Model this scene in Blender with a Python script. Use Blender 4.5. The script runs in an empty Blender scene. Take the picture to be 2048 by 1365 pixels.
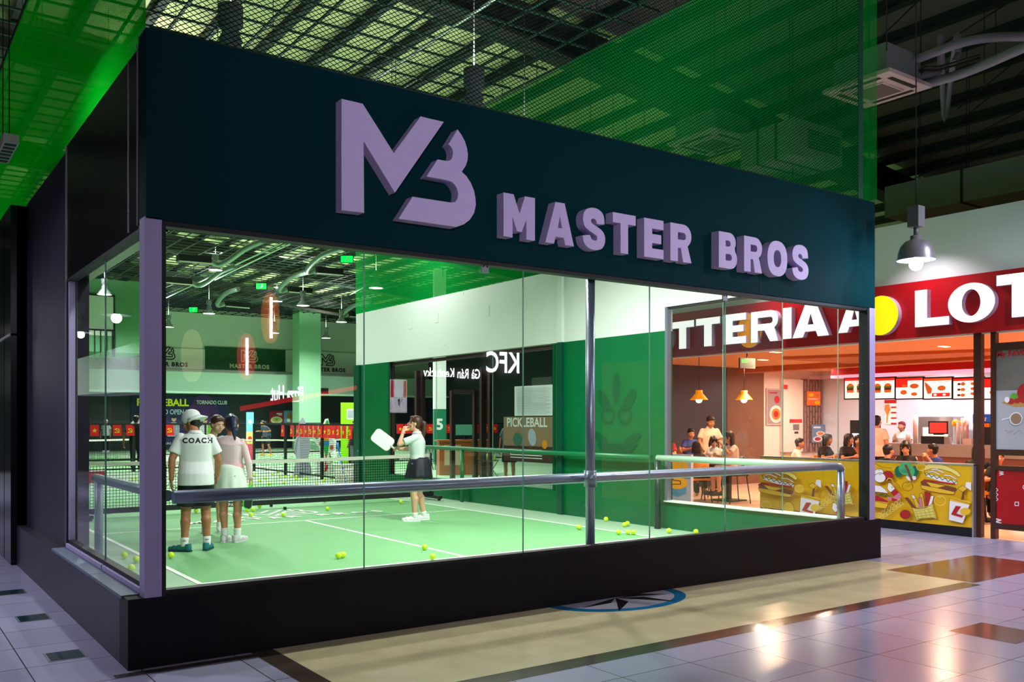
import bpy, math, random
from mathutils import Vector, Matrix
from math import sin, cos, pi, radians
random.seed(7)
S = bpy.context.scene
COL = S.collection

# ------------------------------------------------------------------ camera
FPX = 1812.0; HOR = 843.0; CXP = 1024.0; EYE = 1.6
TH = math.atan(2541.6 / FPX)
FV = (cos(TH), sin(TH)); RV = (sin(TH), -cos(TH))
def _ray(px, py):
    l = (px - CXP) / FPX
    return (FV[0] + l * RV[0], FV[1] + l * RV[1], -(py - HOR) / FPX)
_d = FPX * EYE / (1343.4 - HOR); _r = _ray(256, 1343.4)
CAM = (-_r[0] * _d, -_r[1] * _d, EYE)
def at(px, py, ax, v):
    """a point of the photograph laid on the real plane x, y or z = v"""
    r = _ray(px, py); i = 'xyz'.index(ax); t = (v - CAM[i]) / r[i]
    return Vector([CAM[k] + t * r[k] for k in range(3)])
cd = bpy.data.cameras.new('camera'); cam = bpy.data.objects.new('camera', cd); COL.objects.link(cam)
cd.sensor_width = 36; cd.lens = FPX / 2048 * 36
cd.shift_y = (HOR - 682.5) / 2048
cam.location = CAM; cam.rotation_euler = (pi / 2, 0, TH - pi / 2)
cd.clip_start = .05; cd.clip_end = 300
S.camera = cam
# ------------------------------------------------------------------ light
w = bpy.data.worlds.new('world'); S.world = w; w.use_nodes = True
w.node_tree.nodes['Background'].inputs[0].default_value = (.30, .26, .40, 1)
w.node_tree.nodes['Background'].inputs[1].default_value = .05
S.view_settings.view_transform = 'Standard'; S.view_settings.look = 'None'
S.view_settings.exposure = 0.0; S.view_settings.gamma = 1
S.cycles.use_denoising = True
S.cycles.max_bounces = 8; S.cycles.transparent_max_bounces = 24
S.cycles.sample_clamp_indirect = 6
S.cycles.caustics_reflective = False; S.cycles.caustics_refractive = False

# ------------------------------------------------------------------ materials
MATS = {}
def lin(c):
    return tuple(((x / 255) / 12.92 if x <= 10 else ((x / 255 + .055) / 1.055) ** 2.4) for x in c)
def mat(name, c=None, rough=.6, metal=0, emit=0, ec=None, noise=0, nscale=8, bump=0, spec=None, alpha=None, stretch=None):
    if name in MATS: return MATS[name]
    m = bpy.data.materials.new(name); m.use_nodes = True; MATS[name] = m
    nt = m.node_tree; b = nt.nodes['Principled BSDF']
    col = lin(c) + (1,) if c else (.5, .5, .5, 1)
    b.inputs['Base Color'].default_value = col
    b.inputs['Roughness'].default_value = rough; b.inputs['Metallic'].default_value = metal
    if spec is not None: b.inputs['Specular IOR Level'].default_value = spec
    if emit:
        b.inputs['Emission Color'].default_value = (lin(ec) + (1,)) if ec else col
        b.inputs['Emission Strength'].default_value = emit
    if noise or bump:
        tc = nt.nodes.new('ShaderNodeTexCoord'); no = nt.nodes.new('ShaderNodeTexNoise')
        no.inputs['Scale'].default_value = nscale; no.inputs['Detail'].default_value = 5
        if stretch:
            mp = nt.nodes.new('ShaderNodeMapping'); mp.inputs['Scale'].default_value = stretch
            nt.links.new(tc.outputs['Object'], mp.inputs[0]); nt.links.new(mp.outputs[0], no.inputs['Vector'])
        else: nt.links.new(tc.outputs['Object'], no.inputs['Vector'])
        if noise:
            mx = nt.nodes.new('ShaderNodeMix'); mx.data_type = 'RGBA'
            mx.inputs[6].default_value = tuple(x * (1 - noise) for x in col[:3]) + (1,)
            mx.inputs[7].default_value = tuple(min(1, x * (1 + noise)) for x in col[:3]) + (1,)
            nt.links.new(no.outputs['Fac'], mx.inputs[0]); nt.links.new(mx.outputs[2], b.inputs['Base Color'])
        if bump:
            bp = nt.nodes.new('ShaderNodeBump'); bp.inputs['Strength'].default_value = bump; bp.inputs['Distance'].default_value = .01
            nt.links.new(no.outputs['Fac'], bp.inputs['Height']); nt.links.new(bp.outputs[0], b.inputs['Normal'])
    return m
def glass_mat(name, tint=(1, 1, 1), k=1.0, dirt=0.0):
    if name in MATS: return MATS[name]
    m = bpy.data.materials.new(name); m.use_nodes = True; MATS[name] = m; nt = m.node_tree
    nt.nodes.remove(nt.nodes['Principled BSDF']); out = nt.nodes['Material Output']
    tr = nt.nodes.new('ShaderNodeBsdfTransparent'); tr.inputs[0].default_value = tint + (1,)
    gl = nt.nodes.new('ShaderNodeBsdfGlossy'); gl.inputs['Roughness'].default_value = 0.0
    lw = nt.nodes.new('ShaderNodeLayerWeight'); lw.inputs['Blend'].default_value = .5
    fr = nt.nodes.new('ShaderNodeMath'); fr.operation = 'POWER'; fr.inputs[1].default_value = 5; nt.links.new(lw.outputs['Facing'], fr.inputs[0])
    mu = nt.nodes.new('ShaderNodeMath'); mu.operation = 'MULTIPLY_ADD'; mu.inputs[1].default_value = .9 * k; mu.inputs[2].default_value = .06 * k; mu.use_clamp = True
    mx = nt.nodes.new('ShaderNodeMixShader')
    nt.links.new(fr.outputs[0], mu.inputs[0]); nt.links.new(mu.outputs[0], mx.inputs[0])
    nt.links.new(tr.outputs[0], mx.inputs[1]); nt.links.new(gl.outputs[0], mx.inputs[2])
    last = mx
    if dirt:
        df = nt.nodes.new('ShaderNodeBsdfDiffuse'); df.inputs[0].default_value = (.8, .85, .9, 1)
        tc = nt.nodes.new('ShaderNodeTexCoord'); vo = nt.nodes.new('ShaderNodeTexVoronoi'); vo.inputs['Scale'].default_value = 9
        lt = nt.nodes.new('ShaderNodeMath'); lt.operation = 'LESS_THAN'; lt.inputs[1].default_value = .055
        no = nt.nodes.new('ShaderNodeTexNoise'); no.inputs['Scale'].default_value = 2.2
        gt = nt.nodes.new('ShaderNodeMath'); gt.operation = 'GREATER_THAN'; gt.inputs[1].default_value = .57
        m2 = nt.nodes.new('ShaderNodeMath'); m2.operation = 'MULTIPLY'
        m3 = nt.nodes.new('ShaderNodeMath'); m3.operation = 'MULTIPLY'; m3.inputs[1].default_value = dirt
        nt.links.new(tc.outputs['Object'], vo.inputs['Vector']); nt.links.new(tc.outputs['Object'], no.inputs['Vector'])
        nt.links.new(vo.outputs['Distance'], lt.inputs[0]); nt.links.new(no.outputs['Fac'], gt.inputs[0])
        nt.links.new(lt.outputs[0], m2.inputs[0]); nt.links.new(gt.outputs[0], m2.inputs[1]); nt.links.new(m2.outputs[0], m3.inputs[0])
        my = nt.nodes.new('ShaderNodeMixShader'); nt.links.new(m3.outputs[0], my.inputs[0])
        nt.links.new(mx.outputs[0], my.inputs[1]); nt.links.new(df.outputs[0], my.inputs[2]); last = my
    nt.links.new(last.outputs[0], out.inputs[0])
    return m
def net_mat(name, c, cell, line, ax=(0, 2), translucent=.0, squash=.6, diag=True):
    """knotted netting: cords where the pattern is thin, open elsewhere"""
    m = bpy.data.materials.new(name); m.use_nodes = True; MATS[name] = m; nt = m.node_tree
    nt.nodes.remove(nt.nodes['Principled BSDF']); out = nt.nodes['Material Output']
    tc = nt.nodes.new('ShaderNodeTexCoord'); sp = nt.nodes.new('ShaderNodeSeparateXYZ')
    nt.links.new(tc.outputs['Object'], sp.inputs[0])
    U, V = sp.outputs[ax[0]], sp.outputs[ax[1]]
    def mth(op, a, b=None):
        n = nt.nodes.new('ShaderNodeMath'); n.operation = op
        for i, x in enumerate((a, b)):
            if x is None: continue
            if isinstance(x, (int, float)): n.inputs[i].default_value = x
            else: nt.links.new(x, n.inputs[i])
        return n.outputs[0]
    u = mth('DIVIDE', U, cell); v = mth('DIVIDE', V, cell * squash)
    if diag: a, b = mth('ADD', u, v), mth('SUBTRACT', u, v)
    else: a, b = u, v
    fa = mth('FRACT', a); fb = mth('FRACT', b)
    mask = mth('MAXIMUM', mth('LESS_THAN', fa, line), mth('LESS_THAN', fb, line))
    tr = nt.nodes.new('ShaderNodeBsdfTransparent'); df = nt.nodes.new('ShaderNodeBsdfDiffuse'); df.inputs[0].default_value = lin(c) + (1,)
    sh = df
    if translucent:
        tl = nt.nodes.new('ShaderNodeBsdfTranslucent'); tl.inputs[0].default_value = lin(c) + (1,)
        ms = nt.nodes.new('ShaderNodeMixShader'); ms.inputs[0].default_value = translucent
        nt.links.new(df.outputs[0], ms.inputs[1]); nt.links.new(tl.outputs[0], ms.inputs[2]); sh = ms
    mx = nt.nodes.new('ShaderNodeMixShader'); nt.links.new(mask, mx.inputs[0])
    nt.links.new(tr.outputs[0], mx.inputs[1]); nt.links.new(sh.outputs[0], mx.inputs[2]); nt.links.new(mx.outputs[0], out.inputs[0])
    return m

# ------------------------------------------------------------------ mesh building
class MB:
    def __init__(s): s.v = []; s.f = []; s.mi = []; s.mats = []; s.sm = []; s.cur = 0
    def use(s, m):
        if m not in s.mats: s.mats.append(m)
        s.cur = s.mats.index(m); return s
    def add(s, vs, fs, smooth=False):
        o = len(s.v); s.v += [tuple(v) for v in vs]
        for f in fs: s.f.append([o + i for i in f]); s.mi.append(s.cur); s.sm.append(smooth)
        return s
    def box(s, x0, x1, y0, y1, z0, z1):
        vs = [(x, y, z) for z in (z0, z1) for y in (y0, y1) for x in (x0, x1)]
        return s.add(vs, [(0, 2, 3, 1), (4, 5, 7, 6), (0, 1, 5, 4), (2, 6, 7, 3), (0, 4, 6, 2), (1, 3, 7, 5)])
    def boxc(s, c, sx, sy, sz): return s.box(c[0] - sx / 2, c[0] + sx / 2, c[1] - sy / 2, c[1] + sy / 2, c[2] - sz / 2, c[2] + sz / 2)
    def obox(s, p0, p1, wd, ht, up=(0, 0, 1)):
        """bar from p0 to p1 with a rectangular section"""
        p0, p1 = Vector(p0), Vector(p1); d = (p1 - p0).normalized(); u = Vector(up)
        if abs(d.dot(u)) > .98: u = Vector((1, 0, 0))
        a = d.cross(u).normalized() * wd / 2; b = a.cross(d).normalized() * ht / 2
        vs = [p + i * a + j * b for p in (p0, p1) for j in (-1, 1) for i in (-1, 1)]
        return s.add(vs, [(0, 1, 3, 2), (4, 6, 7, 5), (0, 4, 5, 1), (2, 3, 7, 6), (0, 2, 6, 4), (1, 5, 7, 3)])
    def tube(s, pts, r, n=10, cap=True):
        pts = [Vector(p) for p in pts]; rs = r if isinstance(r, (list, tuple)) else [r] * len(pts)
        vs = []; prev = None
        for i, p in enumerate(pts):
            d = (pts[min(i + 1, len(pts) - 1)] - pts[max(i - 1, 0)]).normalized()
            if prev is None:
                u = Vector((0, 0, 1)) if abs(d.z) < .9 else Vector((1, 0, 0)); a = d.cross(u).normalized()
            else: a = (prev - d * prev.dot(d)).normalized()
            prev = a; b = d.cross(a)
            vs += [p + rs[i] * (cos(2 * pi * k / n) * a + sin(2 * pi * k / n) * b) for k in range(n)]
        fs = [(i * n + k, i * n + (k + 1) % n, (i + 1) * n + (k + 1) % n, (i + 1) * n + k) for i in range(len(pts) - 1) for k in range(n)]
        s.add(vs, fs, True)
        if cap:
            o = len(s.v) - len(vs)
            s.f.append([o + k for k in range(n)][::-1]); s.mi.append(s.cur); s.sm.append(False)
            s.f.append([o + (len(pts) - 1) * n + k for k in range(n)]); s.mi.append(s.cur); s.sm.append(False)
        return s
    def lathe(s, c, prof, n=24, ax='z', smooth=True):
        """prof: (radius, height) pairs round the vertical through c"""
        vs = []
        for r, h in prof:
            for k in range(n):
                a = 2 * pi * k / n
                q = (r * cos(a), r * sin(a), h)
                if ax == 'x': q = (q[2], q[0], q[1])
                if ax == 'y': q = (q[0], q[2], q[1])
                vs.append((c[0] + q[0], c[1] + q[1], c[2] + q[2]))
        fs = [(i * n + k, i * n + (k + 1) % n, (i + 1) * n + (k + 1) % n, (i + 1) * n + k) for i in range(len(prof) - 1) for k in range(n)]
        return s.add(vs, fs, smooth)
    def ball(s, c, r, n=12, sc=(1, 1, 1), rot=None):
        prof = [(sin(pi * i / (n // 2 + 2)), -cos(pi * i / (n // 2 + 2))) for i in range(n // 2 + 3)]
        vs = []
        for pr, h in prof:
            for k in range(n):
                q = Vector((pr * cos(2 * pi * k / n) * sc[0], pr * sin(2 * pi * k / n) * sc[1], h * sc[2])) * r
                if rot is not None: q = rot @ q
                vs.append(Vector(c) + q)
        m = len(prof)
        fs = [(i * n + k, i * n + (k + 1) % n, (i + 1) * n + (k + 1) % n, (i + 1) * n + k) for i in range(m - 1) for k in range(n)]
        return s.add(vs, fs, True)
    def prism(s, pts, ofs):
        """flat outline (3D points) thickened along the vector ofs"""
        n = len(pts); ofs = Vector(ofs)
        vs = [Vector(p) for p in pts] + [Vector(p) + ofs for p in pts]
        return s.add(vs, [list(range(n))[::-1], [n + i for i in range(n)]] + [(i, (i + 1) % n, n + (i + 1) % n, n + i) for i in range(n)])
    def build(s, name, m=None, parent=None, **kw):
        me = bpy.data.meshes.new(name); me.from_pydata(s.v, [], s.f)
        ms = s.mats or []
        if m is not None: ms = [m] if not s.mats else [m if x is None else x for x in s.mats]
        for x in ms: me.materials.append(x)
        me.polygons.foreach_set('material_index', s.mi if len(ms) > 1 else [0] * len(s.f))
        me.polygons.foreach_set('use_smooth', s.sm)
        me.update()
        o = bpy.data.objects.new(name, me); COL.objects.link(o)
        if parent is not None: o.parent = parent
        tag(o, **kw)
        return o
def tag(o, label=None, cat=None, group=None, kind=None):
    if label: o['label'] = label
    if cat: o['category'] = cat
    if group: o['group'] = group
    if kind: o['kind'] = kind
    return o
def thing(name, label, cat, loc=(0, 0, 0), rz=0, group=None, kind=None):
    o = bpy.data.objects.new(name, None); COL.objects.link(o); o.location = loc; o.rotation_euler = (0, 0, rz)
    o.empty_display_size = .1
    return tag(o, label, cat, group, kind)
def struct(name, mb, m, parent=None, label=None):
    return mb.build(name, m, parent, label=label, kind='structure')
def copy_tree(o, parent=None):
    c = o.copy(); COL.objects.link(c); c.parent = parent
    for ch in [x for x in bpy.data.objects if x.parent == o]: copy_tree(ch, c)
    return c
def text_faces(s, size, bold=0.0, align='LEFT', extrude=0, spacing=1.0, shear=0):
    cu = bpy.data.curves.new('t', 'FONT'); cu.body = s; cu.size = size; cu.offset = bold; cu.align_x = align
    cu.extrude = extrude; cu.resolution_u = 3; cu.space_character = spacing; cu.shear = shear
    o = bpy.data.objects.new('t', cu); COL.objects.link(o)
    dg = bpy.context.evaluated_depsgraph_get(); me = bpy.data.meshes.new_from_object(o.evaluated_get(dg))
    vs = [v.co.copy() for v in me.vertices]; fs = [list(p.vertices) for p in me.polygons]
    bpy.data.objects.remove(o); bpy.data.curves.remove(cu); bpy.data.meshes.remove(me)
    return vs, fs
class Art:
    """printed artwork on a real panel: layers of flat ink, each a hair above the last"""
    def __init__(s, o, u, v, eps=.0008, n=None):
        s.o = Vector(o); s.u = Vector(u); s.v = Vector(v); s.n = Vector(n) if n else s.u.cross(s.v).normalized(); s.k = 1; s.eps = eps; s.mb = MB()
    def P(s, x, y): return s.o + s.u * x + s.v * y + s.n * s.eps * s.k
    def poly(s, pts, m): s.mb.use(m).add([s.P(*p) for p in pts], [list(range(len(pts)))]); s.k += 1; return s
    def rect(s, x0, y0, x1, y1, m): return s.poly([(x0, y0), (x1, y0), (x1, y1), (x0, y1)], m)
    def ell(s, x, y, rx, ry, m, n=20, a0=0, a1=2 * pi, rot=0):
        full = abs(a1 - a0) > 6.2
        pts = []
        for i in range(n + (0 if full else 1)):
            a = a0 + (a1 - a0) * i / n; p, q = rx * cos(a), ry * sin(a)
            pts.append((x + p * cos(rot) - q * sin(rot), y + p * sin(rot) + q * cos(rot)))
        return s.poly(pts, m)
    def line(s, pts, wd, m, closed=False):
        if closed: pts = list(pts) + [pts[0]]
        s.mb.use(m); k0 = s.k
        for (x0, y0), (x1, y1) in zip(pts, pts[1:]):
            s.k += .004
            d = Vector((x1 - x0, y1 - y0)); L = d.length
            if L < 1e-6: continue
            d /= L; nx, ny = -d.y * wd / 2, d.x * wd / 2; ex, ey = d.x * wd * .3, d.y * wd * .3
            s.mb.add([s.P(x0 - nx - ex, y0 - ny - ey), s.P(x1 - nx + ex, y1 - ny + ey), s.P(x1 + nx + ex, y1 + ny + ey), s.P(x0 + nx - ex, y0 + ny - ey)], [(0, 1, 2, 3)])
        s.k = k0 + 1.5; return s
    def ring(s, x, y, rx, ry, wd, m, n=20, a0=0, a1=2 * pi):
        return s.line([(x + rx * cos(a0 + (a1 - a0) * i / n), y + ry * sin(a0 + (a1 - a0) * i / n)) for i in range(n + 1)], wd, m)
    def text(s, t, x, y, size, m, bold=0.0, align='LEFT', spacing=1.0, sx=1.0, shear=0):
        vs, fs = text_faces(t, size, bold, align, 0, spacing, shear)
        s.mb.use(m).add([s.P(x + v.x * sx, y + v.y) for v in vs], fs); s.k += 1; return s
    def build(s, name, parent=None, **kw): return s.mb.build(name, None, parent, **kw)
def disc_light(name, loc, power, size, color, parent, spread=160, rot=(0, 0, 0)):
    l = bpy.data.lights.new(name, 'AREA'); l.shape = 'DISK'; l.size = size; l.energy = power; l.color = color; l.spread = radians(spread)
    o = bpy.data.objects.new(name, l); COL.objects.link(o); o.location = loc; o.rotation_euler = rot
    if parent is not None: o.parent = parent
    return o

# ================================================================== THE SETTING
XR = 8.33; ZN = 7.75; YF = 46.0; XL = 11.1
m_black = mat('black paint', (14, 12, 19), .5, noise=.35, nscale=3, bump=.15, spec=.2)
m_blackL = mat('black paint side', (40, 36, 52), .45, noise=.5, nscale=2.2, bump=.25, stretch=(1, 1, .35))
m_gloss = mat('glossy black panel', (12, 11, 14), .12, noise=.3, nscale=2)
m_gloss2 = mat('left panel', (16, 14, 17), .2, bump=.12, nscale=1.4)
m_fascia = mat('dark green fascia', (0, 46, 50), .65, noise=.1, nscale=1.5, spec=.06)
m_post = mat('lavender steel', (172, 160, 200), .45, .05, noise=.12, nscale=30, stretch=(1, 1, .05))
m_steel = mat('steel pipe', (150, 158, 178), .3, .6)
m_steelg = mat('green painted pipe', (20, 118, 70), .3)
m_rub = mat('black gasket', (6, 6, 8), .6)
m_white = mat('white wall paint', (226, 232, 226), .7, noise=.03, nscale=3)
m_green = mat('green wall paint', (0, 104, 56), .3, noise=.3, nscale=1.4, bump=.05, spec=.3)
m_greenp = mat('pilaster green', (2, 74, 54), .3)
m_court = mat('court green', (114, 178, 116), .72, noise=.05, nscale=2)
m_court2 = mat('court apron', (150, 184, 150), .75, noise=.05, nscale=2)
m_line = mat('court line white', (240, 245, 240), .6)
m_glass = glass_mat('clear glass', (.93, .975, .95), 1.15, dirt=.5)
m_glassc = glass_mat('clear glass clean', (.95, .98, .97), 1.1)
m_edge = mat('glass edge', (120, 170, 150), .2, emit=0)
m_far = mat('pale far wall', (214, 224, 212), .8)
m_dark = mat('dark shopfront', (34, 44, 46), .4, noise=.2, nscale=1)
m_roof = mat('roof sheet', (206, 214, 156), .75, noise=.12, nscale=.8)
m_purl = mat('roof steel', (34, 44, 40), .7)
m_gridc = mat('ceiling cord', (22, 50, 40), .6)

# --- mall floor: tiles, marble band, court
m_tile = mat('mall tile', (188, 172, 180), .2, spec=.32)
def tile_setup():
    nt = m_tile.node_tree; b = nt.nodes['Principled BSDF']
    tc = nt.nodes.new('ShaderNodeTexCoord'); mp = nt.nodes.new('ShaderNodeMapping')
    mp.inputs['Location'].default_value = (.52, .14, 0)
    br = nt.nodes.new('ShaderNodeTexBrick'); br.offset = 0; br.inputs['Scale'].default_value = 1
    br.inputs['Brick Width'].default_value = .6; br.inputs['Row Height'].default_value = .6; br.inputs['Mortar Size'].default_value = .004
    br.inputs['Color1'].default_value = lin((160, 158, 186)) + (1,); br.inputs['Color2'].default_value = lin((148, 147, 174)) + (1,); br.inputs['Mortar'].default_value = lin((60, 52, 58)) + (1,)
    nt.links.new(tc.outputs['Object'], mp.inputs[0]); nt.links.new(mp.outputs[0], br.inputs['Vector']); nt.links.new(br.outputs['Color'], b.inputs['Base Color'])
tile_setup()
m_beige = mat('beige marble', (196, 182, 146), .2, noise=.22, nscale=3.5)
m_brown = mat('brown marble', (70, 56, 50), .16, noise=.5, nscale=9)
m_brown2 = mat('red brown granite', (104, 62, 48), .14, noise=.5, nscale=12)
m_blue = mat('blue stone', (8, 92, 138), .2); m_blk = mat('black stone', (14, 13, 18), .15)
m_greys = mat('grey stone', (150, 144, 158), .25)
b = MB().use(m_tile)
b.add([(-16, -18, 0), (XL, -18, 0), (XL, 0, 0), (-16, 0, 0)], [(0, 1, 2, 3)])
b.add([(-14, 0, 0), (0.05, 0, 0), (0.05, 30, 0), (-14, 30, 0)], [(0, 1, 2, 3)])
b.add([(8.3, 0, 0), (XL, 0, 0), (XL, 9.4, 0), (8.3, 9.4, 0)], [(0, 1, 2, 3)])
floor = struct('floor', b, None)
b = MB()
def slab(mt, x0, x1, y0, y1, z):
    b.use(mt).add([(x0, y0, z), (x1, y0, z), (x1, y1, z), (x0, y1, z)], [(0, 1, 2, 3)])
slab(m_brown, -.3, 7.5, -1.60, -1.42, .0010)
slab(m_beige, .96, 8.0, -1.42, -.30, .0010); slab(m_beige, .96, 8.0, -.30, 0.0, .0010)
slab(m_brown, .80, .96, -1.42, 0, .0012); slab(m_brown, -.1, .96, -.13, -.05, .0014)
slab(m_brown2, 7.55, 9.4, -1.5, -.55, .0012)
for x0, y0 in ((5.35, -2.95), (4.6, -4.1), (6.6, -2.9), (3.0, -3.6)): slab(m_brown2, x0, x0 + .5, y0, y0 + .5, .0013)
b.build('floor_inlay', None, None, kind='structure')
t = thing('floor_medallion', 'blue ringed compass star medallion inlaid in the mall floor against the plinth', 'floor inlay', (4.15, 0, 0))
b = MB()
cxm, R0 = 0.0, .74
for r0, r1, mt, zz in ((.62, .74, m_blue, .0022), (0, .62, m_greys, .0020)):
    vs = []; n = 40
    for i in range(n + 1):
        a = pi + pi * i / n
        vs += [(r0 * cos(a), r0 * sin(a) * .72, zz), (r1 * cos(a), r1 * sin(a) * .72, zz)]
    b.use(mt).add(vs, [(2 * i, 2 * i + 1, 2 * i + 3, 2 * i + 2) for i in range(n)])
b.build('ring', None, t)
b = MB().use(m_blk)
for a0, L in ((-120, .72), (-62, .72), (-155, .6), (-22, .55)):
    a = radians(a0); a2 = radians(a0 + 26)
    b.add([(0, -.02, .0028), (.3 * cos(a2), .3 * sin(a2) * .72, .0028), (L * cos(a), L * sin(a) * .74, .0028)], [(0, 2, 1)])
b.build('star_points', None, t)

# court surface: apron, playing area, lines
b = MB().use(m_court2); b.add([(.05, .05, .004), (XR + .1, .05, .004), (XR + .1, 14, .004), (.05, 14, .004)], [(0, 1, 2, 3)]); b.add([(.05, 14, .004), (8.43, 14, .004), (8.43, 9.4, .004), (30, 9.4, .004), (30, 46, .004), (.05, 46, .004)], [(0, 1, 2, 3, 4, 5)])
cf = struct('floor', b, None)
b = MB().use(m_court)
CX0, CX1, YB, YK, YN = 1.3, 7.45, 2.85, 7.62, 9.85
def quad(mt, x0, x1, y0, y1, z): b.use(mt).add([(x0, y0, z), (x1, y0, z), (x1, y1, z), (x0, y1, z)], [(0, 1, 2, 3)])
quad(m_court, CX0, CX1, YB, 16.9, .006)
quad(m_court, 9.9, 16.0, 20, 34, .006)
quad(m_court, CX0, CX1, 24, 38, .006)
struct('floor_playing_area', b, None)
b = MB()
L = .055
def court_lines(x0, x1, yb, yk, yn, far):
    z = .008
    for x in (x0, x1): quad(m_line, x - L / 2, x + L / 2, yb, far, z)
    for y in (yb, yk, 2 * yn - yk, far): quad(m_line, x0, x1, y - L / 2, y + L / 2, z + .0003)
    xm = (x0 + x1) / 2
    quad(m_line, xm - L / 2, xm + L / 2, yb, yk, z); quad(m_line, xm - L / 2, xm + L / 2, 2 * yn - yk, far, z)
court_lines(CX0, CX1, YB, YK, YN, 16.85)
court_lines(9.9, 16.0, 20, 24.6, 26.8, 33.6); court_lines(CX0, CX1, 24, 28.6, 30.8, 37.6)
struct('floor_court_lines', b, None)

# --- plinth (black upstand round the building)
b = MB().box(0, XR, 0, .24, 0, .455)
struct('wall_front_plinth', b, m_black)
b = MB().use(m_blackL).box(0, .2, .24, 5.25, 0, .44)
b.use(m_greys).box(-.012, .2, .14, 2.86, .44, .462)
for y in (1.15,): b.use(m_rub).box(-.0125, .2, y, y + .008, .44, .4625)
struct('wall_left_plinth', b, None)
m_sill = mat('stone sill', (96, 104, 122), .45, noise=.3, nscale=40); MATS['stone sill']
bpy.data.objects['wall_left_plinth'].data.materials[1] = m_sill
# --- fascia
b = MB().use(m_fascia).box(.11, 8.21, 0.0, .2, 2.915, 4.15)
b.use(m_rub); 
for x in (4.62 + 1.55, 8.0): b.box(x, x + .006, -.002, 0, 2.93, 4.13 if x > 7 else 3.2)
struct('wall_front_fascia', b, None)
b = MB().use(m_gloss2).box(.108, .3, .2, 2.86, 2.88, 4.08)
b.use(mat('seam silver', (150, 140, 150), .3, .6)).box(.1, .112, .20, .212, 2.9, 4.1); b.box(.104, .11, .48, .486, 2.9, 4.08); b.box(.1, .11, 2.845, 2.86, .5, 4.08)
struct('wall_left_fascia', b, None)
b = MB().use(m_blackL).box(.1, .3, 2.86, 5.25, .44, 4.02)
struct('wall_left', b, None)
b = MB().use(m_gloss)
y = 5.25
for L_ in (.6, 2.4, 2.4, 2.4, 2.4):
    b.box(-.06, .12, y, y + L_ - .05, .02, 4.0); y += L_
b.use(m_rub).box(-.0, .1, 5.25, 17, 0, 4.0)
b.use(mat('seam silver', None)).box(-.07, .1, 5.25, 17, 2.55, 2.575)
struct('wall_left_cladding', b, None)
# far left mall behind the building side
struct('wall_far_left', MB().box(-14, .0, 26, 26.3, 0, 7), m_dark)

# --- right wall of the court hall (white over green), with pilasters and window openings
WZ0, WZ1, WG, WT = .40, 2.93, 2.95, 4.20
b = MB()
def rw(y0, y1, z0, z1, mt, x0=XR, x1=XR + .16): b.use(mt).box(x0, x1, y0, y1, z0, z1)
rw(12.3, 13.98, 0, WG, m_green); rw(6.17, 12.3, 0, WZ0, m_green); rw(3.53, 6.17, 0, WG, m_green)
rw(.2, 3.53, 0, WZ0, m_green)
rw(3.53, 13.98, WG, WT, m_white); rw(.2, 3.53, 3.3, 4.15, m_white)
rw(5.93, 6.06, 0, WG, m_greenp, XR - .05, XR); rw(5.93, 6.06, WG, WT, m_white, XR - .05, XR)
rw(13.7, 13.99, 0, WG, m_greenp, XR - .06, XR)
b.use(mat('sill white', (230, 236, 230), .5)).box(XR - .03, XR + .16, .2, 3.53, WZ0, WZ0 + .02)
for yy in (6.17, 12.24): b.use(m_greenp).box(XR - .01, XR + .02, yy, yy + .06, WZ0, WZ1)
struct('wall_right', b, None)
b = MB()
for yy, zz in ((11.2, 3.62), (10.1, 3.66), (8.2, 3.62), (7.0, 3.6), (5.1, 3.65)): b.box(XR - .006, XR, yy, yy + .12, zz, zz + .2)
struct('wall_right_cover_plates', b, m_white)

# --- glass
def pane(n, ax, c, a0, a1, z0, z1, mt=None, edges=True):
    b = MB().use(mt or m_glass)
    if ax == 'y': b.add([(a0, c, z0), (a1, c, z0), (a1, c, z1), (a0, c, z1)], [(0, 1, 2, 3)])
    else: b.add([(c, a0, z0), (c, a1, z0), (c, a1, z1), (c, a0, z1)], [(0, 1, 2, 3)])
    o = struct('window_%d' % n, b, None)
    if edges:
        e = MB().use(m_edge)
        if ax == 'y': e.box(a1 - .003, a1 + .003, c - .006, c + .006, z0, z1)
        else: e.box(c - .006, c + .006, a1 - .003, a1 + .003, z0, z1)
        e.build('glass_edge', None, o, kind='structure')
    return o
GY = .06
xs = [.30, 1.72, 3.21, 4.69, 6.15, 8.09]
xs = [.22, at(728, 900, 'y', GY).x, at(1046, 900, 'y', GY).x, at(1199, 900, 'y', GY).x, at(1299, 900, 'y', GY).x, at(1450, 700, 'y', GY).x, 8.09]
for i in range(6): pane(i + 1, 'y', GY, xs[i], xs[i + 1], .47, 2.93, edges=i not in (2, 5))
GX = .15
yl = [.16, 1.416, 2.84]
for i in range(2): pane(i + 7, 'x', GX, yl[i], yl[i + 1], .52, 2.9, edges=i == 0)
yr = [.2, at(1676, 900, 'x', XR + .05).y, at(1565, 900, 'x', XR + .05).y, at(1446, 900, 'x', XR + .05).y, 3.53]
for i in range(4): pane(i + 9, 'x', XR + .05, yr[i], yr[i + 1], .42, 3.3, m_glassc, edges=i < 3)
yw = [6.17, 8.2, 10.3, 12.3]
for i in range(3): pane(i + 13, 'x', XR + .08, yw[i], yw[i + 1], WZ0, WZ1, m_glass)
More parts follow.
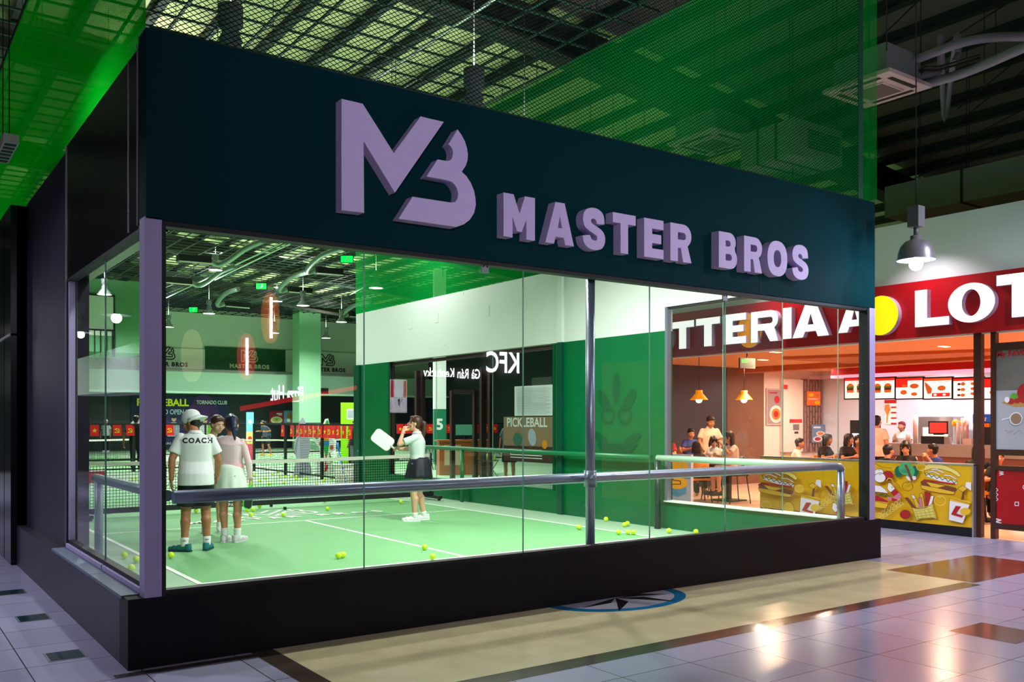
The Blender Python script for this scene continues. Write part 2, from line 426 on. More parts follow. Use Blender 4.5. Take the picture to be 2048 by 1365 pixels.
# frames
b = MB().use(m_rub).box(.2, 8.12, .02, .10, .455, .49); b.box(.2, 8.12, .01, .11, 2.88, 2.93); b.box(.208, .235, .0, .11, .455, 2.9); b.box(8.06, 8.10, .0, .11, .455, 2.9)
struct('trim_1', b, None)
b = MB().use(m_rub).box(.12, .18, .14, 2.86, .50, .53); b.box(.11, .19, .14, 2.86, 2.86, 2.9)
b.use(m_post).box(.10, .125, .14, 1.3, .465, .50); b.box(.10, .125, 1.33, 2.84, .465, .50); b.box(.125, .175, 2.81, 2.86, .5, 2.88)
struct('trim_2', b, None)
struct('trim_3', MB().box(.10, .21, .0, .13, .455, 2.925), m_post)
struct('trim_4', MB().box(8.105, 8.215, .0, .13, .455, 2.925), m_post)
b = MB().use(m_rub).box(XR + .02, XR + .08, .2, 3.53, 3.27, 3.33); b.use(m_steel).box(XR, XR + .08, 3.48, 3.53, .42, 3.3)
struct('trim_5', b, None)
b = MB().use(mat('dark brown frame', (58, 34, 34), .4))
for yy in (6.2, 12.25): b.box(XR + .06, XR + .12, yy, yy + .05, WZ0, WZ1)
b.box(XR + .06, XR + .12, 6.2, 12.3, 2.86, 2.93)
struct('trim_6', b, None)

# --- netting over the walls, on cables up to the ceiling net
n_front = net_mat('front net', (10, 34, 30), .056, .2, (0, 2), squash=.62)
n_green = net_mat('green net', (14, 190, 80), .016, .34, (1, 2), translucent=.55, squash=.7)
n_greenl = net_mat('green net side', (0, 158, 24), .022, .76, (1, 2), translucent=.6, squash=.7)
def sheet(m, pts): return MB().use(m).add(pts, [(0, 1, 2, 3)])
o = sheet(n_front, [(.14, .04, 4.15), (8.03, .04, 4.15), (8.03, .04, ZN), (.14, .04, ZN)]).build('safety_net', None, None,
    label='black diamond mesh net hanging above the dark green sign fascia', cat='net')
b = MB().use(mat('net hem', (12, 90, 60), .7)).box(7.94, 8.03, .036, .044, 4.15, ZN); b.build('hem', None, o)
MB().use(m_gridc).tube([(.14, .04, 4.17), (8.03, .04, 4.17)], .008, 6).build('cable', None, o)
o = sheet(n_green, [(XR, .05, 4.2), (XR, 14.0, 4.2), (XR, 14.0, ZN - .05), (XR, .05, ZN - .05)]).build('safety_net', None, None,
    label='dense green net above the white and green inner side wall', cat='net')
MB().use(m_gridc).tube([(XR, .05, ZN - .06), (XR, 14.0, ZN - .06)], .02, 6).build('cable', None, o)
bb = MB().use(n_greenl); n = 24
vs = []
for i in range(n + 1):
    y = .05 + (20 - .05) * i / n
    for zz, off in ((4.05, 0), (4.9, .02 * sin(i * 1.7)), (5.7, .04 * sin(i * 1.3)), (6.35, .0)):
        vs.append((.12 + off, y, zz if y > .3 or zz < 6 else ZN))
o = bb.add(vs, [(4 * i + j, 4 * i + 4 + j, 4 * i + 5 + j, 4 * i + 1 + j) for i in range(n) for j in range(3)]).build('safety_net', None, None,
    label='bright green dense net hanging over the black side wall of the court', cat='net')
MB().use(m_gridc).tube([(.12, .05, 6.36), (.12, 20, 6.36)], .02, 6).build('cable', None, o)

# --- ceiling net: square cords under the roof
b = MB().use(m_gridc)
x = .7
while x < XR: b.obox((x, .0, ZN), (x, 46, ZN), .042, .03); x += .6
x = XR + .3
while x < 24: b.obox((x, 14, ZN), (x, 46, ZN), .05, .03); x += .6
y = .35
while y < 46: b.obox((.1, y, ZN), (XR if y < 14 else 24, y, ZN), (.036 if y < 12 else .045), .03); y += .55
o = b.build('ceiling_net', None, None, label='square cord net stretched flat below the roof of the court hall', cat='net')
MB().use(mat('white cable', (190, 205, 195), .5, emit=0)).obox((6.05, 0, ZN - .03), (6.05, 14, ZN - .03), .03, .03).build('cable', None, o)

# --- roof: sheeting, purlins, rafters
def RZ(x): return 10.35 - .098 * x
b = MB().use(m_roof)
def rq(x0, x1, y0, y1): b.add([(x0, y0, RZ(x0)), (x1, y0, RZ(x1)), (x1, y1, RZ(x1)), (x0, y1, RZ(x0))], [(0, 1, 2, 3)])
rq(-1.2, 9.2, -2, 48); rq(9.2, 36, 7.35, 48)
b.use(mat('dark roof lining', (120, 108, 110), .8, noise=.2, nscale=.8)); rq(9.2, 36, -18, 7.35); rq(-16, 9.2, -18, -2); rq(-16, -1.2, -2, 48)  # outer roof coloured darker to stand in for its lack of light
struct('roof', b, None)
b = MB().use(m_purl); x = -15.4
while x < 36:
    b.box(x, x + .17, -18, 48, RZ(x) - .24, RZ(x) - .22); b.box(x + .07, x + .10, -18, 48, RZ(x) - .22, RZ(x)); x += 1.1
struct('roof_beams', b, None)
b = MB().use(mat('rafter steel', (50, 52, 44), .7))
for y in (-8, 7.35, 15.5, 24, 32, 40):
    for (w_, d0, d1) in ((.5, .98, .90), (.05, .90, .4), (.5, .4, .32)):
        b.prism([(-16, y - w_ / 2, RZ(-16) - d0), (36, y - w_ / 2, RZ(36) - d0), (36, y - w_ / 2, RZ(36) - d1), (-16, y - w_ / 2, RZ(-16) - d1)], (0, w_, 0))
struct('roof_rafters', b, None)
b = MB().use(mat('dark rod', (30, 32, 32), .6))
for i in range(90):
    x = random.uniform(.5, 24); y = random.uniform(-3, 14)
    if x < 9: z0 = ZN
    else: z0 = random.choice((5.2, 6.0, 6.6, 7.0))
    b.box(x, x + .010, y, y + .010, z0, RZ(x) - .3)
for i in range(14):
    x = 9.5 + 1.6 * i * .7; b.obox((x, -2 + (i % 3), RZ(x) - .35), (x + 3.5, 4 + (i % 4), RZ(x + 3.5) - .4), .02, .02)
struct('roof_hanger_rods', b, None)
# --- outer envelope of the mall
struct('wall_back', MB().box(-16, 36, -18.3, -18, 0, 12), mat('mall rear wall', (70, 66, 76), .8))
struct('wall_side', MB().box(-16.3, -16, -18, 48, 0, 12), m_dark)
# --- far end of the hall
b = MB().use(m_far).box(-1, 30, YF, YF + .3, 3.15, 7.95); b.use(mat('dark shopfront', None)).box(-1, 30, YF, YF + .3, 0, 3.15)
b.use(mat('bulkhead pale', (160, 200, 172), .8)).box(-1, 30, YF - 1.6, YF, 3.15, 4.3); b.box(-1, 30, YF - 2.6, YF - 1.6, 3.1, 3.2)
struct('wall_far', b, None)
b = MB().use(mat('column pale', (150, 205, 165), .8)).box(18.6, 19.9, 42.6, 43.6, 0, 8.3)
struct('trim_7', b, None)
struct('wall_hall_right', MB().box(29, 29.3, 14, 48, 0, 9), m_dark)
b = MB().use(mat('mezz green', (96, 152, 108), .8)).box(4.0, 8.7, 36, 40, 4.6, 7.75)
b.use(m_white).box(4.0, 7.4, 35.95, 36, 5.3, 7.0)
b.use(m_rub).box(4, 7.45, 35.93, 35.97, 7.0, 7.08); b.box(7.38, 7.45, 35.93, 35.97, 4.4, 7.05); b.box(4, 7.45, 35.9, 35.96, 5.5, 5.57)
xx = 4.2
while xx < 7.4: b.box(xx, xx + .04, 35.9, 35.95, 4.4, 5.5); xx += .24
struct('wall_mezzanine', b, None)

# faint reflection of a lotus logo, painted darker on the green wall
a = Art((XR - .002, 0, 0), (0, -1, 0), (0, 0, 1), .0008, n=(-1, 0, 0)); m_refl = mat('emblem green', (0, 86, 50), .3, spec=.3)
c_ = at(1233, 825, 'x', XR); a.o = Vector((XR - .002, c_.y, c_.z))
a.ell(0, .38, .09, .24, m_refl)
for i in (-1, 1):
    a.ell(i * .30, .18, .10, .22, m_refl, rot=i * -.7); a.ring(i * .2, -.05, .14, .12, .05, m_refl); a.ell(i * .38, -.42, .2, .07, m_refl, rot=i * .4)
a.poly([(-.5, -.5), (.5, -.5), (.3, -.66), (-.3, -.66)], m_refl); a.build('wall_right_emblem', None, kind='structure')

# ================================================================== FACADE SIGN, LAMPS, DUCTS
def outline_mesh(contours, depth, bevel=.003):
    """flat outlines (with holes) given a real thickness; returns verts, faces (x, y plane, z up to depth)"""
    cu = bpy.data.curves.new('c', 'CURVE'); cu.dimensions = '2D'; cu.fill_mode = 'BOTH'; cu.extrude = depth / 2; cu.bevel_depth = bevel
    for c in contours:
        sp = cu.splines.new('POLY'); sp.points.add(len(c) - 1)
        for i, p in enumerate(c): sp.points[i].co = (p[0], p[1], 0, 1)
        sp.use_cyclic_u = True
    o = bpy.data.objects.new('c', cu); COL.objects.link(o)
    me = bpy.data.meshes.new_from_object(o.evaluated_get(bpy.context.evaluated_depsgraph_get()))
    vs = [(v.co.x, v.co.y, v.co.z + depth / 2) for v in me.vertices]; fs = [list(p.vertices) for p in me.polygons]
    bpy.data.objects.remove(o); bpy.data.curves.remove(cu); bpy.data.meshes.remove(me)
    return vs, fs
def arc(cx, cy, rx, ry, a0, a1, n=14):
    return [(cx + rx * cos(radians(a0 + (a1 - a0) * i / n)), cy + ry * sin(radians(a0 + (a1 - a0) * i / n))) for i in range(n + 1)]
def smooth_pts(p, k=6, closed=False):
    out = []; n = len(p)
    for i in range(n - 1):
        p0, p1, p2, p3 = p[max(i - 1, 0)], p[i], p[i + 1], p[min(i + 2, n - 1)]
        for j in range(k):
            t = j / k
            out.append(tuple(.5 * (2 * p1[d] + (p2[d] - p0[d]) * t + (2 * p0[d] - 5 * p1[d] + 4 * p2[d] - p3[d]) * t * t + (3 * p1[d] - p0[d] - 3 * p2[d] + p3[d]) * t ** 3) for d in range(len(p1))))
    return out + [tuple(p[-1])]
def stroke(pts, wd):
    L, R_ = [], []
    for i, p in enumerate(pts):
        a, b2 = pts[max(i - 1, 0)], pts[min(i + 1, len(pts) - 1)]; dx, dy = b2[0] - a[0], b2[1] - a[1]; h = math.hypot(dx, dy)
        L.append((p[0] - dy / h * wd / 2, p[1] + dx / h * wd / 2)); R_.append((p[0] + dy / h * wd / 2, p[1] - dx / h * wd / 2))
    return L + R_[::-1]
def glyph(ch, wd, h):
    s = .27 * h if ch != 'O' else .27 * h; s = min(s, wd * .36)
    X = lambda pts: [(x * wd, y * h) for x, y in pts]
    if ch == 'M': return [X([(0, 0), (0, 1), (.31, 1), (.5, .56), (.69, 1), (1, 1), (1, 0), (.73, 0), (.73, .5), (.57, .16), (.43, .16), (.27, .5), (.27, 0)])]
    if ch == 'A': return [X([(0, 0), (.35, 1), (.67, 1), (1, 0), (.70, 0), (.645, .17), (.35, .17), (.29, 0)]), X([(.42, .38), (.505, .72), (.585, .38)])]
    if ch == 'T': return [X([(0, 1), (1, 1), (1, .76), (.66, .76), (.66, 0), (.34, 0), (.34, .76), (0, .76)])]
    if ch == 'E': return [X([(0, 0), (0, 1), (1, 1), (1, .77), (.4, .77), (.4, .61), (.88, .61), (.88, .39), (.4, .39), (.4, .23), (1, .23), (1, 0)])]
    if ch == 'L': return [X([(0, 0), (0, 1), (.36, 1), (.36, .22), (1, .22), (1, 0)])]
    if ch == 'I': return [X([(0, 0), (0, 1), (1, 1), (1, 0)])]
    if ch == 'K': return [X([(0, 0), (0, 1), (.32, 1), (.32, .62), (.64, 1), (1, 1), (.6, .55), (1, 0), (.63, 0), (.38, .38), (.32, .3), (.32, 0)])]
    if ch == 'F': return [X([(0, 0), (0, 1), (1, 1), (1, .78), (.4, .78), (.4, .6), (.85, .6), (.85, .38), (.4, .38), (.4, 0)])]
    if ch == 'O':
        se = lambda rx, ry: [(wd / 2 + rx * (abs(cos(t)) ** .85) * (1 if cos(t) > 0 else -1), h / 2 + ry * (abs(sin(t)) ** .85) * (1 if sin(t) > 0 else -1)) for t in [2 * pi * i / 40 for i in range(40)]]
        return [se(wd / 2, h / 2 * 1.03), se(wd / 2 - s, h / 2 - s * .9)]
    if ch == 'R':
        r = .30 * h
        return [[(0, 0), (0, h)] + [(wd - r, h)] + arc(wd - r, h - r, r, r, 90, -60, 12) + [(wd, 0), (wd - s * 1.15, 0), (wd * .5, .37 * h), (s, .37 * h), (s, 0)],
                [(s, .58 * h), (s, .79 * h)] + arc(wd - r, h * .685, r * .32, .105 * h, 90, -90, 8)]
    if ch == 'B':
        r = .26 * h; r2 = .28 * h
        return [[(0, 0), (0, h)] + arc(wd - r - .02, h - r, r, r, 90, -35, 9) + arc(wd - r2, r2, r2, r2, 45, -90, 10),
                [(s, .61 * h), (s, .79 * h)] + arc(wd - r - .03, h * .70, r * .34, .09 * h, 90, -90, 6), [(s, .21 * h), (s, .41 * h)] + arc(wd - r2 - .01, h * .31, r2 * .36, .10 * h, 90, -90, 6)]
    if ch == 'S':
        c1 = smooth_pts([(.64, .64), (.60, .72), (.50, .76), (.40, .74), (.36, .69), (.40, .63), (.55, .585), (.80, .51), (.94, .42), (1.0, .29), (.96, .14), (.82, .03), (.55, -.02), (.28, .01), (.08, .11), (0, .29)], 4)
        c2 = smooth_pts([(.32, .33), (.38, .24), (.50, .205), (.62, .225), (.66, .28), (.63, .34), (.50, .385), (.26, .455), (.08, .55), (.02, .70), (.06, .86), (.20, .97), (.48, 1.02), (.74, .99), (.92, .88), (.97, .66)], 4)
        return [X(c1 + c2)]
    if ch == 'C':
        w2 = .26 * h; hw = w2 / 2
        return [stroke(arc(wd / 2, h / 2, wd / 2 - hw, h / 2 - hw, 42, 318, 24), w2)]
LOGO_M = [(107, 85), (295, 128), (580, 580), (825, 245), (1030, 293), (590, 930), (303, 460), (307, 1115), (107, 1093)]
LOGO_B = [(1160, 365)] + [(1195, 413), (1225, 470), (1243, 530), (1252, 590), (1248, 640), (1232, 690), (1195, 745)] + [(1240, 788), (1280, 850), (1308, 920), (1321, 990), (1323, 1050), (1308, 1120), (1270, 1180), (1215, 1222), (1150, 1245)] + \
         [(628, 1170), (752, 975), (1105, 1030), (1140, 1022), (1160, 995), (1168, 950), (1160, 905), (1137, 862), (1105, 833), (1060, 818), (880, 785), (980, 637), (1068, 650), (1095, 643), (1114, 618), (1121, 580), (1117, 545), (1103, 517), (1080, 495)]
YS = -.095
def logo_contours():
    res = []
    for c in (LOGO_M, LOGO_B):
        pts = [at(660 + x / 4.55, 180 + y / 4.55, 'y', YS) for x, y in c]; res.append([(p.x, p.z) for p in pts])
    return res
LC = logo_contours()
m_letter = mat('lilac letter', (205, 188, 228), .5, noise=.06, nscale=12, bump=.03)
def upright(vs, y_front, x0=0, z0=0):   # (x, y, depth) -> world, face towards -Y
    return [(x0 + x, y_front + (d_ if False else 0) - z + 0, z0 + y) for x, y, z in vs for d_ in (0,)]
t = thing('facade_sign', 'lilac raised monogram and wordmark on the dark green fascia above the glass front', 'sign', (LC[0][0][0], 0, 3.5))
def put(parent, name, contours, mt, depth=.095, y=0.0, x0=0, z0=0, bevel=.003, **kw):
    vs, fs = outline_mesh(contours, depth, bevel)
    loc = parent.location if parent else Vector((0, 0, 0))
    b = MB().use(mt).add([(x0 + a - loc.x, y - c - loc.y, z0 + bb - loc.z) for a, bb, c in vs], fs)
    return b.build(name, None, parent, **kw)
for c in LC: put(t, 'monogram', [c], m_letter)
zt = [at(1007.4, 386, 'y', YS).z, at(1006.7, 472, 'y', YS).z]
LETX = [('M', 85, 277, 50, 312), ('A', 345, 518, 110, 365), ('S', 575, 713, 145, 405), ('T', 763, 902, 170, 418), ('E', 957, 1075, 205, 448), ('R', 1120, 1248, 235, 475), ('B', 1420, 1532, 290, 515), ('R', 1577, 1687, 320, 548), ('O', 1722, 1843, 352, 570), ('S', 1875, 1975, 373, 582)]
zb_, zt_ = zt[1], zt[0]
for ch, xa, xb, *_ in LETX:
    x0 = at(980 + xa / 3.103, 480, 'y', YS).x; x1 = at(980 + xb / 3.103, 480, 'y', YS).x
    put(t, 'letter', glyph(ch, x1 - x0, zt_ - zb_), m_letter, x0=x0, z0=zb_)

# --- lamps
m_shade = mat('lamp shade grey', (150, 150, 156), .35, .4); m_shaded = mat('lamp housing', (110, 118, 118), .5)
m_bulb = mat('lamp glow', (255, 255, 255), emit=14, ec=(245, 248, 255)); m_inner = mat('lamp inner white', (245, 245, 245), .5)
m_glow = mat('lamp disc glow', (255, 255, 255), emit=9, ec=(240, 255, 245))
m_cord = mat('lamp cord', (22, 26, 24), .6)
def pendant(name, label, p, r, top, group=None, power=0, col=(1, 1, 1), kind='dome', lsize=None, spread=165):
    """p = centre of the shade's lower rim"""
    t = thing(name, label, 'lamp', p, 0, group)
    s = r / .23
    if kind == 'dome':
        prof = [(r, 0), (r * .98, .03 * s), (r * .93, .10 * s), (r * .80, .18 * s), (r * .58, .235 * s), (r * .34, .255 * s), (r * .30, .26 * s), (r * .30, .31 * s), (.02, .315 * s)]
        MB().use(m_shade).lathe((0, 0, 0), prof, 28).lathe((0, 0, 0), [(r * .985, .004)] + [(a * .95, h * .94) for a, h in prof[1:6]], 28).build('lamp_shade', None, t)
        MB().use(m_shaded).box(-.075 * s, .075 * s, -.075 * s, .075 * s, .42 * s, .68 * s).tube([(0, 0, .31 * s), (0, 0, .42 * s)], .03 * s, 8).build('ballast_box', None, t)
        MB().use(m_bulb).ball((0, 0, -.045 * s), .085 * s, 16).build('bulb', None, t)
        z1 = .68 * s
    else:
        prof = [(r, 0), (r * .9, .035 * s), (r * .5, .16 * s), (r * .36, .20 * s), (r * .42, .24 * s), (r * .30, .30 * s), (r * .30, .34 * s), (r * .44, .36 * s), (r * .44, .52 * s), (.01, .53 * s)]
        MB().use(m_shaded).lathe((0, 0, 0), prof, 20).build('lamp_shade', None, t)
        MB().use(m_glow).lathe((0, 0, .01), [(.001, 0), (r * .94, 0), (r * .93, .012), (.001, .013)], 20).build('diffuser', None, t)
        z1 = .53 * s
    MB().use(m_cord).tube([(0, 0, z1), (0, 0, top - p[2])], .007, 6).build('cord', None, t)
    if power:
        if kind != 'dome': disc_light('lamp_light', (0, 0, .56 * s), power * (.5 if kind == 'bay' else .22), r * 1.2, col, t, 170, (pi, 0, 0))
        disc_light('lamp_light', (0, 0, -.14 * s if kind == 'dome' else -.02), power, lsize or r * 1.6, col, t, spread)
    return t
WHT = (1.0, .97, 1.0); LAV = (.84, .84, 1.0)
p = at(1832, 521, 'y', -.6)
t0 = pendant('pendant_lamp', 'lit grey dome pendant lamp hanging just before the right end of the dark fascia', p, .2, RZ(8.2) - .3, None, 0)
l = bpy.data.lights.new('lamp_light', 'POINT'); l.energy = 30; l.color = (.55, .74, 1); l.shadow_soft_size = .05; o = bpy.data.objects.new('lamp_light', l); COL.objects.link(o); o.parent = t0; o.location = (0, 0, -.17)
for lab, px, py in (('cylindrical ceiling lamp seen through the net above the B of the monogram', 948, 247), ('cylindrical ceiling lamp seen through the net near the building corner', 461, 140)):
    p = at(px, py, 'z', 4.6)
    t = pendant('high_bay_lamp', lab, p, .24, RZ(p.x) - .3, 'high bay lamps over the near court', 80, (.97, 1, .95), 'bay', .24)
# further lamps of the same row and of the far half of this court, hidden by the fascia and the wall
for i, (x, y) in enumerate(((7.3, 10.2), (3.6, 9.6), (5.86, 3.7))):
    p = Vector((x, y, (5.9, 5.6, 4.5)[i]))
    pendant('high_bay_lamp', ['high bay lamp high above the net beside the right wall', 'high bay lamp high over the middle of the net', 'high bay lamp over the near half of the court behind the fascia'][i],
            p, .24, RZ(x) - .3, 'high bay lamps over the near court', 85 if i < 2 else 235, (.97, 1, .95), 'bay', .24)
FARL = [(418, 628, 'above the dark green board, nearest the white board'), (337, 655, 'just right of the corner post'), (606, 612, 'in front of the pale column'), (652, 677, 'right of the pale column, lowest of the hall lamps'),
        (549, 667, 'left of the pale column'), (683, 645, 'near the far end of the white side wall'), (752, 577, 'seen through the dense green side net'), (163, 621, 'before the white mezzanine panel'), (209, 590, 'left of the corner post before the green mezzanine')]
for px, py, lab in FARL:
    p = at(px, py, 'z', 6.05)
    pendant('pendant_lamp', 'bell lamp of the far hall ' + lab, p, .25, RZ(p.x) - .3 if p.x < 30 else 8, 'bell pendant lamps of the far hall', 420, (.96, 1, .95), 'bell', .5)
for x, y, lab in ((3.5, 14.5, 'over the back line of the near court'), (10, 16.5, 'over the gap behind the side wall'), (9, 27, 'over the middle hall'), (14, 34, 'over the far court'), (4.5, 27, 'over the left court')):  # further lamps added to even out the hall light
    pendant('pendant_lamp', 'dark bell pendant lamp ' + lab, Vector((x, y, 6.9 if y < 20 else 7.1)), .25, RZ(x) - .3, 'bell pendant lamps of the far hall', 480, (.96, 1, .95), 'bell', .5)
# lamps of the mall aisle in front, behind the photographer and down the left passage; the one by the black wall is added for light
for x, y, z, pw, lab in ((4.6, -5.2, 4.6, 50, 'over the aisle opposite the wordmark'), (-.2, -8.2, 4.8, 60, 'over the aisle behind the viewer'), (-2.6, 3.2, 4.2, 150, 'in the left passage beside the black wall'), (-1.57, 9.2, 3.28, 60, 'midway down the left passage'), (-2.2, 15.7, 3.56, 120, 'far down the left passage'), (8.9, -3.0, 5.0, 170, 'at the corridor mouth before the red sign')):
    pendant('pendant_lamp', 'grey dome pendant lamp ' + lab, Vector((x, y, z)), .222, RZ(x) - .3, 'dome pendant lamps of the mall aisle', pw, LAV)

# --- air conditioning
m_acw = mat('ac panel', (214, 196, 190), .5); m_acb = mat('ac body', (120, 130, 128), .6); m_pipe = mat('pipe lagging', (150, 146, 158), .8, bump=.6, nscale=20)
m_slot = mat('ac slot', (30, 26, 26), .6)
def cassette(label, c, s, pm=None, rz=0):
    t = thing('air_conditioner', label, 'air conditioner', c, rz)
    b = MB().use(m_acw).box(-s, s, -s, s, 0, .05); b.box(-s * .5, s * .5, -s * .5, s * .5, -.02, 0); b.build('panel', None, t)
    b = MB().use(m_slot)
    for sx, sy, ex, ey in ((0, .76, .6, .07), (0, -.76, .6, .07), (.76, 0, .07, .6), (-.76, 0, .07, .6)): b.box((sx - ex) * s, (sx + ex) * s, (sy - ey) * s, (sy + ey) * s, -.004, .01)
    b.use(mat('ac grille', (110, 96, 92), .7)).box(-s * .45, s * .45, -s * .45, s * .45, -.026, -.02); b.build('outlet', None, t)
    MB().use(m_acb).box(-s * .8, s * .8, -s * .8, s * .8, .05, .42).build('housing', None, t)
    for i in (-1, 1):
        for j in (-1, 1): MB().use(m_slot).tube([(i * s * .8, j * s * .8, .3), (i * s * .8, j * s * .8, 2.6)], .008, 5).build('hanger', None, t)
    return t
AZ = 5.9
pts = [at(1655, 188, 'z', AZ), at(1858, 173, 'z', AZ), at(1728, 219, 'z', AZ), at(1776, 143, 'z', AZ)]
c = sum(pts, Vector()) / 4; s_ = ((pts[2] - pts[1]).length + (pts[2] - pts[0]).length) / 4
cassette('pale square air conditioner hanging in the dark above the corridor', c, min(s_, .62), rz=0)
t = thing('lagged_pipe', 'grey lagged air conditioning pipes running from the cassette to the right', 'pipe', c)
def rel(L, o): return [Vector(p) - o for p in L]
pp = [at(1790, 137, 'z', 6.2), at(1850, 112, 'z', 6.25), at(1930, 84, 'z', 6.3), at(2000, 74, 'z', 6.3), at(2090, 74, 'z', 6.3), at(2200, 76, 'z', 6.3)]
MB().use(m_pipe).tube(rel(smooth_pts([tuple(p) for p in pp]), c), .055, 10).build('pipe', None, t)
pp = [at(1845, 170, 'z', 6.0), at(1930, 145, 'z', 6.0), at(2048, 95, 'z', 6.0), at(2150, 52, 'z', 6.0)]
MB().use(m_pipe).tube(rel(smooth_pts([tuple(p) for p in pp]), c), .06, 10).build('pipe', None, t)
pp = [at(1838, 152, 'z', 6.1), at(1870, 148, 'z', 6.1), at(1880, 135, 'z', 6.2), at(1882, 80, 'z', 6.5), at(1890, 240, 'z', 6.55), at(1912, 80, 'z', 6.5), at(1916, 105, 'z', 6.35), at(1908, 125, 'z', 6.2)]
MB().use(m_pipe).tube(rel(smooth_pts([tuple(p) for p in pp]), c), .04, 10).build('pipe', None, t)
for i in range(2):
    pp = [at(1836, 150 + i * 8, 'z', 6.1), at(1848, 135 + i * 6, 'z', 6.12), at(1880, 133 + i * 6, 'z', 6.12), at(1960, 110 + i * 6, 'z', 6.1)]
    MB().use(m_slot).tube(rel(smooth_pts([tuple(p) for p in pp]), c), .014, 6).build('cable', None, t)
p = at(1425, 288, 'z', 6.4)
cassette('square air conditioner seen through the green side net', p, .55)
p = at(12, 298, 'x', .0)
t = thing('air_vent', 'white slotted air vent panel at the left edge by the green net', 'vent', p)
b = MB().use(m_acw).box(-.08, .08, -.5, .5, -.05, .05).use(m_slot)
for i in range(6): b.box(-.06, .06, -.45 + i * .16, -.35 + i * .16, -.054, -.05)
b.build('panel', None, t); MB().use(m_cord).box(-.006, .006, -.3, -.288, .05, 4).box(-.006, .006, .3, .312, .05, 4).build('hanger', None, t)
# ducts
m_duct = mat('duct sheet', (150, 160, 150), .55, .1)
DZ = 6.0
def box_duct(label, x0, x1, y0, y1, z0, z1, vent=None):
    t = thing('air_duct', label, 'duct', (x0, y0, z0))
    MB().use(m_duct).box(0, x1 - x0, 0, y1 - y0, 0, z1 - z0).build('casing', None, t)
    for k in range(1, 3): MB().use(m_purl).box(-.012, x1 - x0 + .012, (y1 - y0) * k / 3 - .02, (y1 - y0) * k / 3 + .02, -.012, z1 - z0 + .012).build('seam', None, t)
    b = MB().use(m_slot)
    if vent:
        vy, vz, wv, hv = vent
        for k in range(7): b.box(vy, vy + wv, -.012, -.002, vz + hv * k / 7, vz + hv * (k + .55) / 7)
        b.build('grille', None, t)
    for i in (0, x1 - x0): MB().use(m_slot).tube([(i, .1, z1 - z0), (i, .1, RZ(x1) - z0 - .3)], .012, 5).build('hanger', None, t)
N_ = at(1590, 308, 'z', 5.6)
dy = at(1481, 330, 'x', N_.x).y; dx = at(1684, 330, 'y', N_.y).x
box_duct('large square sheet metal duct seen through the green side net', N_.x, dx, N_.y, dy, 5.6, 6.15, (.3, .15, .8, .3))
box_duct('pale wide duct hanging lower behind the square duct', N_.x + .6, dx + 1.5, N_.y + .4, dy + 2, 4.95, 5.25)
box_duct('long low duct in the dark above the corridor by the white wall', 13.5, 15.8, -1.0, 3.2, 5.25, 5.8)
box_duct('dark duct end hanging above the corridor behind the lamp', 17.8, 20.5, -3.0, 2.6, 5.6, 6.5)
# small flood lamp and stainless clamps under the fascia
m_ss = mat('stainless', (190, 198, 200), .25, .8)
for i, (px, py) in enumerate(((969, 534), (1449, 592))):
    p = at(px, py, 'y', .05)
    t = thing('glass_clamp', ['stainless glass clamp under the fascia below the letter M', 'stainless glass clamp under the fascia below the letter B'][i], 'clamp', p)
    MB().use(m_ss).box(-.035, .035, -.012, 0, -.05, .035).build('plate', None, t)
    MB().use(m_slot).ball((-.018, -.014, 0), .007, 8).build('bolt', None, t); MB().use(m_slot).ball((.018, -.014, 0), .007, 8).build('bolt', None, t)
p = at(1457, 588, 'y', .16)
t = thing('flood_lamp', 'small bright lamp tucked behind the glass top beside the clamp', 'lamp', p)
MB().use(m_shaded).lathe((0, 0, 0), [(.02, .06), (.05, .04), (.055, 0)], 14).build('lamp_shade', None, t); MB().use(m_bulb).ball((0, 0, 0), .04, 10).build('bulb', None, t)

t = thing('wall_flood_light', 'slim flood light fixed inside the fascia above the front glass', 'lamp', (6.6, .24, 3.9))  # hidden flood added to brighten the white side wall
MB().use(m_shaded).box(-.3, .3, -.04, .06, 0, .12).build('housing', None, t); MB().use(m_glow).box(-.28, .28, -.03, .05, -.012, 0).build('diffuser', None, t)
disc_light('lamp_light', (0, .02, -.03), 190, .5, (.97, 1, .95), t, 170, (radians(28), 0, 0))
# --- recessed floor lights in the left passage
m_flg = mat('floor light glass', (26, 52, 58), .08)
for i, y in enumerate((.655, 2.1, 3.45)):
    t = thing('floor_uplight', ['recessed rectangular floor light by the plinth corner, nearest of the three', 'recessed rectangular floor light, second along the black plinth', 'recessed rectangular floor light, farthest along the black plinth'][i], 'floor light', (-.26, y, 0), 0, 'recessed floor lights along the side plinth')
    b = MB().use(m_ss); b.box(-.12, .12, -.13, .13, 0, .004); b.build('frame', None, t)
    MB().use(m_flg).box(-.105, .105, -.115, .115, .004, .006).build('glass', None, t)
# --- hand rails inside the glass
def rail(label, pts, posts, r, mt, wall_end=None):
    t = thing('hand_rail', label, 'hand rail', (pts[0][0], pts[0][1], 0)); o = Vector((pts[0][0], pts[0][1], 0))
    MB().use(mt).tube(rel(pts, o), r, 14).build('rail', None, t)
    for q in posts: MB().use(mt).tube(rel([q, (q[0], q[1], 0)], o), r * .95, 12).build('post', None, t)
    return t
RZ1 = 1.075
def bend(p, q, k, r=.09):
    return [tuple(p)] + [tuple(Vector(p) + (Vector(q) - Vector(p)) * t_) for t_ in (.98,)]
rail('thick steel hand rail running along the inside of the front glass', [(.36, .30, RZ1), (4.0, .30, RZ1), (7.86, .30, RZ1), (7.95, .30, RZ1 - .01), (7.99, .30, RZ1 - .05)], [(7.99, .30, RZ1 - .02)], .047, m_steel)
t = thing('steel_post', 'round steel post standing behind the front glass between court and fascia', 'post', (4.03, .19, 0))
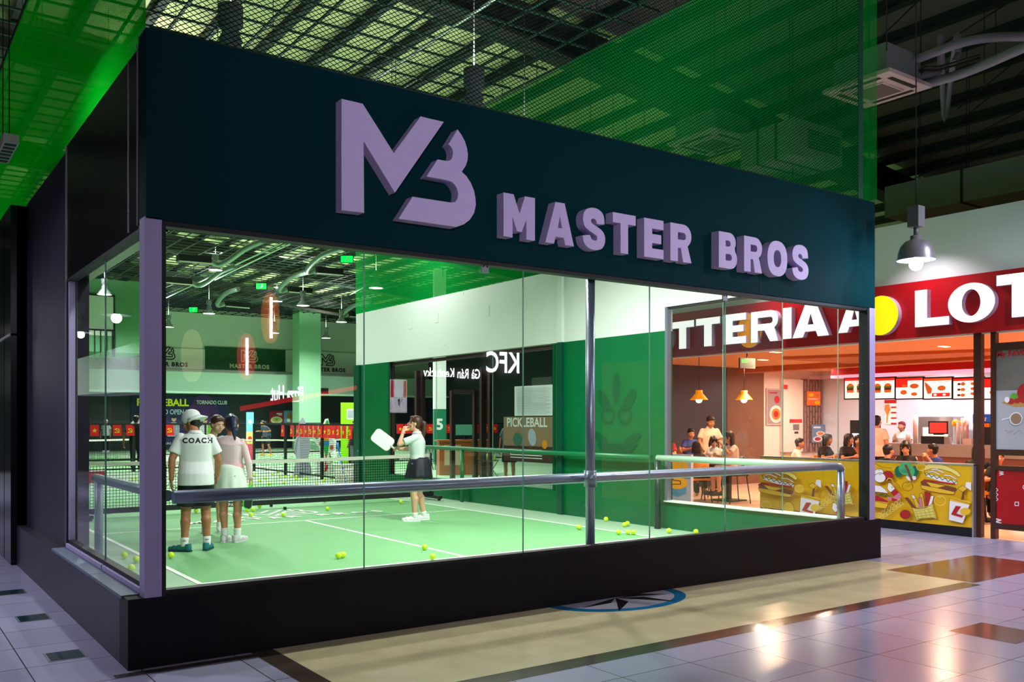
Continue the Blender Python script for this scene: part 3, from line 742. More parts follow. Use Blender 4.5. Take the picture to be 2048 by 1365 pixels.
MB().use(m_steel).tube([(0, 0, 0), (0, 0, 3.0)], .043, 16).build('shaft', None, t); MB().use(m_steel).tube([(0, 0, 1.0), (0, 0, 1.15)], .058, 16).build('collar', None, t)
rail('grey hand rail running along the inside of the left glass', [(.36, .45, RZ1), (.36, 2.9, RZ1)], [(.36, 2.75, RZ1)], .04, mat('grey rail', (104, 124, 130), .35))
rail('pale steel hand rail along the glass of the right wall', [(8.2, .55, RZ1 - .02), (8.2, 3.55, RZ1 - .02)], [], .045, mat('pale pipe', (206, 236, 216), .3, .3))
t = thing('rail_post', 'dark green post holding the rail at the green pilaster', 'post', (8.2, 3.55, 0)); MB().use(mat('post dark green', (2, 56, 44), .3)).tube([(0, 0, 0), (0, 0, RZ1 - .06)], .05, 12).build('shaft', None, t)
rail('green painted hand rail across the green wall and its window', [(8.22, 3.7, RZ1 - .02), (8.22, 10.9, RZ1 - .02)], [(8.22, 9.0, RZ1 - .02)], .04, m_steelg)

# ================================================================== ON AND ROUND THE COURTS
m_netc = net_mat('court net', (14, 18, 20), .05, .16, (0, 2), squash=1, diag=False)
m_tape = mat('net tape', (244, 240, 228), .6); m_frame = mat('black frame', (20, 24, 28), .4)
m_red = mat('red print', (214, 26, 40), .5); m_yel = mat('yellow print', (250, 214, 20), .5)
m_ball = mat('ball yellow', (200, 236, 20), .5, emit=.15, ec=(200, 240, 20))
m_wht = mat('white plastic', (238, 240, 240), .4); m_ink = mat('black ink', (16, 16, 18), .6)
def court_net(label, x0, x1, y, full=True):
    t = thing('court_net', label, 'net', (x0, y, 0)); W_ = x1 - x0
    MB().use(m_netc).add([(.05, 0, .16), (W_ - .05, 0, .16), (W_ - .05, 0, .88), (.05, 0, .88)], [(0, 1, 2, 3)]).build('mesh', None, t)
    b = MB().use(m_tape); b.prism([(0, -.008, .87), (W_ / 2, -.008, .83), (W_, -.008, .87), (W_, -.008, .935), (W_ / 2, -.008, .895), (0, -.008, .935)], (0, .016, 0)); tp = b.build('tape', None, t)
    if full:
        a = Art((W_ - .62, -.009, .875), (1, 0, 0), (0, 0, 1)); a.rect(.2, .0, .38, .04, m_red); a.build('tape_print', tp)
    MB().use(m_frame).box(-.05, W_ + .05, -.04, .04, .08, .17).build('base_bar', None, t)
    if full:
        a = Art((2.3, -.041, .095), (1, 0, 0), (0, 0, 1)); a.text('PASSION', 0, 0, .075, m_wht, .003, spacing=1.1); a.build('base_print', t)
    for xx in (0, W_):
        MB().use(m_frame).tube([(xx, 0, .08), (xx, 0, .95)], .028, 10).build('post', None, t)
        MB().use(m_frame).box(xx - .035, xx + .035, -.4, .4, .04, .1).build('foot', None, t)
    for xx in ((0, W_ / 2, W_) if full else (0, W_)):
        for yy in (-.34, .34):
            MB().use(m_frame).tube([(xx - .02, yy, .032), (xx + .02, yy, .032)], .03, 12).build('wheel', None, t)
court_net('portable net of the near court with white tape and black base bar', 1.55, 8.0, YN)
court_net('portable net of the far left court seen beyond the bunting', 1.3, 8.0, 30.8, False)
court_net('portable net of the court beyond the side fence', 9.9, 16.2, 26.8, False)
# painted court logo
def logo_art(a, x, y, h, mt, lw=None, words=None, mw=None):
    zs = [q[1] for c in LC for q in c]; xsl = [q[0] for c in LC for q in c]; z0, z1, x0, x1 = min(zs), max(zs), min(xsl), max(xsl); k = h / (z1 - z0)
    for c in LC:
        pts = [(x + (p_[0] - (x0 + x1) / 2) * k, y + (p_[1] - z0) * k) for p_ in c]
        if lw: a.line(pts, lw, mt, True)
        else: a.poly(pts, mt)
    if words: a.text(words, x, y - h * .42, h * .34, mw or mt, h * .012, 'CENTER', 1.35)
a = Art((4.37, 8.55, .010), (1, 0, 0), (0, 1, 0), .0008); logo_art(a, 0, 0, .95, m_line, .06)
a.text('MASTER BROS', 0, -.42, .36, m_line, .014, 'CENTER', 1.6); a.build('court_logo_paint', None, kind='structure')

# balls
def ball_mesh():
    b = MB().use(m_ball).ball((0, 0, 0), .037, 16); return b
b0 = ball_mesh(); seamm = MB().use(mat('ball seam', (236, 248, 190), .6))
seamm.tube([(.0368 * cos(t_) * .93, .0368 * sin(t_) * .93, .0368 * .37 * sin(2 * t_)) for t_ in [2 * pi * i / 28 for i in range(29)]], .0016, 5, False)
first = b0.build('tennis_ball', None, None); me_seam = seamm.build('seam', None, first)
first.location = (0, 0, -5)
BALLS = [
 (249, 1111, 'on the apron inside the left glass, nearest the sideline of a trio'), (273, 1119, 'on the left sideline beside the corner post'), (263, 1136, 'inside the left glass, lowest of a trio'),
 (342, 1111, 'touching the teal shoe of the coach'), (677, 1112, 'front one of a touching pair on the open court'), (686, 1110.5, 'rear one of a touching pair on the open court'),
 (849, 1095, 'just behind the centre line near the front glass'), (865, 1114, 'in front of the centre line, nearest the front glass'), (1158, 1055, 'alone on the right sideline left of the steel post'),
 (1212, 1039, 'against the green wall just right of the steel post'), (1249, 1050, 'front one of a pair near the green wall'), (1255, 1047.5, 'rear one of a pair near the green wall'),
 (1237, 1065, 'left one of three in a row on the right sideline'), (1256, 1065, 'middle one of three in a row on the right sideline'), (1267, 1065, 'right one of three in a row on the right sideline'),
 (1338, 1062, 'on the apron at the foot of the green pilaster'), (1392, 1064, 'farthest right, before the low green wall'), (655, 1018, 'between net and kitchen line, right of the painted logo'),
 (567, 1030, 'lying on the painted wordmark of the court'), (802, 1004, 'before the net left of the woman in black skirt'), (184, 1027, 'before the net, leftmost through the side glass'),
 (198, 1025, 'before the net behind the seam of the side glass'), (219, 1024, 'before the net, right of the side glass seam'), (495, 1021, 'beside the green paddle, left of three'), (506, 1020, 'beside the green paddle, middle of three'),
 (519, 1013, 'right of the green paddle by the net wheel'), (502, 1030, 'in front of the three balls by the green paddle'), (649, 1002, 'under the base bar of the net'), (392, 1022, 'on the court between the legs of the coach')]
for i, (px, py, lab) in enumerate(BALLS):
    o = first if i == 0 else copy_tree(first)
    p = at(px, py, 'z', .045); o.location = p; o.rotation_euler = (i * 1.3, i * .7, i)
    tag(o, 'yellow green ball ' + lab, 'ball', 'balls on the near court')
ORD = 'first second third fourth fifth sixth seventh eighth ninth tenth eleventh twelfth thirteenth fourteenth fifteenth sixteenth seventeenth eighteenth nineteenth twentieth'.split()
FB = [(545, 949), (560, 953), (571, 954), (582, 954), (593, 954), (592, 959), (531, 957), (568, 966), (647, 962), (650, 959), (674, 966), (265, 958), (272, 957), (167, 975), (218, 959), (225, 960), (230, 960), (280, 966), (278, 971), (330, 962), (343, 972), (610, 958), (556, 945), (634, 969), (508, 951), (182, 962), (300, 958), (664, 958), (520, 962), (538, 968)]
RB = sorted([q for q in FB if q[0] > 400], reverse=True); LB = sorted([q for q in FB if q[0] <= 400])
for i, (px, py) in enumerate(RB + LB):
    o = copy_tree(first); o.location = at(px, py, 'z', .045); o.rotation_euler = (px, py, 0)
    tag(o, 'small ball beyond the net, ' + ((ORD[i] + ' counting left from the white basket') if i < len(RB) else (ORD[i - len(RB)] + ' counting right from the side glass edge')), 'ball', 'balls beyond the net')

# fences of black mesh frames, with bunting
m_fm = net_mat('fence mesh', (10, 12, 14), .05, .13, (0, 2), squash=1, diag=False)
m_fmy = net_mat('fence mesh side', (10, 12, 14), .05, .13, (1, 2), squash=1, diag=False)
def fence(label, p0, p1, n, h=1.5):
    p0, p1 = Vector(p0), Vector(p1); t = thing('mesh_fence', label, 'fence', p0); d = p1 - p0
    MB().use(m_fm if abs(d.x) > abs(d.y) else m_fmy).add([(0, 0, .1), (d.x, d.y, .1), (d.x, d.y, h), (0, 0, h)], [(0, 1, 2, 3)]).build('mesh', None, t)
    for z in (.1, h): MB().use(m_frame).obox((0, 0, z), (d.x, d.y, z), .05, .05).build('rail', None, t)
    for k in range(n + 1):
        q = d * k / n; MB().use(m_frame).box(q.x - .035, q.x + .035, q.y - .035, q.y + .035, 0, h + .02).build('post', None, t)
fence('low black mesh fence running back from the end of the side wall', (8.8, 14.4, 0), (8.8, 22.4, 0), 3)
fence('low black mesh fence across the hall behind the near court', (2.2, 24, 0), (8.8, 24, 0), 4)
fence('low black mesh fence beyond the court on the right', (9.2, 36, 0), (20, 36, 0), 5)
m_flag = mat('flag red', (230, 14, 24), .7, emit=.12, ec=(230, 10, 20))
def flag(px, k, axis, v, top=856, w_=.25, h=.34):
    p = at(px, top, axis, v); p.z = 1.485
    star = k % 2 == 0
    t = thing('bunting_flag', '', 'flag', p, 0 if axis == 'y' else -pi / 2)
    c = MB().use(m_flag); tilt = .02 * sin(k * 2.3)
    c.prism([(-w_ / 2, 0, 0), (w_ / 2, 0, 0), (w_ / 2 + tilt, -.01, -h), (-w_ / 2 + tilt, -.02, -h)], (0, .006, 0)); c.build('cloth', None, t)
    a = Art((0, -.022, -h * .52), (1, 0, 0), (0, 0, 1))
    if star: a.poly([((.08 if i % 2 == 0 else .032) * sin(pi * i / 5), (.08 if i % 2 == 0 else .032) * cos(pi * i / 5)) for i in range(10)], m_yel)
    else:
        a.ring(0, 0, .06, .06, .022, m_yel, 14, -2.4, 1.5); a.line([(-.065, .03), (-.02, .06)], .03, m_yel); a.line([(-.045, .045), (.06, -.06)], .02, m_yel); a.line([(-.07, -.07), (-.03, -.045)], .02, m_yel)
    a.build('emblem', t); return t
for k, px in enumerate((152, 189, 234, 260, 339)):
    t = flag(px, 1 if k != 1 else 0, 'y', 23.967)
    t['label'] = 'red flag with yellow ' + ('hammer and sickle, ' if k != 1 else 'star, ') + ('leftmost on the rear fence', 'second on the rear fence from the left', 'third on the rear fence', 'fourth on the rear fence, beside the corner post', 'just right of the corner post')[k]
    t['group'] = 'bunting flags on the fences'
for k, px in enumerate((566, 584, 596, 604, 613, 622, 631, 641, 651, 660, 668, 677, 688, 701)):
    t = flag(px, k, 'x', 8.767); t['label'] = 'red bunting flag with yellow ' + ('star' if k % 2 == 0 else 'hammer and sickle') + ', ' + ORD[13 - k] + ' leftwards from the lime totem'; t['group'] = 'bunting flags crowded on the side fence'
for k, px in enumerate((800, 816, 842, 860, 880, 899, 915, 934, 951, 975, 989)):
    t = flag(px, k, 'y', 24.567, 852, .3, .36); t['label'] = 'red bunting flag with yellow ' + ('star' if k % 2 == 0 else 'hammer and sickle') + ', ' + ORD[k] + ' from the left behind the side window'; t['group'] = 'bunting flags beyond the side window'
fence('low black mesh fence seen through the side window', (14.2, 24.6, 0), (27, 24.6, 0), 4)

# baskets, crate, cart
m_bsk = mat('basket white', (236, 232, 222), .5)
p = at(690, 974, 'z', 0)
t = thing('laundry_basket', 'round white slatted basket standing by the fence corner', 'basket', p)
b = MB().use(m_bsk).lathe((0, 0, 0), [(.01, .01), (.22, .01), (.22, .04)], 24)
for k in range(24):
    a_ = 2 * pi * k / 24; b.tube([(.21 * cos(a_), .21 * sin(a_), .03), (.25 * cos(a_), .25 * sin(a_), .52)], .012, 5)
for z, r in ((.17, .223), (.29, .233), (.41, .242)): b.lathe((0, 0, z), [(r, -.014), (r + .006, 0), (r, .014), (r - .006, 0), (r, -.014)], 24)
b.build('body', None, t); MB().use(m_bsk).lathe((0, 0, .52), [(.25, -.02), (.285, 0), (.285, .03), (.25, .03), (.25, -.02)], 24).build('rim', None, t)
p2 = at(686, 935, 'x', p.x)
t = thing('ball_scoop', 'blue stick leaning out of the white basket', 'stick', p + Vector((0, 0, .1)))
MB().use(mat('blue plastic', (70, 140, 225), .4)).tube([(.02, 0, 0), (-.14, .1, .9)], .02, 8).tube([(-.12, .09, .78), (-.15, .11, .98)], .035, 8).build('stick', None, t)
p = at(188, 966, 'z', 0)
t = thing('ball_crate', 'red plastic crate on the far court floor seen through the left glass', 'crate', p, .1)
b = MB().use(mat('red plastic', (200, 20, 40), .4)); b.box(-.22, .22, -.15, .15, 0, .03)
for y in (-.15, .14): b.box(-.22, .22, y, y + .012, .03, .34)
for x in (-.22, .21): b.box(x, x + .012, -.15, .15, .03, .34)
b.build('body', None, t); MB().use(m_wht).box(-.23, .23, -.165, -.152, .3, .33).box(-.1, .1, -.16, -.153, .1, .16).build('trim', None, t)
def wire_cart(label, p, rz=0, s=1, balls=0, mt=None):
    t = thing('ball_cart', label, 'cart', p, rz); mt = mt or m_bsk
    b = MB().use(mt)
    for z in (.52, .62, .72, .84):
        q = .22 + .04 * (z - .5) * 3
        b.tube([(-q, -q, z), (q, -q, z), (q, q, z), (-q, q, z), (-q, -q, z)], .006, 5)
    for i in range(-4, 5):
        for (x0, y0, x1, y1) in ((i * .055, -.22, i * .065, -.26), (i * .055, .22, i * .065, .26), (-.22, i * .055, -.26, i * .065), (.22, i * .055, .26, i * .065)): b.tube([(x0, y0, .5), (x1, y1, .84)], .004, 4)
    b.box(-.22, .22, -.22, .22, .49, .505); b.build('basket', None, t)
    for i in (-1, 1):
        MB().use(mt).tube([(i * .22, -.2, .5), (-i * .2, -.2, .05)], .01, 6).build('leg', None, t); MB().use(mt).tube([(i * .22, .2, .5), (-i * .2, .2, .05)], .01, 6).build('leg', None, t)
        for j in (-1, 1): MB().use(m_frame).lathe((i * .2, j * .2, .03), [(.001, -.012), (.03, -.012), (.03, .012), (.001, .012)], 10, 'y').build('wheel', None, t)
    if balls:
        b = MB().use(m_ball)
        for k in range(balls): b.ball((random.uniform(-.17, .17), random.uniform(-.17, .17), .54 + .06 * (k * 3 // balls)), .037, 8)
        b.build('balls_inside', None, t, kind='stuff')
    return t
wire_cart('white wire ball cart on crossed legs left of the coach', at(352, 988, 'z', 0), .3)
wire_cart('wire ball cart full of balls seen through the side window', at(975, 958, 'z', 0), .2, balls=40, mt=m_frame)

# cut-out standees by the fence
m_grey = mat('board grey', (176, 180, 196), .7)
def standee(label, p, fac, art, h=1.62, w_=.62):
    t = thing('standee', label, 'standee', p, fac)
    prof = [(-.30, 0), (-.27, .25), (-.20, .5), (-.28, .75), (-.26, 1.0), (-.12, 1.12), (-.12, 1.3), (-.10, 1.5), (0, 1.62), (.10, 1.5), (.12, 1.3), (.12, 1.12), (.25, 1.0), (.28, .78), (.20, .5), (.3, .25), (.34, 0)]
    if art: prof = [(-.45, 0), (-.42, .4), (-.2, .5), (-.3, .8), (-.55, 1.0), (-.6, 1.25), (-.45, 1.38), (-.28, 1.3), (-.2, 1.1), (-.12, 1.4), (.0, 1.6), (.14, 1.62), (.22, 1.4), (.2, 1.1), (.45, .95), (.5, .7), (.25, .6), (.3, .3), (.5, .2), (.5, 0)]
    k = h / 1.62
    MB().use(m_grey if not art else m_wht).prism([(x * k, 0, z * k) for x, z in prof], (0, .02, 0)).build('board', None, t)
    if art:
        a = Art((0, -.001, 0), (k, 0, 0), (0, 0, k), n=(0, -1, 0))
        G, O, B_, SK, Y_ = mat('print green', (40, 170, 70), .5), mat('print orange', (236, 150, 30), .5), mat('print blue', (40, 130, 190), .5), mat('print skin', (190, 100, 50), .5), m_yel
        a.ell(-.43, 1.18, .14, .15, G); a.ell(-.43, 1.18, .10, .11, mat('print lime', (150, 200, 30), .5)); a.ell(.02, 1.28, .13, .22, Y_); a.ell(.08, 1.45, .08, .12, G)
        a.rect(-.1, .98, .16, 1.14, O); a.rect(-.12, .84, .17, .98, B_); a.poly([(-.12, .84), (.17, .84), (.10, .55), (-.02, .55)], G); a.ell(-.25, .9, .08, .06, SK); a.ell(.3, .78, .1, .07, SK)
        a.line([(.02, .55), (.0, .3)], .06, m_red); a.line([(.2, .6), (.3, .35)], .06, SK); a.poly([(-.02, .26), (.12, .3), (.06, .12), (-.08, .08)], m_red); a.ell(.22, .5, .05, .05, G)
        a.build('print', t)
    else: MB().use(m_wht).box(-.2, .25, .02, .3, 0, .02).build('foot', None, t)
standee('plain grey back of a cut-out standee behind the fence bunting', at(605, 954, 'z', 0), .3, False, 1.72)
standee('colourful cut-out standee of a player with a green paddle behind the fence', at(651, 950, 'z', 0), .55, True, 1.68)
p = at(697, 936, 'z', 0)
t = thing('totem_banner', 'lime green upright banner with a white square by the end of the wall', 'banner', p, -.3)
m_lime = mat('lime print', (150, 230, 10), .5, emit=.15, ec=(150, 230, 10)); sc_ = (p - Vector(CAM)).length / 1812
W_ = 30 * sc_; Hh = 128 * sc_
MB().use(m_lime).box(-W_ / 2, W_ / 2, -.02, .02, .05, Hh).build('cloth', None, t)
a = Art((-W_ / 2, -.021, .05), (W_, 0, 0), (0, 0, Hh)); a.poly([(.5, 0), (1, 0), (1, .62), (.5, .62)], m_dark); a.rect(.38, .72, .88, .88, m_wht); a.rect(.44, .74, .82, .86, m_grey); a.build('print', t)
MB().use(m_frame).box(-W_ / 2, W_ / 2, -.2, .2, 0, .05).build('foot', None, t)
p = at(500, 925, 'z', 0)
t = thing('roll_up_banner', 'narrow blue yellow and red roll-up banner beyond the fence', 'banner', p, -.4)
sc_ = (p - Vector(CAM)).length / 1812; Hh = 96 * sc_
MB().use(mat('print sky', (110, 190, 225), .5)).box(-.14, .14, -.01, .01, .05, Hh).build('cloth', None, t)
a = Art((-.14, -.011, .05), (.28, 0, 0), (0, 0, Hh - .05)); a.rect(0, .35, 1, .6, mat('print pale', (225, 225, 120), .5)); a.rect(0, 0, 1, .35, mat('print pink', (225, 70, 100), .5)); a.ell(.5, .45, .3, .06, m_red); a.ell(.5, .8, .25, .05, m_wht); a.build('print', t)
MB().use(m_frame).box(-.16, .16, -.12, .12, 0, .05).build('foot', None, t)
# white plastic chairs by the totem
def plastic_chair(label, p, rz):
    t = thing('plastic_chair', label, 'chair', p, rz, 'white plastic chairs beyond the fence')
    MB().use(m_wht).box(-.22, .22, -.21, .21, .43, .46).build('seat', None, t)
    b = MB().use(m_wht)
    for i in range(5): b.box(-.2 + i * .09, -.15 + i * .09, .2, .23, .46, .86)
    b.box(-.23, .23, .195, .235, .8, .9); b.build('backrest', None, t)
    for i in (-1, 1):
        for j in (-1, 1): MB().use(m_wht).obox((i * .2, j * .19, .44), (i * .24, j * .23, 0), .04, .04).build('leg', None, t)
for k, (px, py) in enumerate(((672, 930), (708, 929), (662, 922))):
    plastic_chair(['white plastic chair between standee and green totem', 'white plastic chair behind the green totem', 'white plastic chair farthest behind the standee'][k], at(px, py, 'z', 0), .4 + k)

# ------------------------------------------------------------- far wall: boards, banner, posters
def pl(px, py, y): return at(px, py, 'y', y)
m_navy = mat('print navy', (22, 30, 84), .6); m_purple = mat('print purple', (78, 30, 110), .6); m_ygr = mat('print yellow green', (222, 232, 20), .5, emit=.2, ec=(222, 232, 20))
YB_ = YF - .08
p0 = pl(262, 893, YB_); p1 = pl(457, 795, YB_); W_, Hh = p1.x - p0.x, p1.z - p0.z
t = thing('event_banner', 'dark blue pickleball tournament banner on the far wall behind the coach', 'banner', p0)
MB().use(m_navy).box(0, W_, 0, .04, 0, Hh).build('cloth', None, t)
a = Art((0, -.002, 0), (1, 0, 0), (0, 0, 1), .004)
fx = lambda px: pl(px, 830, YB_).x - p0.x
fz = lambda px, py: pl(px, py, YB_).z - p0.z
a.ell(fx(408), fz(408, 830), fx(425) - fx(395), 1.15, m_purple); a.ell(fx(440), fz(440, 870), 1.0, 1.0, mat('print deep blue', (24, 44, 130), .6)); a.ell(fx(390), fz(390, 880), .9, .55, mat('print violet', (110, 40, 120), .6))
def fit(t_, xa, xb, py, mt, hpx, bold):
    vs, fs = text_faces(t_, 1, bold); wd = max(v.x for v in vs) - min(v.x for v in vs); hh = .72
    Hw = hpx / FPX * (Vector(((pl((xa + xb) / 2, py, YB_) - Vector(CAM)))).x * FV[0] + (pl((xa + xb) / 2, py, YB_) - Vector(CAM)).y * FV[1])
    sy = Hw / hh; sx = (fx(xb) - fx(xa)) / wd; x0, z0 = fx(xa), fz((xa + xb) / 2, py)
    a.mb.use(mt).add([a.P(x0 + v.x * sx, z0 + v.y * sy) for v in vs], fs); a.k += 1
fit('PICKLEBALL', 273, 377, 812, m_ygr, 14, .03); fit('TORNADO OPEN I', 279, 373, 829, mat('print light', (200, 216, 240), .5, emit=.1, ec=(200, 216, 240)), 10, .015)
fit('TORNADO CLUB', 393, 454, 809, m_wht, 7.5, .025); fit('JUNE 11', 330, 348, 889, m_wht, 4, .01)
m_pskin = mat('print face', (196, 150, 120), .6)
for k, (px, py, c_) in enumerate(((273, 833, 'w'), (283, 832, 'w'), (318, 838, 'k'), (347, 838, 'g'), (394, 836, 'k'), (409, 842, 'w'), (425, 836, 'y'), (441, 838, 'k'))):
    x, z = fx(px), fz(px, py); cm = {'w': m_wht, 'k': m_ink, 'g': m_grey, 'y': mat('print vest', (150, 210, 60), .5)}[c_]
    a.poly([(x - .34, z - 1.0), (x + .34, z - 1.0), (x + .3, z - .36), (x + .12, z - .2), (x - .12, z - .2), (x - .3, z - .36)], cm); a.ell(x, z, .13, .17, m_pskin, 14); a.ell(x, z + .1, .135, .09, m_ink, 12)
a.build('print', t)
for lab, x0, x1, yt, yb, gm, inkm in (('white board with black monogram left of the green board', 262, 410, 692, 737, m_white, m_ink), ('dark green board with pale monogram high on the far wall', 410, 571, 697, 741, mat('board green', (4, 84, 44), .6), mat('board cream', (200, 214, 170), .6)), ('white board with black monogram right of the pale column', 571, 716, 704, 747, m_white, m_ink)):
    y = YF - .1; q0, q1 = pl(x0, (yt + yb) / 2, y), pl(x1, (yt + yb) / 2, y); xm = (x0 + x1) / 2 + (4 if x0 == 410 else 0); zt2, zb2 = pl((x0 + x1) / 2, yt + (4 if x0 < 300 else 0), y).z, pl((x0 + x1) / 2, yb, y).z
    t = thing('logo_board', lab, 'sign', (q0.x, y, zb2)); MB().use(gm).box(0, q1.x - q0.x, 0, .05, 0, zt2 - zb2).build('board', None, t)
    a = Art((0, -.003, 0), (1, 0, 0), (0, 0, 1), .004); xc = pl({262: 332, 410: 499, 571: 655}[x0], 720, y).x - q0.x
    logo_art(a, xc, .5, .66, inkm, .06); a.text('MASTER BROS', xc, .12, .32, inkm, .016, 'CENTER', 1.2); a.build('print', t)
for lab, x0, x1, yt, yb, k in (('crimson noodle bowl poster on the far wall', 539, 567, 822, 849, 0), ('pale blue plate of food poster on the far wall', 568, 612, 822, 849, 1), ('small red and black screen high by the end of the side wall', 630, 657, 777, 792, 2)):
    y = YF - 1.7 if k == 2 else YF - .08; q0, q1 = pl(x0, yb, y), pl(x1, yt, y); t = thing('wall_poster' if k < 2 else 'wall_screen', lab, 'poster' if k < 2 else 'screen', q0)
    W_, Hh = q1.x - q0.x, q1.z - q0.z
    MB().use([mat('print crimson', (150, 22, 50), .5), mat('print steel blue', (110, 160, 180), .5), m_dark][k]).box(0, W_, 0, .04, 0, Hh).build('panel', None, t)
    a = Art((0, -.002, 0), (W_, 0, 0), (0, 0, Hh), .003)
    if k == 0: a.ell(.5, .3, .42, .27, mat('print cream', (222, 214, 170), .5)); a.ell(.5, .32, .3, .18, mat('print broth', (190, 180, 90), .5)); a.ell(.5, .32, .12, .08, mat('print green', None)); a.rect(.5, .75, .9, .82, m_wht); a.rect(.6, .66, .9, .71, m_wht)
    elif k == 1: a.ell(.42, .5, .3, .4, mat('print tan', (170, 120, 80), .5)); a.ell(.4, .45, .16, .25, mat('print olive', (120, 120, 60), .5)); a.ell(.2, .3, .08, .14, m_wht)
    else: a.rect(0, 0, 1, .3, m_red)
    a.build('print', t)
# hanging exit signs, fan coils, conduits
m_exit = mat('exit green', (0, 220, 60), emit=3, ec=(0, 230, 60))
for px, py, lab in ((387, 620, 'left of the hall lamps'), (523, 573, 'on a long rod in the middle of the hall'), (694, 519, 'nearest, just left of the glass seam')):
    p = at(px, py, 'z', 6.6); t = thing('exit_sign', 'small hanging green exit sign ' + lab, 'exit sign', p, -.6, 'hanging exit signs of the hall'); MB().use(m_frame).box(-.2, .2, -.03, .03, -.12, .12).build('housing', None, t)
    a = Art((0, -.031, 0), (1, 0, 0), (0, 0, 1), .002); a.rect(-.18, -.1, .18, .1, m_exit); a.poly([(-.06, -.06), (.02, .0), (.0, .07), (.05, .07), (.06, 0), (.02, -.05)], m_wht); a.ell(.05, .08, .02, .02, m_wht); a.build('face', t)
    MB().use(m_cord).tube([(0, 0, .12), (0, 0, 9 - p.z)], .012, 5).build('rod', None, t)
m_flex = mat('silver flex duct', (120, 140, 130), .35, .3, bump=1.0, nscale=14)
for k, (x0, x1, py, zz) in enumerate(((355, 420, 516, 7.2), (631, 682, 541, 7.3), (316, 381, 559, 7.2), (575, 620, 579, 7.2), (450, 496, 608, 7.0), (697, 716, 629, 7.0))):
    p, q = at(x0, py, 'z', zz), at(x1, py + (x1 - x0) * .09, 'z', zz)
    t = thing('fan_coil_unit', 'black slim fan coil under the ceiling net ' + ('nearest the corner post', 'beside the nearest exit sign', 'at the corner post, second row', 'right of the middle exit sign', 'lowest above the far wall', 'at the end of the white side wall')[k], 'fan coil', p, 0, 'black fan coils under the ceiling net')
    d = q - p; MB().use(m_frame).obox((0, 0, 0), d, .5, .22).build('casing', None, t); MB().use(m_tape).obox((0, -.2, -.13), d + Vector((0, -.2, -.13)), .06, .03).build('trim_strip', None, t)
    e = d if k in (0, 2) else Vector((0, 0, 0)); sg = 1 if k in (0, 2) else -1
    MB().use(m_flex).tube(smooth_pts([tuple(e), tuple(e + Vector((.3 * sg, .0, -.1))), tuple(e + Vector((.5 * sg, -.6, .0))), tuple(e + Vector((.6 * sg, -2, .2))), tuple(e + Vector((.6 * sg, -3.6, .2)))]), .10, 12).build('flex_duct', None, t)
for k, (a_, b_) in enumerate((((330, 597), (575, 481)), ((430, 560), (600, 478)), ((700, 590), (727, 575)))):
    p = at(*a_, 'z', 7.45); q = at(*b_, 'z', 7.45)
    t = thing('conduit', ('long pale conduit pipe running along the ceiling from the corner post', 'second pale conduit pipe beside the long one', 'short pale conduit at the end of the side wall')[k], 'pipe', p, 0, 'ceiling conduits')
    MB().use(mat('conduit pale', (200, 226, 208), .5)).tube([(0, 0, 0), q - p], .025, 6).build('pipe', None, t)

# ------------------------------------------------------------- things seen through the side window
m_wood = mat('orange wood', (176, 96, 42), .5, noise=.2, nscale=6); m_brownf = mat('dark brown frame', None)
p = at(925, 950, 'z', 0)
t = thing('reception_counter', 'orange wooden reception counter seen through the side window', 'counter', p, -.35)
MB().use(m_wood).box(-.75, .75, -.25, .25, 0, 1.0).build('body', None, t); MB().use(m_wood).box(-.8, .8, -.3, .3, 1.0, 1.05).build('top', None, t)
a = Art((-.7, -.251, .1), (1, 0, 0), (0, 0, 1)); a.rect(.1, .2, .6, .8, mat('notice tan', (214, 190, 150), .6)); a.build('notice', t)
q = p + Vector((.1, 0, 1.05)); t = thing('monitor', 'computer monitor on the wooden reception counter', 'monitor', q, -.35)
MB().use(m_frame).box(-.33, .33, -.02, .02, .1, .48).build('bezel', None, t); MB().use(mat('screen green', (60, 120, 90), .3, emit=.5, ec=(70, 140, 110))).box(-.3, .3, -.024, -.02, .13, .45).box(-.05, .1, -.026, -.02, .2, .35).build('screen', None, t); MB().use(m_frame).box(-.03, .03, -.01, .03, 0, .12).box(-.12, .12, -.08, .08, 0, .012).build('stand', None, t)
def bar_stool(label, p, seat):
    t = thing('bar_stool', label, 'stool', p, random.random(), 'bar stools beyond the side window')
    MB().use(seat).lathe((0, 0, .74), [(.01, 0), (.17, 0), (.19, .03), (.17, .06), (.01, .06)], 16).build('seat', None, t)
    for k in range(4):
        a_ = pi / 4 + k * pi / 2; MB().use(m_frame).tube([(.1 * cos(a_), .1 * sin(a_), .75), (.24 * cos(a_), .24 * sin(a_), 0)], .013, 6).build('leg', None, t)
    MB().use(m_frame).lathe((0, 0, .3), [(.19, -.01), (.2, 0), (.19, .01), (.18, 0), (.19, -.01)], 16).build('foot_ring', None, t)
for k, (px, py) in enumerate(((852, 940), (872, 941), (884, 938))): bar_stool(['bar stool behind the ponytail of the woman', 'bar stool with brown round seat, middle of three', 'bar stool nearest the wooden counter'][k], at(px, py, 'z', 0), m_wood if k == 1 else m_wht)
p = at(879, 955, 'z', 0); p = p + (p - Vector(CAM)) * .3; p.z = 0
t = thing('numbered_column', 'white and green column with a large 5 seen through the side window', 'column', p, -.4)
MB().use(m_wht).box(-.22, .22, -.2, .2, 2.05, 7.2).build('upper_shaft', None, t); MB().use(mat('column teal', (20, 120, 90), .5)).box(-.22, .22, -.2, .2, 0, 2.05).build('lower_shaft', None, t)
a = Art((-.22, -.201, 1.3), (1, 0, 0), (0, 0, 1)); a.text('5', .06, 0, .55, m_wht, .02); a.build('number', t)
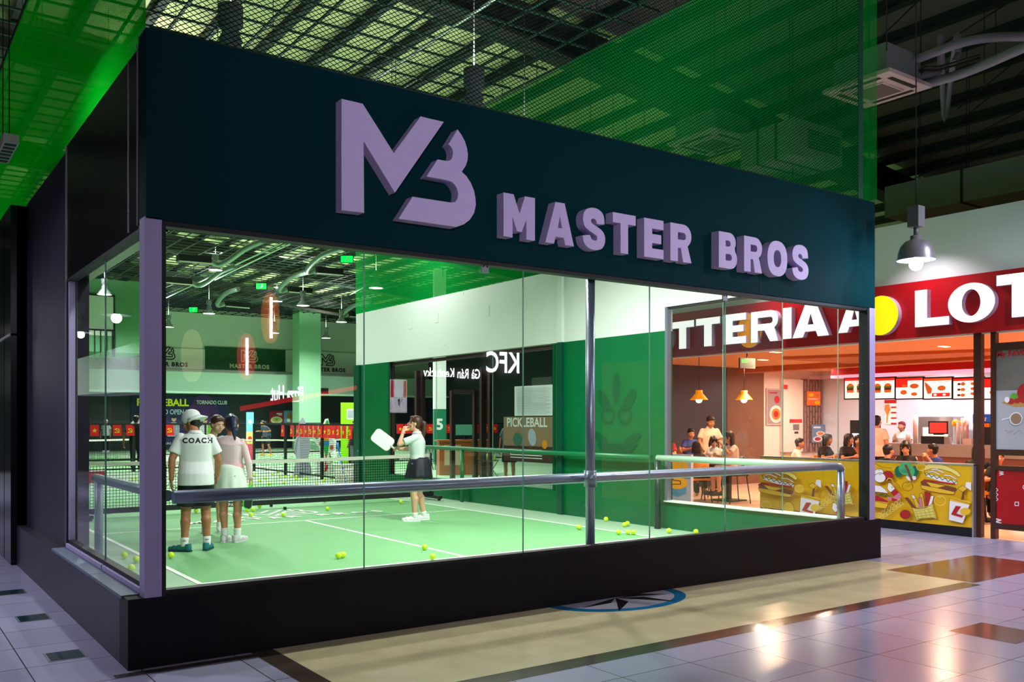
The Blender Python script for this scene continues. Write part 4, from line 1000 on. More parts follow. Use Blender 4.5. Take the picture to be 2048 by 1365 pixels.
for k, (px, w_, bot) in enumerate(((835, 9, 958), (846, 7, 958), (966, 12, 962), (981, 9, 960))):
    p = at(px, bot, 'z', 0); sc_ = (p - Vector(CAM)).length / 1812
    t = thing('door_post', ['dark brown post behind the hair of the woman', 'thin brown post behind the ponytail', 'thick brown post right of the wooden counter', 'thin brown post before the notice sheets'][k], 'post', p)
    MB().use(m_brownf).box(-w_ * sc_ / 2, w_ * sc_ / 2, -.05, .05, 0, 3.0).build('shaft', None, t)
p = at(905, 958, 'z', 0); q = at(950, 958, 'z', 0)
t = thing('door_frame', 'open brown door frame standing beyond the side window', 'door frame', p)
d = q - p; MB().use(m_brownf).box(-.06, .06, -.05, .05, 0, 2.45).build('jamb', None, t); MB().use(m_brownf).box(d.x - .06, d.x + .06, d.y - .05, d.y + .05, 0, 2.45).build('jamb', None, t); MB().use(m_brownf).obox((0, 0, 2.42), (d.x, d.y, 2.42), .1, .12).build('lintel', None, t)
y = 6.45
t = thing('notice_sheet', 'white printed notice sheet stuck inside the right end of the side window', 'notice', (XR + .095, 6.3, 0)); y0, y1 = at(1106, 830, 'x', XR + .1).y, at(1008, 830, 'x', XR + .1).y
z0, z1 = at(1060, 832, 'x', XR + .1).z, at(1060, 772, 'x', XR + .1).z
MB().use(m_wht).box(-.002, .002, y0 - 6.3, y1 - 6.3 - .35, z0, z1).build('sheet', None, t)
a = Art((-.003, y1 - 6.3 - .35, z0), (0, -1, 0), (0, 0, 1)); wv = y1 - .35 - y0
for k in range(22): a.rect(.08, (z1 - z0) * (.05 + k * .042), wv - .06 - .1 * (k % 3 == 0), (z1 - z0) * (.05 + k * .042) + .006, m_grey)
a.build('print', t)
p = at(1060, 985, 'x', XR + .3); t = thing('club_poster', 'translucent orange pickleball poster on the side window under the notice', 'poster', (XR + .095, y0, 0))
z0, z1 = at(1060, 925, 'x', XR + .1).z, at(1060, 834, 'x', XR + .1).z; wv = y1 - y0
MB().use(mat('poster tan', (150, 120, 92), .6)).box(-.002, .002, 0, wv, z0, z1).build('sheet', None, t)
a = Art((-.003, wv, z0), (0, -1, 0), (0, 0, 1)); h_ = z1 - z0
a.rect(0, 0, wv, h_ * .35, mat('poster brown', (70, 40, 28), .6)); a.text('PICKLEBALL', .1, h_ * .78, wv / 6.4, m_wht, .004); a.ell(wv * .6, h_ * .55, .12, .16, m_grey, rot=.3); a.ell(wv * .85, h_ * .4, .08, .08, mat('print orange', None)); a.ell(wv * .3, h_ * .5, .14, .12, mat('poster teal', (60, 110, 90), .6))
for k in range(4): a.rect(wv * .15, h_ * (.08 + k * .06), wv * .8, h_ * (.10 + k * .06), m_wht)
a.build('print', t)

# ================================================================== PEOPLE
SK1 = mat('skin tan', (176, 116, 78), .5); SK2 = mat('skin fair', (222, 170, 138), .5); SK3 = mat('skin warm', (206, 140, 106), .5)
HR = mat('hair black', (20, 16, 16), .45); HRB = mat('hair brown', (70, 38, 26), .45)
EYW = mat('eye white', (235, 235, 235), .3); LIP = mat('lips', (180, 84, 78), .5)
def vadd(a, b, k=1): return tuple(a[i] + b[i] * k for i in range(3))
def caps(mb, p0, r0, p1, r1, n=12, flat0=False, flat1=False, sy=1.0):
    """tapered limb segment with round (or flat) ends"""
    p0, p1 = Vector(p0), Vector(p1); d = p1 - p0; L = d.length; d = d / L if L > 1e-6 else Vector((0, 0, 1))
    prof = []
    if flat0: prof.append((1e-4, 0)); prof.append((r0, 0))
    else:
        for k in range(5): a = -pi / 2 + pi / 2 * k / 4; prof.append((max(r0 * cos(a), 1e-4), r0 * sin(a)))
    if flat1: prof += [(r1, L), (1e-4, L)]
    else:
        for k in range(5): a = pi / 2 * k / 4; prof.append((max(r1 * cos(a), 1e-4), L + r1 * sin(a)))
    u = Vector((0, 1, 0)) if abs(d.y) < .9 else Vector((1, 0, 0)); a_ = d.cross(u).normalized(); b_ = a_.cross(d)
    vs = [p0 + d * h + a_ * r * cos(2 * pi * k / n) + b_ * r * sin(2 * pi * k / n) * sy for r, h in prof for k in range(n)]
    m = len(prof)
    fs = [(i * n + k, i * n + (k + 1) % n, (i + 1) * n + (k + 1) % n, (i + 1) * n + k) for i in range(m - 1) for k in range(n)]
    fs += [tuple(range(n))[::-1], tuple((m - 1) * n + k for k in range(n))]
    mb.add(vs, fs, True)
def loft(mb, secs, n=20, sq=2.4):
    """secs: (centre, half width, half depth[, side dir, front dir]); superellipse sections"""
    vs = []
    for s_ in secs:
        c, a, b = Vector(s_[0]), s_[1], s_[2]; X = Vector(s_[3]) if len(s_) > 3 else Vector((1, 0, 0)); Y = Vector(s_[4]) if len(s_) > 4 else Vector((0, 1, 0))
        for k in range(n):
            t = 2 * pi * k / n; ct, st = cos(t), sin(t)
            vs.append(c + X * a * abs(ct) ** (2 / sq) * (1 if ct > 0 else -1) + Y * b * abs(st) ** (2 / sq) * (1 if st > 0 else -1))
    m = len(secs)
    fs = [(i * n + k, i * n + (k + 1) % n, (i + 1) * n + (k + 1) % n, (i + 1) * n + k) for i in range(m - 1) for k in range(n)]
    fs += [tuple(range(n))[::-1], tuple((m - 1) * n + k for k in range(n))]
    mb.add(vs, fs, True)
def melt(mb, name, m, parent, vox=.008, it=4, **kw):
    """fuse overlapping volumes into one continuous skin"""
    me = bpy.data.meshes.new(name); me.from_pydata(mb.v, [], mb.f); me.update()
    o = bpy.data.objects.new(name, me); COL.objects.link(o)
    r = o.modifiers.new('r', 'REMESH'); r.mode = 'VOXEL'; r.voxel_size = vox; r.use_smooth_shade = True
    s_ = o.modifiers.new('s', 'SMOOTH'); s_.factor = .5; s_.iterations = it
    ev = bpy.data.meshes.new_from_object(o.evaluated_get(bpy.context.evaluated_depsgraph_get())); bpy.data.objects.remove(o); bpy.data.meshes.remove(me)
    ev.polygons.foreach_set('use_smooth', [True] * len(ev.polygons))
    ev.materials.clear(); ev.materials.append(m)
    o = bpy.data.objects.new(name, ev); COL.objects.link(o); o.parent = parent
    return tag(o, **kw)
def hand(mb, wrist, d, nrm, side, curl=.5, s=1.0, rad=.0085, thumb=True):
    """palm, four bent unequal fingers, thumb from the side of the palm"""
    d = Vector(d).normalized(); nrm = Vector(nrm); nrm = (nrm - d * nrm.dot(d)).normalized(); x = d.cross(nrm).normalized() * side
    w_ = Vector(wrist); P = lambda a, b, c: w_ + (x * a + d * b + nrm * c) * s
    for i in range(4): caps(mb, P((-.026 + i * .0175) * .7, .012, 0), .014 * s, P(-.027 + i * .018, .082, 0), .0115 * s, 8)
    for i, L in enumerate((.068, .078, .074, .058)):
        a0 = Vector((-.029 + i * .0195, .085, 0)); p_ = a0; ang = 0
        for j, seg in enumerate((.44, .32, .24)):
            ang += curl * (.75 if j == 0 else .95) + i * .04
            q = p_ + Vector((( -.0 + (i - 1.5) * .05) * seg * L, cos(ang) * seg * L, sin(ang) * seg * L))
            caps(mb, P(*p_), rad * s * (1 - .08 * j), P(*q), rad * s * (.94 - .1 * j), 8); p_ = q
    if thumb:
        a0 = Vector((-.024, .028, .004)); b0 = Vector((-.052, .062, .016)); c0 = Vector((-.056, .094, .028 + .02 * curl))
        caps(mb, P(*a0), .014 * s, P(*b0), .011 * s, 8); caps(mb, P(*b0), .0108 * s, P(*c0), .0088 * s, 8)
def person(label, p, face, J={}, h=1.7, sk=SK1, top=None, bottom=None, head=(0, 0), hair='short', hairm=HR, vox=.012, shoes=None, socks=None, female=False, cat='person', curl=(.5, .5), seated=False, build=1.0, group=None, name='person', handn=None, face_detail=True, lean=(0, 0), prints=None, hand_s=1.0, wristd=None, hide_legs=False):
    """local frame: x = the person's right, y = ahead, z = up; joints may be overridden"""
    k = h / 1.7
    root = thing(name, label, cat, p, face - pi / 2, group)
    K = dict(ankL=(-.10, -.02, .09), ankR=(.10, -.02, .09), kneeL=(-.10, .02, .49), kneeR=(.10, .02, .49), hipL=(-.09, 0, .90), hipR=(.09, 0, .90), pel=(0, 0, .95), waist=(0, 0, 1.08), chest=(0, 0, 1.28), neck=(0, -.01, 1.43),
             shL=(-.175, 0, 1.385), shR=(.175, 0, 1.385), elL=(-.23, -.02, 1.12), elR=(.23, -.02, 1.12), wrL=(-.25, .05, .87), wrR=(.25, .05, .87), head=(0, .02, 1.57), toeL=None, toeR=None)
    if female: K.update(shL=(-.155, 0, 1.375), shR=(.155, 0, 1.375))
    K.update(J)
    K = {a: (tuple(x * k for x in v) if v else None) for a, v in K.items()}
    B = build * k; f = .88 if female else 1.0
    mb = MB()
    ctr = lambda a, b: tuple((K[a][i] + K[b][i]) / 2 for i in range(3))
    shc = ctr('shL', 'shR'); sd = (Vector(K['shR']) - Vector(K['shL'])); sw = sd.length / 2; sd = sd.normalized()
    up = (Vector(K['neck']) - Vector(K['waist'])).normalized(); fr = up.cross(sd).normalized()
    if fr.dot(Vector((0, 1, 0))) < -.3: fr = -fr
    def torso(m_, g, z0=None, waistf=1.0):
        wv = .118 if female else .145
        loft(m_, [(vadd(K['pel'], (0, 0, -.07 * k)), (.150 if female else .145) * B + g, .098 * B + g), (K['pel'], (.165 if female else .155) * B + g, .108 * B + g), (K['waist'], wv * B * waistf + g, .092 * B + g),
                  (K['chest'], (.148 * f + .01) * B + g, .112 * B * (.98 if female else 1) + g, sd, fr), (tuple(Vector(shc) - up * .035 * k), sw * .93 + g * .8, .088 * B + g, sd, fr), (tuple(Vector(shc) + up * .022 * k), sw * .60 + g * .5, .062 * B + g * .6, sd, fr)])
        if female:
            for i in (-1, 1): m_.ball(Vector(K['chest']) + Vector(sd) * i * .065 * k + fr * (.075 * k) + up * .01, .062 * k + g, 12)
    torso(mb, 0)
    if not seated:
        for i in (-1, 1): mb.ball(Vector(K['pel']) + Vector((i * .075 * k, -.055 * k, -.055 * k)), .088 * B, 12)
    caps(mb, tuple(Vector(shc)), .062 * B * f, K['head'], .052 * B * f)
    for s_ in 'LR':
        caps(mb, Vector(K['sh' + s_]).lerp(Vector(shc), .1) - up * .012 * k, .050 * B * f, K['el' + s_], .040 * B * f); caps(mb, K['el' + s_], .040 * B * f, K['wr' + s_], .027 * B * f)
        mid = Vector(K['el' + s_]).lerp(Vector(K['wr' + s_]), .28); mb.ball(mid, .041 * B * f, 10)
        if not hide_legs:
            caps(mb, K['hip' + s_], .088 * B, K['knee' + s_], .056 * B); caps(mb, K['knee' + s_], .055 * B, K['ank' + s_], .036 * B)
            cm = Vector(K['knee' + s_]).lerp(Vector(K['ank' + s_]), .30) + Vector((0, -.016 * k, 0)); caps(mb, cm, .056 * B, Vector(K['knee' + s_]).lerp(Vector(K['ank' + s_]), .55), .046 * B)
            tv = Vector(K['toe' + s_]) if K['toe' + s_] else Vector(K['ank' + s_]) + Vector((0, .15 * k, -.055 * k))
            caps(mb, Vector(K['ank' + s_]) - Vector((0, 0, .02 * k)), .030 * B, tuple(Vector(K['ank' + s_]).lerp(tv, .7)), .020 * B)
        dv = (Vector(K['wr' + s_]) - Vector(K['el' + s_])); 
        if wristd and s_ in wristd: dv = Vector(wristd[s_])
        nv = (handn or {}).get(s_, (1 if s_ == 'L' else -1, .2, 0))
        cv = curl[0] if s_ == 'L' else curl[1]
        if cv is not None: hand(mb, K['wr' + s_], dv, nv, 1 if s_ == 'L' else -1, cv, k * hand_s, max(.0085, vox * .9))
    # head: yaw then pitch, on the neck
    yaw, pit = head; Rm = Matrix.Rotation(yaw, 3, 'Z') @ Matrix.Rotation(pit, 3, 'X')
    H = Vector(K['head']); hv = lambda x, y, z: H + Rm @ (Vector((x, y, z)) * k)
    mb.ball(hv(0, -.008, .03), .1 * k, 18, (.80, .98, .98), Rm); mb.ball(hv(0, .028, -.03), .078 * k, 14, (.80, .92, 1.1), Rm); mb.ball(hv(0, .062, -.078), .032 * k, 10, (1.1, .9, .9), Rm)
    caps(mb, hv(0, .096, .012), .010 * k, hv(0, .112, -.018), .0145 * k, 8)
    for i in (-1, 1):
        mb.ball(hv(i * .080, -.005, -.005), .026 * k, 10, (.45, .75, 1.2), Rm); mb.ball(hv(i * .045, .07, -.02), .03 * k, 10, (1, .7, 1), Rm)
    mb.ball(hv(0, .097, -.050), .016 * k, 8, (1.6, .6, .7), Rm)
    melt(mb, 'body', sk, root, vox, 3)
    if face_detail:
        b = MB().use(EYW)
        for i in (-1, 1): b.ball(hv(i * .032, .087, .012), .0115 * k, 8, (1.25, .6, .7), Rm)
        b.use(HR)
        for i in (-1, 1): b.ball(hv(i * .032, .0935, .012), .0062 * k, 8); 
        b.build('eye', None, root)
        b = MB().use(HR)
        for i in (-1, 1): b.obox(hv(i * .016, .096, .034), hv(i * .05, .086, .036), .006 * k, .007 * k)
        b.build('eyebrow', None, root)
        MB().use(LIP).obox(hv(-.02, .107, -.052), hv(.02, .107, -.052), .008 * k, .009 * k).build('mouth', None, root)
    # hair
    hb = MB()
    if hair in ('short', 'bob', 'long', 'pony', 'bun'):
        hb.ball(hv(0, -.022, .050), .108 * k, 18, (.84, .96, .86), Rm); hb.ball(hv(0, -.045, -.005), .088 * k, 14, (.90, .72, 1.0), Rm)
        hb.ball(hv(0, .045, .098), .055 * k, 12, (1.25, .8, .55), Rm)
    if hair == 'bob' or hair == 'long':
        zl = -.15 if hair == 'bob' else -.30
        for i in (-1, 1): caps(hb, hv(i * .072, -.02, .03), .034 * k, hv(i * .08, .005 if hair == 'bob' else -.02, zl * .8), .026 * k)
        loft(hb, [(hv(0, -.05, .05), .08 * k, .05 * k), (hv(0, -.065, -.06), .092 * k, .045 * k), (hv(0, -.07, zl), .085 * k, .032 * k)])
        for i in (-1, 1): caps(hb, hv(i * .03, .075, .085), .022 * k, hv(i * .07, .06, -.03), .016 * k)
    if hair == 'pony':
        caps(hb, hv(0, -.09, .05), .034 * k, hv(0, -.15, .03), .036 * k); caps(hb, hv(0, -.15, .03), .036 * k, hv(0, -.165, -.09), .042 * k); caps(hb, hv(0, -.165, -.09), .042 * k, hv(.01, -.15, -.24), .016 * k)
        for i in (-1, 1): caps(hb, hv(i * .055, .068, .07), .012 * k, hv(i * .072, .058, -.06), .007 * k)
    if hb.v: melt(hb, 'hair', hairm, root, max(vox, .008), 2)
    # clothes
    if top:
        tm, kind = top[0], top[1]; tb = MB(); g = .014 * k
        hem = top[2] * k if len(top) > 2 else .84 * k
        zz = lambda z: z * k
        hw = (.168 if female else .178) * B
        lo = Vector(K['pel']); hc = Vector((lo.x, lo.y, hem)) if not seated else lo - Vector((0, 0, .06 * k))
        bk = Vector((0, -.022 * k, 0)) if not seated else Vector((0, 0, 0))
        secs = [(tuple(hc + bk), hw * 1.02 + g, .150 * B + g), (tuple((hc + Vector(K['waist'])) / 2 + bk), hw * 1.0 + g, .148 * B + g), (K['waist'], (hw * (.78 if female else .9)) + g * (1 if female else 1.4), (.098 if female else .11) * B + g),
                (K['chest'], (.155 * f + .012) * B + g, .118 * B + g, sd, fr), (tuple(Vector(shc) - up * .035 * k), sw * .98 + g, .092 * B + g, sd, fr), (tuple(Vector(shc) + up * .03 * k), sw * .58 + g, .066 * B + g * .7, sd, fr), (tuple(Vector(shc) + up * .055 * k), sw * .36, .056 * B, sd, fr)]
        if hem > K['pel'][2] and not seated: secs = [(tuple(Vector(K['waist']) - Vector((0, 0, .07 * k))), hw * .86 + g * .6, .105 * B + g * .6)] + secs[2:]
        loft(tb, secs, 24)
        if female:
            for i in (-1, 1): tb.ball(Vector(K['chest']) + Vector(sd) * i * .065 * k + fr * (.072 * k) + up * .01, .066 * k + g * .7, 12)
        for s_ in 'LR':
            S0, E0, W0 = Vector(K['sh' + s_]), Vector(K['el' + s_]), Vector(K['wr' + s_])
            if kind == 'short': S1 = S0.lerp(Vector(shc), .16) - up * .016 * k; caps(tb, S1, .062 * B * f, S0.lerp(E0, .72), .066 * B * f, 14, False, True)
            elif kind == 'long': S1 = S0.lerp(Vector(shc), .14) - up * .014 * k; caps(tb, S1, .056 * B * f, E0, .047 * B * f, 12); caps(tb, E0, .050 * B * f, E0.lerp(W0, .96), .036 * B * f, 12, False, True)
        tp = melt(tb, 'shirt', tm, root, max(vox, .009), 3)
        if len(top) > 3 and top[3] == 'collar':
            cb = MB().use(top[4] if len(top) > 4 else tm); c0 = Vector(shc) + up * .05 * k
            for a0 in range(12):
                t0, t1 = 2 * pi * a0 / 12, 2 * pi * (a0 + 1) / 12
                q = lambda t, z, r: c0 + sd * cos(t) * r * k + fr * sin(t) * r * .9 * k + up * z * k
                cb.add([q(t0, .0, .088), q(t1, .0, .088), q(t1, .035, .066), q(t0, .035, .066)], [(0, 1, 2, 3)], True)
            cb.build('collar', None, tp)
    if bottom and not hide_legs:
        bm_, kind = bottom[0], bottom[1]; bb_ = MB(); g = .012 * k
        pc = Vector(K['pel'])
        if kind in ('shorts', 'trousers'):
            fr_ = .86 if kind == 'shorts' else .97
            loft(bb_, [((pc.x, pc.y, pc.z - .10 * k), .165 * B + g, .118 * B + g), (tuple(pc), .166 * B + g, .116 * B + g), ((pc.x, pc.y, pc.z + .08 * k), .15 * B + g, .105 * B + g)])
            for s_ in 'LR':
                Hh, Kn, An = Vector(K['hip' + s_]), Vector(K['knee' + s_]), Vector(K['ank' + s_])
                if kind == 'shorts': caps(bb_, Hh, .10 * B + g * .5, Hh.lerp(Kn, fr_), .092 * B + g, 16, False, True)
                else: caps(bb_, Hh, .100 * B, Kn, .070 * B, 14); caps(bb_, Kn, .070 * B, Kn.lerp(An, .95), .056 * B, 14, False, True)
                bb_.ball(pc + Vector(((-.075 if s_ == 'L' else .075) * k, (-.038 * k if not seated else 0), -.06 * k)), .098 * B, 12)
        else:   # skirt
            hz = bottom[2] * k; vs = []; n = 48; rows = 7
            for i in range(rows + 1):
                t_ = i / rows; z = (pc.z + .09 * k) * (1 - t_) + hz * t_; cy = pc.y * (1 - t_) + (K['kneeL'][1] + K['kneeR'][1]) / 2 * t_ * .4
                for j in range(n):
                    an = 2 * pi * j / n; pl_ = 1 + .045 * t_ * sin(an * 11 + .6)
                    vs.append(((pc.x + ((.135 + .075 * t_ ** .7) * B + g) * pl_ * cos(an)), cy - .02 + ((.125 + .07 * t_ ** .6) * B + g) * pl_ * sin(an), z))
            bb_ = MB().use(bm_).add(vs, [(i * n + j, (i + 1) * n + j, (i + 1) * n + (j + 1) % n, i * n + (j + 1) % n) for i in range(rows) for j in range(n)], True)
            o = bb_.build('skirt', None, root); sm = o.modifiers.new('thick', 'SOLIDIFY'); sm.thickness = .006
            bb_ = None
        if bb_: melt(bb_, kind, bm_, root, max(vox, .009), 3)
    if not hide_legs:
        for s_ in 'LR':
            A_ = Vector(K['ank' + s_]); Kn = Vector(K['knee' + s_]); tv = Vector(K['toe' + s_]) if K['toe' + s_] else A_ + Vector((0, .15 * k, -.055 * k))
            if socks: sb = MB(); caps(sb, A_, .042 * B, A_.lerp(Kn, socks[1]), .047 * B, 14, False, True); melt(sb, 'sock', socks[0], root, max(vox, .008), 2)
            if shoes:
                dv = tv - A_; dv.z = 0; dv.normalize(); sx = Vector((dv.y, -dv.x, 0)); q = A_ - dv * .055 * k; z0 = A_.z - .09 * k
                sb = MB()
                W = lambda a, z: (q.x + dv.x * a * k, q.y + dv.y * a * k, z0 + z * k)
                upv = Vector((0, 0, 1))
                for a_, hw_, hh_ in ((.0, .034, .036), (.05, .037, .040), (.12, .040, .034), (.18, .042, .025), (.235, .034, .018)): sb.ball(W(a_, .018 + hh_), max(hw_, hh_) * k * 1.05, 12, (1, 1, .95))
                caps(sb, W(.0, .04), .038 * k, W(.01, .10), .040 * k, 12, False, True); caps(sb, W(.05, .05), .04 * k, W(.17, .035), .036 * k)
                sh = melt(sb, 'shoe', shoes[0], root, max(vox * .8, .007), 2)
                sl = MB().use(shoes[1]); n = 14; vs = []
                for zz_ in (0, .024):
                    for a_, hw_ in ((-.035, .026), (-.02, .036), (.04, .040), (.10, .043), (.17, .047), (.23, .042), (.262, .02)):
                        for sg in (-1, 1): c_ = Vector(W(a_, zz_)) + sx * sg * hw_ * k; vs.append(c_)
                m7 = 14; fs = []
                for base in (0, 14):
                    for i in range(6): fs.append((base + 2 * i, base + 2 * i + 1, base + 2 * i + 3, base + 2 * i + 2))
                for i in range(6): fs += [(2 * i, 2 * i + 2, 14 + 2 * i + 2, 14 + 2 * i), (2 * i + 1, 2 * i + 3, 14 + 2 * i + 3, 14 + 2 * i + 1)]
                fs += [(0, 1, 15, 14), (12, 13, 27, 26)]
                sl.add(vs, fs).build('sole', None, sh)
    root['_K'] = str(k)
    return root, K, hv
def clean(r):
    if '_K' in r: del r['_K']
W2 = lambda root, l: root.matrix_basis @ Vector(l)
m_shw = mat('white jersey', (236, 240, 240), .7, bump=.1, nscale=6); m_shk = mat('black cloth', (16, 18, 24), .75, bump=.15, nscale=8)
m_teal = mat('teal shoe', (16, 120, 120), .4); m_tealk = mat('teal sole', (12, 60, 66), .5); m_sock = mat('white sock', (240, 242, 240), .8); m_swh = mat('white shoe', (240, 240, 240), .5); m_sgr = mat('grey white shoe', (206, 204, 206), .5)
m_pinkt = mat('pink long sleeve top', (238, 206, 212), .65, bump=.1, nscale=6); m_sk1 = mat('white skirt', (228, 240, 226), .7); m_pinkb = mat('pink waistband', (240, 176, 184), .7)
m_tee = mat('pale grey tee', (208, 216, 212), .7, bump=.1, nscale=6); m_sk2 = mat('navy black skirt', (18, 22, 36), .6)

# coach, seen from behind, head turned left and bowed, white cap worn backwards
pf = at(392, 1103, 'z', 0); fa = TH + .32
root, K, hv = person('man in white shirt lettered COACH, black shorts and backwards white cap, standing back to us', pf, fa,
    dict(ankL=(-.13, -.04, .09), ankR=(.125, .02, .09), kneeL=(-.115, .03, .49), kneeR=(.11, .06, .50), pel=(0, 0, .94), waist=(.0, .02, 1.08), chest=(0, .02, 1.28), neck=(-.01, .045, 1.44), head=(-.055, .115, 1.545),
         shL=(-.205, .03, 1.375), shR=(.195, .0, 1.36), elL=(-.27, -.04, 1.10), elR=(.255, .03, 1.10), wrL=(-.275, -.05, .87), wrR=(.245, .14, .90), toeL=(-.25, .03, .035), toeR=(.16, .16, .035)),
    h=1.74, sk=SK1, top=(m_shw, 'short', .80, 'collar'), bottom=(m_shk, 'shorts'), head=(1.05, -.38), hair='short', vox=.007, shoes=(m_teal, m_tealk), socks=(m_sock, .20), curl=(.35, .5), build=1.08)
k = 1.74 / 1.7
cb = MB(); Rm = Matrix.Rotation(1.05, 3, 'Z') @ Matrix.Rotation(-.38, 3, 'X')
cb.ball(hv(0, -.02, .062), .118 * k, 20, (.88, 1.0, .84), Rm)
cap = melt(cb, 'cap', m_shw, root, .007, 2, label='white cap worn backwards')
bb = MB().use(m_shw); vs = []
for i in range(2):
    for j in range(11):
        a_ = pi + pi * j / 10
        r_ = (.092, .165)[i]; vs.append(hv(r_ * .92 * cos(a_) * (.95 if i else 1), -.03 + r_ * sin(a_) * 1.12, .035 - .035 * i + (.012 if i == 0 else -.006)))
bb.add(vs, [(j, j + 1, 12 + j, 11 + j) for j in range(10)], True); o = bb.build('brim', None, cap); o.modifiers.new('t', 'SOLIDIFY').thickness = .006
# COACH lettering on the back of the shirt
sh = [c for c in root.children if c.name.startswith('shirt')][0]
def on_cloth(txt, size, zc, xc, mt, parent, root_, spread=1.0, back=True, bold=.004):
    """letters laid on the cloth by dropping each vertex onto the shirt surface"""
    vs, fs = text_faces(txt, size, bold, 'CENTER', 0, 1.25)
    from mathutils.bvhtree import BVHTree
    me = parent.data; bvh = BVHTree.FromPolygons([v.co for v in me.vertices], [p_.vertices for p_ in me.polygons])
    out = []
    for v in vs:
        sgn = 1 if back else -1
        hit = bvh.ray_cast(Vector((xc + v.x * sgn, -1.0 * sgn, zc + v.y)), Vector((0, sgn, 0)))
        out.append((hit[0] + Vector((0, -.003 * sgn, 0))) if hit[0] else Vector((xc + v.x, 0, zc)))
    MB().use(mt).add(out, fs).build('lettering', None, parent)
on_cloth('COACH', .085, 1.305 * k, .02, m_ink, sh, root)
for s_ in 'LR':
    A_ = Vector(K['ank' + s_]); MB().use(m_ink).obox(A_ + Vector((-.02, -.047, .05)), A_ + Vector((.02, -.047, .05)), .004, .006).build('sock_mark', None, [c for c in root.children if c.name.startswith('sock')][0 if s_ == 'L' else 1])
clean(root)
# boy in white and blue shirt between coach and woman
pf = at(424, 1066, 'z', 0)
root, K, hv = person('boy in white shirt with light blue shoulder leaning in between the coach and the woman', pf, TH + pi + .35, dict(shL=(-.15, .02, 1.30), shR=(.17, .0, 1.33), head=(-.07, .10, 1.53), neck=(-.02, .05, 1.42), elL=(-.2, .05, 1.08), wrL=(-.16, .22, 1.0)),
    h=1.72, sk=SK2, top=(m_shw, 'short', .84), bottom=(m_shk, 'shorts'), head=(.5, -.3), hair='short', hairm=HRB, vox=.009, shoes=(m_swh, m_swh), socks=(m_sock, .15), build=.92)
sh = [c for c in root.children if c.name.startswith('shirt')][0]; kk = 1.72 / 1.7
b = MB(); caps(b, vadd(K['shL'], (.01, 0, .012)), .068, Vector(K['shL']).lerp(Vector(K['elL']), .5), .071, 14, False, True); melt(b, 'shoulder_panel', mat('pale blue cloth', (120, 200, 226), .7), sh, .01, 2)
clean(root)
# woman in pink top and white skirt
pf = at(462, 1086, 'z', 0)
root, K, hv = person('woman in pale pink long-sleeved top and white skirt with dark ponytail, back to us', pf, TH - .08,
    dict(ankL=(-.085, 0, .09), ankR=(.085, 0, .09), kneeL=(-.10, .0, .49), kneeR=(.09, .0, .49), shL=(-.17, 0, 1.36), shR=(.185, -.01, 1.325), head=(-.015, .06, 1.53), neck=(0, .03, 1.42), elL=(-.17, .10, 1.12), wrL=(-.06, .27, 1.12), elR=(.235, -.01, 1.06), wrR=(.245, .04, .83), toeL=(-.09, .14, .035), toeR=(.12, .13, .035)),
    h=1.71, sk=SK3, top=(m_pinkt, 'long', 1.0), bottom=(m_sk1, 'skirt', .66), head=(.25, -.45), hair='short', hairm=HRB, vox=.007, shoes=(m_sgr, m_sgr), socks=(m_sock, .26), female=True, build=1.04, curl=(.5, .7))
for c in root.children:
    if c.name.startswith('skirt'):
        MB().use(m_pinkb).lathe((0, -.02, .99), [(.160, -.035), (.160, 0), (.152, .055)], 30).build('waistband', None, c).scale = (1.10, .96, 1)
        b = MB().use(m_sk1)
        for i in (-1, 1): b.tube([(-.02, -.182, .95), (-.02 + i * .035, -.190, .91), (-.02 + i * .03, -.202, .84), (-.02 + i * .012, -.212, .78)], .004, 5)
        b.build('drawstring', None, c)
b = MB(); caps(b, hv(0, -.10, .085), .045, hv(.02, -.16, .02), .05); caps(b, hv(.02, -.16, .02), .05, hv(.05, -.17, -.10), .045); caps(b, hv(.05, -.17, -.10), .042, hv(.07, -.13, -.26), .012)
for i in range(7): caps(b, hv(.01 + i * .008, -.165 - .004 * i, .03), .02, hv(.02 + i * .014, -.155 - .01 * (i % 3), -.14 - .02 * (i % 4)), .007)
melt(b, 'ponytail', mat('hair blue black', (18, 34, 66), .4), root, .007, 2, label='blue-black ponytail'); clean(root)
wr = W2(root, K['wrR'])
t = thing('pickleball_paddle', 'dark paddle with bright green edge hanging from the hand of the woman in pink', 'paddle', wr, TH - .3)
def paddle(t, face_m, edge_m, w_=.19, L=.27, ang=0, hl=.13):
    pts = []
    for cx, cy, a0 in ((w_ / 2 - .055, .055, -90), (w_ / 2 - .055, L - .055, 0), (-w_ / 2 + .055, L - .055, 90), (-w_ / 2 + .055, .055, 180)):
        for j in range(6): a = radians(a0 + 90 * j / 5); pts.append((cx + .055 * cos(a), cy + .055 * sin(a)))
    R_ = Matrix.Rotation(ang, 3, 'Y')
    q = lambda x, y, d_: R_ @ Vector((x, d_, -(y + .06)))
    MB().use(face_m).prism([q(x * .96, (y - L / 2) * .97 + L / 2, -.006) for x, y in pts], R_ @ Vector((0, .012, 0))).build('face', None, t)
    MB().use(edge_m).tube([q(x, y, 0) for x, y in pts] + [q(*pts[0], 0)], .0075, 6, False).build('edge_guard', None, t)
    MB().use(edge_m if edge_m is not m_ink else m_ink).tube([q(0, .01, 0), q(0, -.02, 0), q(0, -hl, 0)], [.02, .015, .016], 10).build('handle', None, t)
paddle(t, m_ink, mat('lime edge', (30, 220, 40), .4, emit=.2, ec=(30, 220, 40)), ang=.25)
t.location = t.location + Vector((0, 0, -.06))
